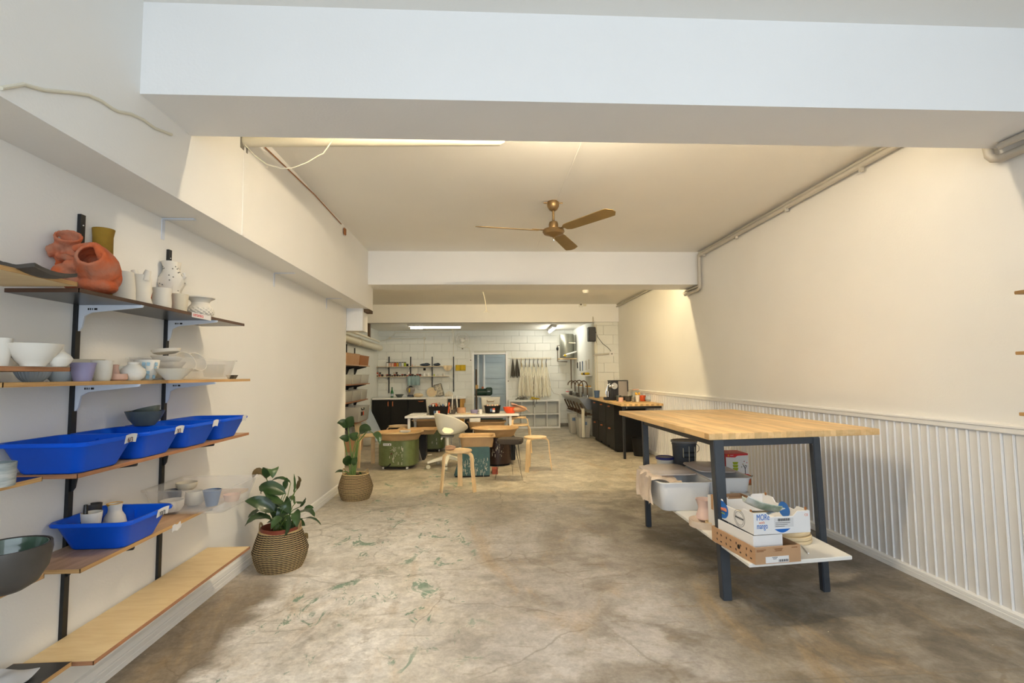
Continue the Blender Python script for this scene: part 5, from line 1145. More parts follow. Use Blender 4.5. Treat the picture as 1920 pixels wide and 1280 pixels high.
# black wheel body with leaning board
t = thing('pottery_wheel', 'black bodied potter\'s wheel between the two green wheels', 'pottery wheel', (-1.03, 8.12, 0))
MB().box(-.10, .13, -.12, .16, .03, .40).build('drum', M['rubber'], t, bevel=.02); basin(t, .30, .20, .40, .475, .04, rnd=.07)
MB().box(-.08, .11, -.10, .14, 0, .03).build('foot', M['rubber'], t)
t = thing('board', 'clay stained flat board leaning against the black bodied wheel', 'board', (-.985, 7.86, .0)); MB().box(-.05, .055, -.01, .008, 0, .36).xf(Matrix.Rotation(R(-15), 4, 'Y')).build('panel', M['greybox'], t, bevel=.003); MB().box(-.038, .043, -.0118, -.0102, .02, .34).xf(Matrix.Rotation(R(-15), 4, 'Y')).build('clay_film', M['brownmat'], t)
# teal wheel
t = thing('pottery_wheel', 'teal potter\'s wheel with a sloping front and a rectangular tan pan', 'pottery wheel', (-.09, 6.86, 0))
MB().hexa([(-.30, -.23, .015), (.165, -.23, .015), (.165, .25, .015), (-.30, .25, .015), (-.175, -.21, .39), (.165, -.21, .39), (.165, .25, .39), (-.175, .25, .39)]).build('cabinet', M['teal'], t, bevel=.012)
MB().box(-.28, .16, -.215, .24, 0, .02).build('base', M['rubber'], t)
basin(t, .225, .23, .37, .505, .025, rnd=.07)
drips(t, 110, -.20, .14, -.226, .05, .24, 5, curve=lambda x, z: -.230+.02*(z-.015)/.375-.001)
MB().tube([(-.215, -.20, .36), (-.23, -.215, .36)], .02, 10).build('knob', M['whiteplastic'], t)
# dark brown wheel
t = thing('pottery_wheel', 'dark brown round potter\'s wheel under a wide tan bowl pan, right of the teal wheel', 'pottery wheel', (.165, 7.55, 0))
MB().lathe([(.19, .02), (.205, .03), (.205, .40), (.18, .41)], c=(.03, 0), seg=36).build('drum', M['darkbrown'], t); MB().box(.215, .29, -.06, .14, .06, .40).build('motor_box', M['rubber'], t, bevel=.008)
basin(t, .335, .30, .41, .53, .07); MB().cyl((.03, 0), 0, .025, .18).build('base', M['rubber'], t)
drips(t, 26, -.06, .12, -.2, .16, .36, 11, curve=lambda x, z: -math.sqrt(max(.001, .2055**2-(x-.03)**2)))
t = thing('brick', 'single red brick on the floor beside the teal wheel', 'brick', (.105, 6.78, 0)); MB().box(0, .075, 0, .20, 0, .062).build('body', M['brick'], t, bevel=.003)
# rear wheel with tan pan, white block and teal tray
t = thing('pottery_wheel', 'rear potter\'s wheel with a tan pan under the long white table', 'pottery wheel', (.045, 8.55, 0))
MB().rloft([(.2, .18, .08, .03), (.21, .19, .09, .42)]).build('drum', M['brownmat'], t); basin(t, .31, .24, .42, .54, .04, rnd=.12); MB().box(-.18, .18, -.15, .15, 0, .03).build('base', M['rubber'], t)
o = MB().rloft([(.085, .05, .012, 0), (.09, .055, .014, .01), (.09, .055, .014, .055), (.08, .045, .012, .06)]).build('foam_block', M['whiteplastic']); o.location = (-.145, 8.38, .545); tag(o, 'white block on the pan of the rear wheel', 'block')
t = thing('pottery_wheel', 'farthest potter\'s wheel with a teal plastic pan', 'pottery wheel', (.09, 9.35, 0)); MB().rloft([(.16, .15, .05, .0), (.16, .15, .05, .45)]).build('drum', M['rubber'], t); basin(t, .28, .22, .45, .55, .05, rnd=.15, m='tealpl', fill='tealpl')
o = MB().rloft([(.07, .05, .012, 0), (.072, .052, .012, .05), (.066, .046, .01, .055)]).build('foam_block', M['whiteplastic']); o.location = (-.10, 9.2, .556); tag(o, 'white block on the pan of the farthest wheel', 'block')

# long white table
LT = thing('long_table', 'long white worktable across the middle of the back area', 'table', (0, 0, 0))
pa = pt(760, 776.5, 'Z', .66); pb = pt(974, 770.5, 'Z', .66); yF = 8.30
x0_, x1_ = ypl(760, 778, yF).x, ypl(974, 772, yF).x
MB().hexa([(x0_, 8.22, .625), (x1_, 8.42, .625), (x1_+.02, 9.12, .625), (x0_+.03, 8.95, .625), (x0_, 8.22, .660), (x1_, 8.42, .660), (x1_+.02, 9.12, .660), (x0_+.03, 8.95, .660)]).build('tabletop', M['white'], LT, bevel=.004)
for x, y in ((x0_+.06, 8.29), (x1_-.14, 8.46), (x0_+.08, 8.88), (x1_-.06, 9.02)): MB().box(x-.02, x+.02, y-.02, y+.02, 0, .626).build('leg', M['white'], LT, bevel=.003)
MB().box(x0_+.08, x1_-.16, 8.60, 8.62, .58, .626).build('apron_rail', M['white'], LT)
def tub(label, px0, px1, pyt, pyb, y, d, m, nm='storage_box', flare=.02, cat='box', z=None, rot=0, cr=.02):
    a, b_ = ypl(px0, pyb, y), ypl(px1, pyb, y); z0 = z if z is not None else a.z; h = ypl(px0, pyt, y).z-z0
    return crate(nm, label, (a.x+b_.x)/2, y+d/2, z0, (b_.x-a.x)/2, d/2, h, flare, m, cr=cr, cat=cat, rot=rot), z0, h, (b_.x-a.x)/2
ZT = .661
t, z0, h, hx = tub('translucent storage box with a red and yellow label on the long white table', 798, 838, 748, 772, 8.62, .28, 'milky', z=ZT)
MB().box(-.09, -.02, -.1415, -.139, .08, .145).build('label_dark', M['darkbrown'], t); MB().box(-.02, .03, -.1415, -.139, .07, .145).build('label_red', M['orangepl'], t); MB().box(-.075, -.045, -.143, -.1415, .10, .125).build('label_yellow', M['yellow'], t)
MB().tube([(-.09, -.150, .15), (-.07, -.152, .17), (.01, -.152, .17), (.03, -.150, .15)], .004, 6).build('handle', M['red'], t)
t, z0, h, hx = tub('black tray of tools and glazes left of centre on the long table', 803, 840, 762, 775, 8.38, .2, 'rubber', nm='tool_tray', flare=.015, cat='tray', z=ZT)
for i in range(9): MB().tube([(-hx*.8+i*.04, .0+.03*(i % 3), .02), (-hx*.8+i*.04+.012*((i*5) % 4-1.5), .02, h+.02+.012*(i % 4))], .012, 8).build('tool', M[('denim', 'whiteplastic', 'orange', 'chrome', 'brownmat')[i % 5]], t)
for k, (m_, xx) in enumerate((('denim', -.06), ('whiteplastic', -.02), ('orange', .01))): MB().box(xx-.012, xx+.018, -.105, -.1005, .02, .07).build('sticker', M[m_], t)
t, z0, h, hx = tub('translucent storage box with a dark handle, right half of the long table', 902, 938, 745, 771, 8.85, .22, 'milky', z=ZT)
MB().tube([(-.06, -.118, h*.80), (-.055, -.135, h*.72), (.055, -.135, h*.72), (.06, -.118, h*.80)], .007, 6).build('handle', M['strap'], t)
MB().box(-hx*.8, hx*.8, -.08, .08, .01, h*.5).build('contents', M['basinlite'], t, bevel=.01)
t, z0, h, hx = tub('round ended black tub with coloured print in front of the translucent box', 908, 939, 761, 773, 8.55, .2, 'rubber', nm='black_tub', flare=.02, cat='tub', z=ZT, cr=.08)
for m_, xa, xb_, za, zb_ in (('denim', -.04, -.005, .03, .08), ('orange', .0, .04, .06, .085), ('boxwhite', .0, .04, .02, .06)): MB().box(xa, xb_, -.1075, -.1005, za, zb_).build('sticker', M[m_], t)
for i in range(5): MB().sphere((-hx*.6+i*hx*.3, .0, h), .02, seg=8, rg=6).build('clay_piece', M[('pinkclay', 'bisque2')[i % 2]], t)
# orange bowl with clay
q = ypl(957, 768, 8.6); t = thing('bag_of_clay', 'orange bowl and open bag of pale clay at the right end of the long table', 'bag', (q.x, 8.62, ZT))
MB().lathe([(.07, 0), (.10, .03), (.125, .10), (.12, .10), (.09, .03)], sy=.8).build('bowl', M['orangepl'], t)
MB().sphere((.13, 0, .068), .15, .10, .058, 18, 10).build('clay', M['clay'], t); 
def bagf(u, v): return (.02+.30*u, -.12+.24*v, .135*(1-u)**.6+.012+.02*sin(v*9+u*5)*(1-u)-.0*u)
MB().grid(bagf, 10, 10, .003, (0, 0, 1)).build('bag', M['pinkclay'], t)
t = thing('brush_pot', 'dark wide jar of brushes and sticks on the long table behind the chair', 'pot', (ypl(848, 770, 8.6).x, 8.6, ZT)); MB().lathe([(.05, 0), (.062, .03), (.055, .07), (.05, .07)]).build('jar', M['brownmat'], t)
for i in range(7): MB().tube([(0, 0, .02), (.06*cos(i*.9), .04*sin(i*.9), .12+.01*(i % 3))], .004, 5).build('brush', M[('strap', 'rope')[i % 2]], t)
potd('pot', 'white lidded pot on stacked pink tubs near the middle of the long table', 'pot', 8.75, 865, 857, 874, 764, ZT, STR, 'clay')
potd('pot', 'small white straight beaker near the middle of the long table', 'pot', 8.45, 901, 898, 904.5, 767, ZT, STR, 'whiteplastic')
potd('dish', 'shallow mauve dish on the long table left of the white beaker', 'dish', 8.5, 889, 882, 897, 768, ZT, [(.8, 0), (1, 1)], 'lilac')
o = MB().box(-.13, .13, -.08, .08, 0, .012).build('wood_board', M['bats'], bevel=.003); o.location = (ypl(850, 772, 8.5).x+.25, 8.5, ZT); tag(o, 'thin pale board lying in the middle of the long table', 'board')
o = MB().box(-.16, .12, -.12, .12, 0, .014).build('paper_stack', M['white'], bevel=.002); o.location = (ypl(785, 775, 8.5).x+.02, 8.52, ZT); tag(o, 'flat white sheets on the left end of the long table', 'paper')
# two white curtain-like flexes from ceiling down to the table
cp1 = [(850.5, 606), (851, 640), (849, 700), (848, 760), (846, 775)]; cp2 = [(855.5, 741), (857, 760), (859, 782), (864, 800)]
tag(MB().tube([Vector((ypl(848, 608, 10.3).x, 10.3, 2.36)), ypl(848.5, 640, 10.3)], .004, 5).build('cord', M['pipewhite']), 'white pull cord hanging from the far beam in front of the back room', 'cord')
# tall thin white poles: stand in front of the counter
for i, pp in enumerate(([(848.5, 741), (847.5, 770), (846, 795)], [(856, 742), (857.5, 765), (862, 800)])):
    q0 = ypl(*pp[0], 9.6); P_ = [ypl(a, b_, 9.6) for a, b_ in pp]; P_.append(Vector((P_[-1].x, 9.6, .0)))
    tag(MB().tube(P_, .012, 8).build('white_rod', M['white']), ('left', 'right')[i]+' thin white rod standing in front of the pine framed counter end', 'rod')

# ================================================================== back wall left: counter, cabinets, shelves
CY0, CY1 = 12.0, 12.77; CZ = .755
xa_ = XLB+.02; xb_ = ypl(873, 742, CY0).x
t = thing('kitchen_counter', 'white worktop along the back wall on the left', 'worktop', (xa_, CY0, CZ)); MB().box(0, xb_-xa_, 0, CY1-CY0, 0, .035).build('worktop', M['white'], t, bevel=.003)
for k, (f0, f1, kind) in enumerate(((0, .30, 'd'), (.30, .585, 'd'), (.585, 1.0, 'w'))):
    wtot = ypl(812, 760, CY0).x-xa_; a0, a1 = xa_+wtot*f0, xa_+wtot*f1
    t = thing('base_cabinet', ('black base cabinet in the back left corner', 'black base cabinet next to the corner one, under the green bottle', 'wider black cabinet under the mixer on the white worktop')[k], 'cabinet', (a0, CY0+.03, 0), 0, 'black base cabinets on the back wall')
    w_ = a1-a0-.004; MB().box(0, w_, .02, .65, .08, CZ-.001).build('carcass', M['rubber'], t); MB().box(.02, w_-.02, .06, .6, 0, .08).build('plinth', M['rubber'], t)
    dd = MB().box(.002, w_-.002, 0, .018, .085, CZ-.012).build('door', M['cabblack'], t, bevel=.002)
    if kind == 'd':
        hx_ = w_-.05 if k == 0 else .05
        MB().tube([(hx_, -.004, CZ-.15), (hx_, -.022, CZ-.13), (hx_, -.022, CZ-.07), (hx_, -.004, CZ-.05)], .011, 8).build('handle', M['copper'], dd)
    else: MB().tube([(w_*.42, -.004, CZ-.045), (w_*.45, -.022, CZ-.05), (w_*.58, -.022, CZ-.05), (w_*.61, -.004, CZ-.045)], .011, 8).build('handle', M['copper'], dd)
# pine frame at the counter's right end
t = thing('pine_frame', 'pine post and board frame carrying the right end of the white worktop', 'frame', (0, 0, 0))
xp = ypl(868, 745, CY0).x
MB().box(xp-.07, xp, CY0+.02, CY0+.06, 0, CZ-.001).build('post', M['pine'], t, bevel=.003); MB().box(xp-.07, xp, CY1-.06, CY1-.02, 0, CZ-.001).build('post', M['pine'], t, bevel=.003)
MB().box(xp+.002, xp+.03, CY0+.02, CY1-.02, CZ-.12, CZ-.001).build('rail', M['pine'], t, bevel=.003); MB().box(xp-.75, xp-.072, CY1-.10, CY1-.07, .1, CZ-.05).build('back_panel', M['greybox'], t); MB().box(xp-.75, xp-.072, CY0+.05, CY1-.1, .38, .40).build('middle_shelf', M['white'], t)
o = MB().box(0, .18, 0, .2, 0, .3).build('storage_bin', M['rubber'], bevel=.01); o.location = (xp+.05, CY0-.3, 0); tag(o, 'black bin on the floor right of the pine frame', 'bin')
# items on the counter
CT = CZ+.036
def bpot(name, label, cat, px, pxl, pxr, pyt, prof, m, z=CT, y=12.35, **k): return potd(name, label, cat, y, px, pxl, pxr, pyt, z, prof, m, **k)
t = thing('bottle', 'green glass water bottle on the left of the white worktop', 'bottle', (ypl(735, 740, 12.3).x, 12.3, CT))
MB().lathe([(.033, 0), (.036, .01), (.036, .11), (.030, .14), (.015, .18), (.013, .235), (.001, .236)], seg=20).build('body', M['green'], t); MB().cyl((0, 0), .03, .09, .0365, seg=20).build('label_band', M['bluegrey'], t); MB().cyl((0, 0), .228, .246, .0145).build('cap', M['green'], t)
bpot('dish', 'grey shallow dish beside the green bottle', 'dish', 749, 741, 758, 739, [(.5, 0), (1, 1)], 'slate')
t = thing('blender', 'clear glass blender jar with dark lid below the blue towel', 'blender', (ypl(770, 740, 12.4).x, 12.4, CT))
MB().lathe([(.075, 0), (.08, .04), (.06, .06)]).build('base', M['bucket'], t); MB().lathe([(.06, .06), (.10, .16), (.105, .20), (.085, .235), (.078, .23), (.095, .2), (.055, .07)]).build('jar', M['lid'], t); MB().lathe([(.085, .232), (.04, .25), (.03, .265), (.001, .268)]).build('lid', M['rubber'], t); MB().box(-.03, .0, -.108, -.098, .12, .21).build('label', M['yellow'], t)
o = MB().sphere((0, 0, .05), .12, .09, .05, 16, 8).build('paper_bag', M['bats']); o.location = (ypl(785, 740, 12.4).x, 12.35, CT-.003); tag(o, 'cream paper bundle on the worktop right of the blender', 'bundle')
t = thing('plate', 'round cream plate leaning on the back wall above the worktop', 'plate', (ypl(810, 740, 12.6).x, 12.55, CT+.003)); 
MB().lathe([(.05, 0), (.12, .012), (.125, .016), (.12, .018), (.05, .006), (.001, .006)]).build('body', M['bats'], t, loc=(0, 0, .10), rot=(R(70), 0, 0)); MB().lathe([(.06, .007), (.065, .011), (.06, .0125)], hoop=True).build('inner_ring', M['pinkclay'], t, loc=(0, -.002, .10), rot=(R(70), 0, 0))
t = thing('cooling_rack', 'slanted grey framed tray with dark speckles leaning on the back wall', 'tray', (ypl(826, 738, 12.6).x, 12.55, CT)); 
MB().box(-.10, .10, 0, .015, 0, .31).xf(Matrix.Rotation(R(-14), 4, 'Y')).build('panel', mat('speckled_tray', (150, 144, 128), .5, col2=(70, 68, 60), vscale=18), t, bevel=.01); MB().box(-.085, .085, -.004, .0, .02, .29).xf(Matrix.Rotation(R(-14), 4, 'Y')).build('inset', mat('pale_tray', (210, 200, 176), .5, col2=(120, 112, 100), vscale=20), t)
t = thing('dish_rack', 'wire dish rack with a cream lid at the right of the worktop', 'rack', (ypl(842, 742, 12.4).x, 12.4, CT))
for k in range(6): MB().tube([(-.08+.032*k, -.05, 0), (-.08+.032*k, -.05, .08+.05*sin(k*.6)), (-.08+.032*k, .06, .08+.05*sin(k*.6)), (-.08+.032*k, .06, 0)], .0035, 5).build('wire', M['basinlite'], t)
MB().tube([(-.1, -.05, .03), (.1, -.05, .03)], .004, 5).build('wire', M['basinlite'], t)
# uprights and two shelves on the back wall
YW = YB-.022
for i, px in enumerate((729.5, 770, 810.5, 850.5)):
    x = ypl(px, 700, YW).x; z1_ = ypl(px, 668.5, YW).z; z0_ = ypl(px, (737, 716, 730, 734)[i], YW).z
    t = thing('shelf_upright', ('leftmost', 'second', 'third', 'rightmost')[i]+' black slotted upright on the back wall', 'shelf upright', (x, YW, 0), group='black uprights on the back wall'); MB().box(-.014, .014, -.016, 0, z0_, z1_).build('rail', M['black'], t)
    for zz, dd in ((ypl(px, 688, YW).z, .2), (ypl(px, 706.5, YW).z, .2)): MB().prism([(-.016, 0), (-.2, 0), (-.016, -.07)], 'X', -.003, .003).build('arm', M['black'], t, loc=(0, 0, zz-.014))
ya = YW-.215
zu = ypl(760, 686.5, ya).z; zl = ypl(760, 705.3, ya).z
x0s = ypl(705, 690, ya).x
for zz, xe, lb_ in ((zu, ypl(832, 688, ya).x, 'upper thin shelf on the back wall with the row of jars'), (zl, ypl(842, 706, ya).x, 'lower thin shelf on the back wall with the row of small dark pots')):
    t = thing('shelf_board', lb_, 'shelf', (x0s, ya, zz-.012)); MB().box(0, xe-x0s, 0, .195, 0, .012).build('panel', M['bats'], t)
cols = ['whiteplastic', 'pinkclay', 'pinkclay', 'orange', 'yellowg', 'bluegrey', 'whiteplastic', 'lime']
M['jarglass'] = clear('jar_glass', (210, 205, 190), .3)
for i in range(8):
    px = 726.5+i*4.7; x = ypl(px, 680, ya+.08).x
    t = thing('jar', 'glass jar of '+('white', 'pale pink', 'pink', 'orange', 'yellow', 'blue-grey', 'cream', 'lime green')[i]+' powder on the upper back wall shelf', 'jar', (x, ya+.08, zu+.001), 0, 'jars on the upper back wall shelf')
    MB().lathe([(.026, 0), (.028, .004), (.028, .075), (.024, .085)], seg=14).build('body', M[cols[i]], t); MB().cyl((0, 0), .085, .105, .027, seg=14).build('lid', M['brownmat'], t)
for i, (px, w_, h_, m_, lb_) in enumerate([(764, .05, .06, 'rubber', 'small black box right of the jars on the upper back wall shelf'), (773, .035, .045, 'pinkclay', 'small pink pot on the upper back wall shelf'), (779, .03, .045, 'bisque', 'small white pot on the upper back wall shelf')]):
    o = MB().lathe([(w_*.5, 0), (w_*.5, h_), (w_*.42, h_), (w_*.4, .01)], seg=4 if i == 0 else 16).build('small_pot', M[m_]); o.location = (ypl(px, 680, ya+.08).x, ya+.08, zu+.001); tag(o, lb_, 'pot')
for i, (px, w_) in enumerate(((797, .13), (819, .09))):
    b = MB().sphere((0, 0, .035), w_, .06, .035, 14, 8); b.sphere((w_*.3, -.01, .055), w_*.5, .05, .025, 12, 8); o = b.build('dark_bundle', M['navy']); o.location = (ypl(px, 683, ya+.09).x, ya+.1, zu+.001); tag(o, ('larger', 'smaller')[i]+' dark blue-black bundle on the upper back wall shelf', 'bundle')
rnd = random.Random(4)
for i in range(18):
    px = 707+i*4.75; m_ = ('darkbrown', 'brick', 'brownmat', 'bisque2')[rnd.choice((0, 0, 1, 2, 2, 3))]
    t = thing('small_pot', 'small glazed test pot on the lower back wall shelf, %s from the left' % ORD[i], 'pot', (ypl(px, 704, ya+.06).x, ya+.06, zl+.001), 0, 'small test pots on the lower back wall shelf')
    MB().lathe([(.022, 0), (.027, .02), (.026, .055), (.022, .055), (.020, .01)], seg=14).build('body', M[m_], t); MB().lathe([(.0265, .030), (.028, .033), (.028, .050), (.0265, .053)], seg=14, hoop=True).build('glaze_band', M[('bisque', 'brick', 'darkbrown')[i % 3]], t)
for i, px in enumerate((708, 713, 739, 744, 766)):
    o = MB().lathe([(.022, 0), (.027, .03), (.024, .045), (.02, .045), (.018, .01)], seg=14).build('small_pot', M[('brick', 'brownmat', 'bisque2', 'darkbrown', 'bisque')[i]]); o.location = (ypl(px, 698, ya+.08).x, ya+.06, zl+.06); tag(o, ('brick red', 'dark brown', 'cream', 'blackish', 'white')[i]+' small pot standing on top of the row of test pots', 'pot', 'test pots on top of the lower row')
for px, w_, h_, m_, lb_ in [(795, .055, .075, 'whiteplastic', 'white canister with black disc above on the lower back wall shelf'), (803, .05, .07, 'whiteplastic', 'plain white canister on the lower back wall shelf'), (814, .03, .045, 'lime', 'lime green pot on the lower back wall shelf'), (821, .04, .05, 'glass', 'clear triangular flask on the lower back wall shelf'), (832, .06, .065, 'bisque', 'wide white mug at the right of the lower back wall shelf')]:
    o = MB().lathe([(w_*.5, 0), (w_*.52, h_*.9), (w_*.45, h_), (w_*.4, h_*.95), (w_*.4, .01)] if px != 821 else [(.035, 0), (.008, h_*.9), (.008, h_)], seg=20).build('canister', M[m_]); o.location = (ypl(px, 704, ya+.07).x, ya+.07, zl+.001); tag(o, lb_, 'canister')
q = ypl(796, 692, YW); o = MB().box(-.03, .03, -.012, 0, -.03, .03).build('timer', M['rubber'], bevel=.006); o.location = (q.x, YW+.001, q.z); tag(o, 'black square timer on the back wall above the white canisters', 'timer')
def hang(name, label, cat, px0, px1, py0, py1, y, m, folds=5, taper=0, half=False):
    a = ypl(px0, py0, y); c = ypl(px1, py1, y); w_ = c.x-a.x; h = a.z-c.z
    def f(u, v):
        k = 1-taper*(1-v)
        if half: zz = -h*v*math.sqrt(max(0, 1-(2*u-1)**2))
        else: zz = -h*v
        return (w_/2+(u-.5)*w_*k, -.012*sin(u*folds*6.3)*(.4+v), zz)
    o = MB().grid(f, 24, 8, .006, (0, 1, 0)).build(name, M[m]); o.location = (a.x, y, a.z); return tag(o, label, cat)
hang('towel', 'blue-grey towel hanging from the lower back wall shelf', 'towel', 764, 787.5, 705, 722, ya-.012, 'towelblue', 3)
hang('straw_mat', 'half round cream mat hanging at the right end of the upper back wall shelf', 'mat', 831, 848, 685, 695, ya+.05, 'bats', 2, half=True)
hang('dish_cloth', 'yellow cloth hanging on the back wall right of the shelves', 'cloth', 854, 873, 684, 694.5, YW-.03, 'yellow', 2)
# wall fan, outlet, cables on the back wall
q = ypl(867, 638, YW-.25); t = thing('wall_fan', 'white caged fan mounted high on the back wall', 'fan', (q.x, YW-.25, q.z))
cg = MB(); 
for rr in (.19, .13, .07): cg.tube([(rr*cos(a*pi/14), -.03+.02*(1-rr/.19), rr*sin(a*pi/14)) for a in range(29)], .004, 5)
for k in range(16): a = k*pi/8; cg.tube([(.02*cos(a), -.05, .02*sin(a)), (.13*cos(a), -.035, .13*sin(a)), (.19*cos(a), 0, .19*sin(a))], .0025, 4)
cg.build('cage', M['pipewhite'], t)
for k in range(3):
    a = k*2.094+.5; MB().grid(lambda u, v: ((.03+.13*u)*cos(a+(v-.5)*(.5+.6*u)), .01+.02*(v-.5), (.03+.13*u)*sin(a+(v-.5)*(.5+.6*u))), 5, 5, .003, (0, 1, 0)).build('blade', M['white'], t)
MB().tube([(0, -.045, 0), (0, .08, 0)], .045, 16).build('motor', M['whiteplastic'], t); MB().box(-.03, .03, .06, .245, -.04, .04).build('wall_arm', M['whiteplastic'], t, bevel=.008); MB().tube([(0, .0, -.19), (0, .0, -.215)], .018, 10).build('knob', M['greybox'], t)
def outlet(label, px, py, y, s=.045, dots=1):
    q = ypl(px, py, y); t = thing('wall_outlet', label, 'outlet', (q.x, y, q.z)); MB().box(-s, s, -.012, 0, -s, s).build('plate', M['whiteplastic'], t, bevel=.004); MB().box(-.014, .014, -.017, -.012, -.014, .010).build('socket', M['greybox'], t); return t
outlet('white outlet on the back wall right of the yellow cloth', 882.5, 675, YW)
outlet('white switch on the back wall right of the doorway', 953, 714, YW, .035)
CB = lambda label, pts_, y, r=.005, m='pipewhite', name='cable': tag(MB().tube([ypl(a, b_, y) for a, b_ in pts_], r, 6).build(name, M[m]), label, 'cable')
CB('cable dropping from the wall fan to the outlet', [(872, 650), (880, 652), (882, 665), (882.5, 672)], YW-.02)
CB('cable run high across the back wall, between the round junction boxes', [(712, 640), (722, 637), (731, 634), (760, 635), (796, 634)], YW-.02, .007)
CB('cable slanting up from the left junction box on the back wall', [(731, 633), (742, 624), (760, 623), (850, 623)], YW-.02, .006)
CB('cable dropping down the back wall behind the shelves', [(796, 636), (795, 660), (795, 690)], YW-.01, .006)
for px in (731, 796): q = ypl(px, 634, YW); o = MB().tube([(0, 0, 0), (0, -.04, 0)], .032, 14).build('junction_box', M['pipewhite']); o.location = (q.x, YW+.001, q.z); tag(o, ('left', 'right')[px > 740]+' round junction box high on the back wall', 'junction box')
CB('tall white flex dropping beside the wall fan', [(851, 607), (851, 636), (850, 668)], YW-.06, .006)

# ================================================================== doorway room: bench and pump
t = thing('pump_shelf', 'white shelf in the room past the doorway carrying the green pump', 'shelf', (-.6, 13.6, 0)); a = ypl(920, 742, 13.55); 
MB().box(-.3, a.x+.6, 0, .5, a.z-.03, a.z).build('board', M['white'], t); MB().box(-.25, a.x+.5, .05, .45, a.z-.45, a.z-.43).build('board', M['strap'], t)
for xx in (-.25, a.x+.52): MB().box(xx, xx+.04, .05, .45, 0, a.z-.03).build('post', M['greybox'], t)
t = thing('water_pump', 'dark green water pump on the shelf past the doorway', 'pump', (ypl(905, 735, 13.8).x, 13.8, a.z))
b = MB(); b.tube([(-.18, 0, .10), (.10, 0, .10)], .09, 18); b.build('tank', M['pumpgreen'], t); MB().rloft([(.07, .08, .02, .02), (.09, .09, .03, .05), (.09, .09, .03, .19), (.06, .07, .02, .22)], c=(.17, 0)).build('motor', M['pumpgreen'], t)
MB().box(.13, .20, -.095, -.09, .10, .13).build('label', M['bluegrey'], t); MB().cyl((.0, 0), .18, .24, .03).build('cap', M['copper'], t); MB().box(-.2, .22, -.06, .06, 0, .02).build('foot', M['rubber'], t)
t = thing('broom', 'dark pole standing at the left inside the doorway', 'pole', (ypl(893, 760, 13.0).x, 13.1, 0)); MB().tube([(0, 0, 0), (0, .02, 1.45)], .02, 8).build('pole', M['strap'], t); MB().box(-.02, .05, -.02, .02, .95, 1.05).build('wrap', M['yellowg'], t)

# ================================================================== aprons and towels on the hook rail
YR = YB-.03; ra, rb = ypl(959, 672, YR), ypl(1034, 672, YR)
t = thing('hook_rail', 'thin hook rail on the back wall carrying towels and aprons', 'rail', (ra.x, YR, ra.z)); MB().box(0, rb.x-ra.x, -.01, .008, -.018, .018).build('rail', M['pipewhite'], t)
for i in range(10): MB().tube([(.03+i*(rb.x-ra.x-.06)/9, -.01, 0), (.03+i*(rb.x-ra.x-.06)/9, -.035, -.01), (.03+i*(rb.x-ra.x-.06)/9, -.035, .01)], .004, 5).build('hook', M['greybox'], t)
for i, (px, w_) in enumerate(((961.5, 9), (969.5, 11))):
    a = ypl(px, 673, YR-.05); h = a.z-ypl(px, 709, YR-.05).z; W_ = (ypl(px+w_/2, 673, YR).x-ypl(px-w_/2, 673, YR).x)
    def f(u, v): return ((u-.5)*W_*(.15+.95*v**.9), -.02*sin(u*16)*(.3+v)-.02*v, -h*v*(1-.12*abs(sin(u*6))))
    o = MB().grid(f, 22, 12, .006, (0, 1, 0)).build('towel', M['towel']); o.location = (a.x, YR-.045, a.z); tag(o, ('left', 'right')[i]+' dark grey towel hanging on the hook rail', 'towel', 'grey towels on the hook rail')
which = ('first', 'second', 'third', 'fourth', 'fifth', 'sixth', 'seventh')
for i, px in enumerate((977.5, 985.3, 993.2, 1001, 1008.7, 1016.5, 1024.4)):
    a = ypl(px, 673, YR-.05); h = a.z-ypl(px, 747, YR-.05).z; W_ = ypl(px+5.2, 673, YR).x-ypl(px-5.2, 673, YR).x
    t = thing('apron', 'cream apron on the hook rail, %s from the grey towels' % which[i], 'apron', (a.x, YR-.05-.006*(i % 2), a.z), 0, 'cream aprons on the hook rail')
    ph = i*1.7
    def f(u, v): return ((u-.5)*W_*(.30+.95*min(1, v*1.6))+.01*sin(v*5+ph), -.028*sin(u*15+ph)*(.3+v)-.02*v, -.10*h-.88*h*v*(1-.06*abs(sin(u*7+ph))))
    MB().grid(f, 20, 14, .006, (0, 1, 0)).build('cloth', M['apron'], t)
    MB().tube([(0, -.015, 0), (-.012, -.015, -.08*h), (.012*cos(ph), -.025, -.2*h)], .010, 6).build('neck_strap', M[('rope', 'strapgrey', 'strapgrey', 'strapgrey', 'strapgrey', 'rope', 'strapgrey')[i]], t)
    MB().tube([(.03*cos(ph), -.06, -.42*h), (-.012+.02*sin(ph), -.068, -.7*h), (.02*sin(ph*2), -.065, -h*.97)], .0045, 6).build('tie', M[('rope', 'strap')[i % 2]], t)
    if i % 2: MB().tube([(-.03, -.055, -.46*h), (-.02, -.065, -.75*h), (-.035, -.06, -h*.9)], .004, 6).build('tie', M['strap'], t)
CB('grey hose curving from the aprons to the sink', [(1028, 700), (1030, 722), (1038, 737), (1049, 740)], YR-.05, .006, 'pipegrey')
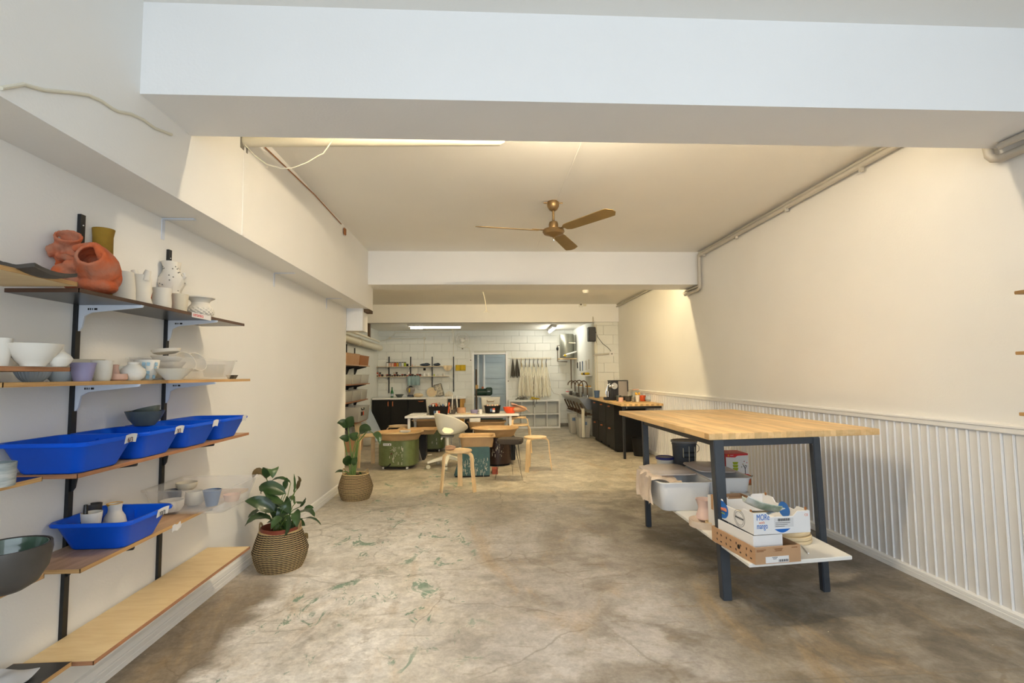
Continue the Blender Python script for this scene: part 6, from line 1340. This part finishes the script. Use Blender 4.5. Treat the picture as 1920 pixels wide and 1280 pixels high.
# white cube shelf
KY0, KY1 = 12.42, 12.77; kx0, kx1 = ypl(954, 780, KY0).x, ypl(1050.5, 780, KY0).x; kt = ypl(1040, 749.5, KY0).z
t = thing('cube_shelf', 'white open cube shelf with two rows under the aprons', 'shelf unit', (kx0, KY0, 0)); W_ = kx1-kx0; D_ = KY1-KY0
MB().box(0, W_, 0, D_, 0, .035).build('bottom', M['white'], t); MB().box(0, W_, 0, D_, kt-.035, kt).build('top', M['white'], t); MB().box(.035, W_-.035, 0.002, D_-.01, kt/2-.01, kt/2+.01).build('divider', M['white'], t)
for k in range(5):
    w_ = .035 if k in (0, 4) else .018; xx = k*(W_-w_)/4; MB().box(xx, xx+w_, 0.001, D_-.005, .035, kt-.035).build('side', M['white'], t)
MB().box(.01, W_-.01, D_-.006, D_, .03, kt-.03).build('back', M['block'], t)
b = MB()
for k in range(10): b.tube([(.05*cos(k*1.3), .03*sin(k*2.1), .01), (.12*cos(k*.9), .05*sin(k*1.1), .05+.015*(k % 3)), (.16*cos(k*1.9), .05*sin(k*1.6), .012)], .007, 5)
o = b.build('wire_tangle', M['towel']); o.location = (kx0+.33, KY0+.17, kt+.001); tag(o, 'grey tangle of straps on the cube shelf below the towels', 'straps')
b = MB()
for k in range(6): b.tube([(.05*cos(k*1.3), .03*sin(k*2.1), .01), (.09*cos(k*1.9), .05*sin(k*1.1), .04+.015*(k % 3)), (.13*cos(k*2.9), .05*sin(k*1.6), .012)], .009, 5)
t = thing('strap_tangle', 'yellow and black straps on the cube shelf, ends hanging over the front', 'straps', (ypl(1004, 748, KY0).x, KY0+.14, kt+.001)); b.build('yellow_strap', M['yellow'], t)
for dx, l in ((-.06, .12), (-.03, .17), (.02, .09)): MB().tube([(dx, -.05, .02), (dx, -.145, .015), (dx, -.152, -.03), (dx+.01, -.15, -l)], .006, 5).build('black_strap', M['rubber'], t)

# ================================================================== left back: open shelf unit on the side wall, pipes
XS = XLB+.008
def sh(px, py, x=XLB+.3): return pt(px, py, 'X', x)
ups = [pt(649, 700, 'X', XS).y, pt(664.5, 700, 'X', XS).y]
for i, (yy, pyt) in enumerate(zip(ups, (645, 649))):
    t = thing('shelf_upright', ('nearer', 'farther')[i]+' dark upright on the side wall of the back area', 'shelf upright', (XLB, yy, 0), group='uprights of the back area side wall'); MB().box(0, .02, -.014, .014, .3, pt(649, pyt, 'X', XS).z).build('rail', M['black'], t)
lv = []
for i, (px, py) in enumerate([(693, 685.5), (693, 718), (690, 747), (688, 785)]):
    q = sh(px, py); lv.append((q.z, q.y)); ye = q.y
    t = thing('shelf_board', ('top', 'second', 'third', 'lowest')[i]+' dark shelf on the side wall of the back area', 'shelf', (XLB+.022, 8.3, q.z-.018)); MB().box(0, .28, 0, ye-8.3, 0, .018).build('panel', M['plyedge_dark' if i else 'plyr'], t)
    for yy in ups: MB().prism([(0, 0), (.24, 0), (.20, -.02), (.04, -.06), (.0, -.17)], 'Y', -.006, .006).build('bracket', M['black'], t, loc=(0, yy-8.3, 0))
zA = lv[0][0]
for i, (a0, a1, pyt, lb_) in enumerate([(645, 666, 663, 'tan open box on the top side wall shelf, nearest to the wall end'), (664, 676, 664, 'tan folded box in the middle of the top side wall shelf'), (676, 693, 668, 'brown curved box at the far end of the top side wall shelf')]):
    y0_, y1_ = sh(a0, 680).y, sh(a1, 680).y; h = pt((a0+a1)/2, pyt, 'Y', y1_-.1).z-zA
    t = crate('cardboard_box', lb_, XLB+.165, (y0_+y1_)/2, zA+.001, .13, (y1_-y0_)/2-.01, h, .015, 'kraft' if i != 2 else 'kraftbrown', cat='box', group='boxes on the top side wall shelf')
for k, (zz, h, m_, lb_) in enumerate([(lv[1][0], .17, 'milky', 'cloudy plastic box on the second side wall shelf'), (lv[2][0], .19, 'milky', 'cloudy plastic box of grey clay on the third side wall shelf')]):
    for j, (a0, a1) in enumerate(((645, 662), (663, 678), (679, 693))):
        y0_, y1_ = sh(a0, 715).y, min(lv[1+k][1]-.01, sh(a1, 715).y)
        if y1_-y0_ < .2: continue
        t = crate('storage_box', lb_+(', nearest', ', middle', ', farthest')[j], XLB+.165, (y0_+y1_)/2, zz+.001, .13, (y1_-y0_)/2-.012, h, .012, m_, cat='box', group='cloudy boxes on the side wall')
        MB().box(-.10, .10, -(y1_-y0_)/2+.05, (y1_-y0_)/2-.05, .008, h*(.45 if k == 0 else .8)).build('contents', M[('basinlite', 'greybox')[k]], t, bevel=.01)
zz = lv[3][0]
t = crate('storage_box', 'clear storage box with dark handle and red label on the lowest side wall shelf', XLB+.19, sh(680, 775).y, zz+.001, .15, .42, .27, .02, 'milky', cat='box')
MB().box(.128, .152, -.27, -.16, .11, .18).build('label_dark', M['darkbrown'], t); MB().box(.128, .152, -.16, -.08, .11, .18).build('label_red', M['orangepl'], t); MB().tube([(.15, -.3, .25), (.165, -.29, .22), (.165, -.11, .22), (.15, -.1, .25)], .008, 6).build('handle', M['rubber'], t); MB().box(-.11, .11, -.05, .35, .01, .12).build('contents', M['lilac'], t, bevel=.02)
# white sheet leaning and floor items
t = thing('panel_sheet', 'white curved plastic sheet leaning under the side wall shelves', 'sheet', (XLB+.1, 10.3, 0)); MB().grid(lambda u, v: (.05+.30*(1-v)+.03*sin(u*3), .1+.75*u, .62*v), 8, 6, .006, (1, 0, .4)).build('panel', M['bluegrey'], t)
t = thing('board', 'tan board leaning under the side wall shelves beside the white sheet', 'board', (XLB+.1, 9.6, 0)); MB().grid(lambda u, v: (.05+.12*(1-v), .1+.5*u, .60*v), 2, 2, .012, (1, 0, .3)).build('panel', M['bats'], t)
o = MB().rloft([(.14, .14, .02, 0), (.16, .16, .02, .22)]).build('carton', M['kraft']); o.location = (XLB+.3, 9.15, .001); tag(o, 'brown carton on the floor behind the tall thin plant', 'box')
o = MB().sphere((0, 0, .12), .13, .16, .12, 14, 8).build('plastic_bag', M['milky']); o.location = (XLB+.42, 9.75, .001); tag(o, 'crumpled clear bag on the floor under the side wall shelves', 'bag')
# big drain pipe and tube light
p0, p1 = pt(630, 628, 'X', XLB+.15), pt(712, 652, 'X', XLB+.12)
t = thing('drain_pipe', 'thick white drain pipe running along the side wall of the back area', 'pipe', (0, 0, 0)); MB().tube([p0, p1], .075, 18).build('pipe', M['pipewhite'], t); q = p0.lerp(p1, .42); d = (p1-p0).normalized(); MB().tube([q-d*.05, q+d*.05], .083, 18).build('coupling', M['pipewhite'], t)
p0, p1 = pt(655, 620, 'X', XLB+.35), pt(711, 640, 'X', XLB+.3)
t = thing('strip_light_unlit', 'thin unlit white batten above the drain pipe', 'light', (0, 0, 0)); MB().tube([p0, p1], .022, 10).build('body', M['pipewhite'], t); q = p0.lerp(p1, .6); MB().box(q.x-.02, q.x+.02, q.y-.05, q.y+.05, q.z, 2.42).build('hanger', M['strap'], t)

# ================================================================== right: counter, cabinets, coffee
RZ = .84
t = thing('side_counter', 'butcher block worktop on the right wall past the big table', 'worktop', (2.08, 7.66, RZ-.035))
MB().hexa([(0, 0, 0), (.655, .0, 0), (.655, 2.53, 0), (.03, 2.53, 0), (0, 0, .035), (.655, 0, .035), (.655, 2.53, .035), (.03, 2.53, .035)]).build('worktop', M['butcher2'], t, bevel=.002)
MB().box(.05, .085, .10, .135, -RZ+.035, 0).build('leg', M['black'], t); MB().box(.03, .64, .06, .08, -.04, 0).build('rail', M['black'], t)
o = MB().tube([(0, 0, 0), (0, -.02, -.01), (0, -.022, -.035), (0, -.005, -.04)], .004, 6).build('hook', M['chrome']); o.location = (2.17, 7.70, RZ-.036); tag(o, 'small chrome hook under the near corner of the side worktop', 'hook')
CX = 2.165
for k, (y0_, y1_) in enumerate(((8.45, 9.02), (9.03, 9.60), (9.61, 10.17))):
    t = thing('drawer_cabinet', ('nearest', 'middle', 'farthest')[k]+' black drawer cabinet under the side worktop', 'cabinet', (CX, y0_, 0), 0, 'black cabinets under the side worktop')
    l = y1_-y0_; MB().box(.02, XR-.04-CX, 0, l, .06, RZ-.037).build('carcass', M['rubber'], t); MB().box(.05, .5, .03, l-.03, 0, .06).build('plinth', M['rubber'], t)
    if k == 0: MB().box(.0, XR-.045-CX, -.018, -.001, .02, RZ-.037).build('end_panel', M['cabblack'], t)
    zs = (.065, .42, RZ-.045)
    for j in range(2):
        dr = MB().box(0, .018, .002, l-.002, zs[j]+.002, zs[j+1]-.002).build('drawer', M['cabblack'], t, bevel=.0015); zz_ = zs[j+1]-.05
        MB().tube([(-.002, l*.5-.045, zz_), (-.018, l*.5-.03, zz_-.004), (-.018, l*.5+.03, zz_-.004), (-.002, l*.5+.045, zz_)], .011, 8).build('handle', M['copper'], dr)
q = footy(1206, 858); t = thing('waste_bin', 'black waste bin on the floor under the side worktop', 'bin', (q.x+.02, 8.06, 0)); MB().lathe([(.095, 0), (.10, .005), (.13, .27), (.138, .275), (.138, .285), (.126, .28), (.098, .02)]).build('body', M['rubber'], t)
# coffee machine
yk = 8.75; q0, q1 = ypl(1137, 748, yk), ypl(1179, 748, yk); Wc = q1.x-q0.x; Hc = ypl(1150, 713, yk).z-RZ
t = thing('coffee_machine', 'black and silver coffee machine on the side worktop', 'coffee machine', (q0.x, yk, RZ+.001))
f = .2*Wc
MB().box(Wc*.22, Wc*.55, 0, .24, 0, Hc).build('body', M['black'], t, bevel=.012); MB().box(Wc*.55, Wc*.97, .01, .24, .06, Hc*.97).build('water_tank', M['lid'], t, bevel=.01); MB().box(Wc*.52, Wc*.99, .0, .245, 0, .062).build('tank_base', M['black'], t, bevel=.006)
MB().box(0, Wc*.5, .02, .22, 0, .05).build('drip_tray', M['black'], t, bevel=.006); MB().box(Wc*.2, Wc, -.005, .25, Hc*.965, Hc).build('top_plate', M['black'], t, bevel=.006); MB().box(Wc*.955, Wc*.99, -.002, .01, .15, Hc*.96).build('edge_strip', M['black'], t)
MB().tube([(Wc*.36, -.002, Hc*.72), (Wc*.36, -.02, Hc*.72)], .055, 20).build('knob', M['chrome'], t); MB().tube([(Wc*.36, -.002, Hc*.72), (Wc*.16, .03, Hc*.70)], .03, 12).build('spout', M['chrome'], t); MB().lathe([(.016, .05), (.028, .06), (.03, Hc*.45), (.026, Hc*.45)], c=(Wc*.12, .06)).build('milk_jug', M['chrome'], t)
MB().tube([(Wc*.05, .08, .08), (Wc*.03, .08, Hc*.4), (Wc*.14, .08, Hc*.78), (Wc*.25, .08, Hc*.85)], .006, 6).build('steam_pipe', M['chrome'], t)
RY = 8.35
def rp(name, label, px, pxl, pxr, pyt, prof, m, y=RY, cat='pot', **k): return potd(name, label, cat, y, px, pxl, pxr, pyt, RZ+.001, prof, m, **k)
def sprout(n, r, h, m, sp=.03):
    def fn(t):
        for i in range(n):
            a = i*2.4; leaf(t, (r*.3*cos(a), r*.3*sin(a), h*.8), ((r*.6+sp*.5)*cos(a), (r*.6+sp*.5)*sin(a), h*1.35), ((r+sp)*cos(a), (r+sp)*sin(a), h*(1.15+.12*(i % 3))), .012, M[m], .3)
    return fn
rp('planter', 'brown pot with a small green succulent, leftmost of the pots on the side worktop', 1178, 1172, 1185, 743, [(.7, 0), (.95, .3), (1, 1)], 'brownmat', parts=sprout(9, .06, .07, 'leaf2'))
rp('planter', 'small grey-brown pot in the middle of the pots on the side worktop', 1188, 1184, 1192.5, 744, [(.8, 0), (1, .3), (.9, 1)], 'greybox', y=8.25)
rp('planter', 'tall white beaker with yellow flowers on the side worktop', 1195, 1191, 1199, 741, [(.7, 0), (1, 1)], 'bisque', y=8.2, parts=lambda t: [MB().sphere((.03*cos(i*2.1), .03*sin(i*2.1), .125+.012*(i % 2)), .017, seg=8, rg=6).build('flower', M['yellowg'], t) for i in range(5)])
rp('jar', 'clear glass jar with a pink lid behind the white beaker', 1192, 1184, 1199, 733, [(.95, 0), (1, .1), (1, .85), (.9, 1)], 'glass', y=8.6, parts=lambda t: MB().cyl((0, 0), .178, .195, .055).build('lid', M['pinkclay'], t))
rp('planter', 'dark and orange pot right of the white beaker', 1205, 1200, 1211, 741, [(.85, 0), (1, .2), (1, 1)], 'orange', y=8.4)
rp('planter', 'round white and pale blue pot at the right of the pots on the side worktop', 1217, 1210, 1225, 742, [(.7, 0), (1, .35), (.95, .7), (.7, 1)], 'bluegrey', y=8.3)
rp('cup', 'small pink dish in front of the coffee machine', 1164, 1160, 1169, 745, STR, 'pinkclay', y=8.25, cat='dish')
rp('cup', 'dark small succulent pot beside the pink dish', 1160, 1156, 1165, 741, STR, 'slate', y=8.5, cat='pot', parts=sprout(6, .04, .06, 'leaf'))
rp('jug', 'blue plastic measuring jug at the far end of the side worktop', 1119, 1114, 1125, 732, [(.8, 0), (1, 1)], 'denim', y=9.8, cat='jug')

# sink trough on the far right wall with taps
sx0, sx1, sy0, sy1, sz = 1.93, XRB-.002, 10.25, 12.55, .80
t = thing('sink_trough', 'stainless steel sink trough on dark brackets at the far right', 'sink', (0, 0, 0))
MB().loft([[(sx0, sy0, sz), (sx1, sy0, sz+.02), (sx1-.02, sy0, .58), (sx0+.16, sy0, .58)], [(sx0, sy1, sz), (sx1, sy1, sz+.02), (sx1-.02, sy1, .58), (sx0+.16, sy1, .58)]]).build('basin', M['steel'], t, bevel=.01)
MB().box(sx0-.02, sx0+.03, sy0, sy1, sz, sz+.018).build('rim', M['steel'], t); MB().box(sx1-.012, sx1, sy0, sy1, sz+.02, sz+.2).build('splashback', M['steel'], t)
for k in range(6): yy = sy0+.15+k*.4; MB().tube([(sx0+.04, yy, .70), (sx0+.14, yy, .48), (sx1-.02, yy, .46)], .016, 6).build('bracket', M['strap'], t)
for zz in (.46, .52): MB().tube([(sx0+.14, sy0, zz), (sx0+.14, sy1, zz)], .014, 6).build('rail', M['strap'], t)
MB().tube([(2.02, 10.35, .60), (2.02, 10.35, .56), (2.02, 10.35, .02)], .035, 12).build('drain_pipe', M['pipewhite'], t)
for i, (px, pyt) in enumerate([(1072, 713), (1084, 713), (1094, 712), (1103, 713)]):
    y = 12.0-i*.48; b0_ = Vector((XRB-.12, y, sz+.02)); h = ypl(px, pyt, y).z-b0_.z
    t = thing('tap', 'tall gooseneck tap over the steel sink, %s from the back wall' % ('first', 'second', 'third', 'fourth')[i], 'tap', tuple(b0_), 0, 'taps over the steel sink')
    MB().tube([(0, 0, 0), (0, 0, h*.72), (-.02, 0, h*.88), (-.07, 0, h*.98), (-.12, 0, h*.95), (-.16, 0, h*.82), (-.17, 0, h*.68)], .012, 8).build('spout', M['strap'], t); MB().cyl((0, 0), 0, .04, .028).build('base', M['chrome'], t); MB().tube([(0, 0, .06), (0, -.08, .08)], .008, 6).build('lever', M['chrome'], t)
for i, (px, py) in enumerate(((1077, 721), (1099, 723))): q = ypl(px, py, 11.6-i*.9); o = MB().box(-.06, .06, -.02, .02, -.012, .012).build('sponge', M['yellowg'], bevel=.004); o.location = q; 
for i in range(2):
    q = ypl((1077, 1099)[i], (722, 724)[i], 11.6-i*.9); bpy.data.objects[('sponge', 'sponge.001')[i]].location = (XRB-.075, 11.6-i*.9, q.z); s_b = MB().box(0, .065, -.05, .05, -.02, 0).build('soap_holder', M['whiteplastic'], bevel=.003); s_b.location = (XRB-.065, 11.6-i*.9, q.z-.012); tag(s_b, ('far', 'near')[i]+' white soap holder on the wall above the sink', 'holder'); tag(bpy.data.objects[('sponge', 'sponge.001')[i]], ('far', 'near')[i]+' yellow sponge above the sink', 'sponge')
for i, (px, yy, m_, h_) in enumerate([(1066, 12.3, 'whiteplastic', .12), (1078, 11.8, 'brownmat', .09), (1086, 11.3, 'steel', .08), (1092, 10.9, 'brownmat', .08), (1100, 10.6, 'steel', .10)]):
    o = MB().lathe([(.03, 0), (.04, .02), (.038, h_), (.03, h_), (.028, .01)], seg=14).build('container', M[m_]); o.location = (sx1-.25, yy, sz+.021); tag(o, ('white tub with red band at the back end of the sink', 'dark brown beaker on the sink edge', 'steel beaker in the middle of the sink edge', 'brown beaker near the front of the sink edge', 'steel beaker at the near end of the sink edge')[i], 'container')
    if i == 0: MB().lathe([(.0395, .05), (.042, .052), (.042, .066), (.0395, .068)], seg=16, hoop=True).build('red_band', M['red'], o)
# a ledge under those containers
MB().box(sx0+.03, sx1-.012, sy0+.002, sy1-.002, sz+.006, sz+.0195).build('drain_board', M['steel'], bpy.data.objects['sink_trough'])
# clear tubs of clay under the sink
for i, (px0, px1, pyt, pyb, y) in enumerate([(1068, 1086, 781, 812, 11.1), (1084, 1112, 786, 823, 10.35)]):
    a, c = ypl(px0, pyb, y), ypl(px1, pyb, y); h = .43-.03*i
    t = crate('clay_bin', ('farther', 'nearer')[i]+' clear bin part filled with pink and tan clay under the sink', (a.x+c.x)/2, y+.22, .001, (c.x-a.x)/2-.02, .2, h, .03, 'milky', cat='bin', group='clear clay bins under the sink')
    MB().box(-(c.x-a.x)/2+.06, (c.x-a.x)/2-.06, -.16, .16, .01, h*.35).build('clay', M['clay'], t, bevel=.02); MB().box(-(c.x-a.x)/2+.06, (c.x-a.x)/2-.06, -.16, .16, h*.36, h*.60).build('clay', M['pinkclay'], t, bevel=.02); MB().box(-.04, .04, -.203, -.198, h*.66, h*.82).build('label', M['denim'], t)
# water heater on its wall shelf
hxp = ypl(1063.5, 650, 12.35); zt_, zb_ = ypl(1063, 626, 12.35).z, ypl(1063, 671, 12.35).z; hr = (ypl(1077, 650, 12.35).x-ypl(1050, 650, 12.35).x)/2
t = thing('water_heater', 'grey cylindrical water heater high in the back right corner', 'water heater', (hxp.x, 12.42, 0)); MB().lathe([(hr*.95, zb_), (hr, zb_+.01), (hr, zt_-.02), (hr*.94, zt_)], seg=32).build('tank', M['heater'], t)
MB().box(-hr-.02, hr+.05, -.12, .3, zb_-.03, zb_-.002).build('support_board', M['bats'], t); MB().tube([(0, -hr*.98, zt_-.22), (.18, -hr*.95, zt_-.23)], .013, 8).build('inlet_pipe', M['pipewhite'], t); MB().tube([(0, -hr*.94, zt_-.21), (0, -hr-.02, zt_-.21)], .022, 10).build('valve', M['greybox'], t)
MB().tube([(-hr*.6, -hr*.7, zb_+.06), (0, -hr*1.05, zb_+.09), (.2, -hr, zb_+.15)], .02, 8).build('hose', M['whiteplastic'], t); MB().sphere((-hr*.4, -hr*.95, zb_+.06), .03, seg=10, rg=6).build('tag_yellow', M['yellow'], t)
MB().tube([(-hr-.01, -.05, zt_-.28), (-hr-.06, -.05, zt_-.28), (-hr-.06, -.05, zb_-.08), (0, -.05, zb_-.09)], .011, 8).build('outlet_pipe', M['strap'], t); MB().sphere((-hr-.06, -.05, zt_-.36), .03, .03, .05, 10, 6).build('gauge', M['rubber'], t); MB().tube([(hr*.5, -.05, zb_-.03), (hr*.5, -.05, .95)], .012, 8).build('down_pipe', M['strap'], t)
# speaker, outlet and cable on the pier
q = ypl(1109.5, 626.5, 10.08); hw = (ypl(1116.5, 626, 10.08).x-ypl(1103, 626, 10.08).x)/2; hh = (ypl(1110, 613, 10.08).z-ypl(1110, 640, 10.08).z)/2
t = thing('loudspeaker', 'black loudspeaker mounted at the corner of the pier', 'speaker', (q.x, 10.10, q.z)); MB().box(-hw, hw, -.06, .08, -hh, hh).build('cabinet', M['rubber'], t, bevel=.008); MB().box(-hw*.85, hw*.85, -.063, -.0605, -hh*.92, hh*.92).build('grille', M['black'], t); MB().box(hw*.4, hw*1.1, .08, .098, -.03, .03).build('mount', M['rubber'], t)
YP = 10.178
outlet('white outlet on the pier above the coffee machine', 1147, 663, YP, .05)
CB('black cable running from the loudspeaker down to the pier outlet', [(1117, 622), (1121, 632), (1130, 644), (1138, 650), (1144, 656), (1146, 660)], YP-.006, .005, 'rubber')
t = thing('conduit', 'short horizontal conduit feeding the pier outlet', 'pipe', (0, 0, 0)); MB().tube([ypl(1112, 666, YP-.02), ypl(1142, 663, YP-.02)], .016, 8).build('pipe', M['pipegrey'], t)
t = thing('conduit', 'vertical white pipes on the edge of the pier', 'pipe', (0, 0, 0)); MB().tube([(2.25, 10.165, .84), (2.25, 10.165, 2.3)], .010, 8).build('pipe', M['pipewhite'], t); MB().tube([(2.29, 10.17, .84), (2.29, 10.17, 2.3)], .008, 8).build('pipe', M['pipewhite'], t)
# tools hung on the side wall past the pier, and a small shelf
for i, (py0, py1, yy, m_) in enumerate([(679, 690, 12.2, 'rubber'), (678, 695, 11.9, 'bucket'), (677, 695, 11.6, 'denim'), (676, 694, 11.2, 'pipegrey'), (674, 692, 10.9, 'pipegrey')]):
    z1_, z0_ = pt(1090, py0, 'Y', yy).z, pt(1090, py1, 'Y', yy).z; o = MB().tube([(XRB-.012, yy, z0_), (XRB-.012, yy, z1_)], .011, 6).build('hand_tool', M[m_]); tag(o, ('short black', 'dark grey', 'blue', 'thin grey far', 'thin grey near')[i]+' tool hung on the side wall above the sink', 'tool')
q = pt(1100, 703, 'Y', 10.9); t = thing('small_shelf', 'small white shelf with yellow things above the near end of the sink', 'shelf', (XRB-.16, 10.6, q.z)); MB().box(0, .158, 0, .75, -.018, 0).build('board', M['white'], t)
for k in range(3): o = MB().sphere((0, 0, .03), .06, .08, .03, 12, 6).build('yellow_glove', M[('yellow', 'rubber', 'yellow')[k]]); o.location = (XRB-.08, 10.75+.2*k, q.z+.001); tag(o, ('yellow rubber glove near end', 'black glove in the middle', 'yellow rubber glove far end')[k]+' of the small white shelf', 'glove')
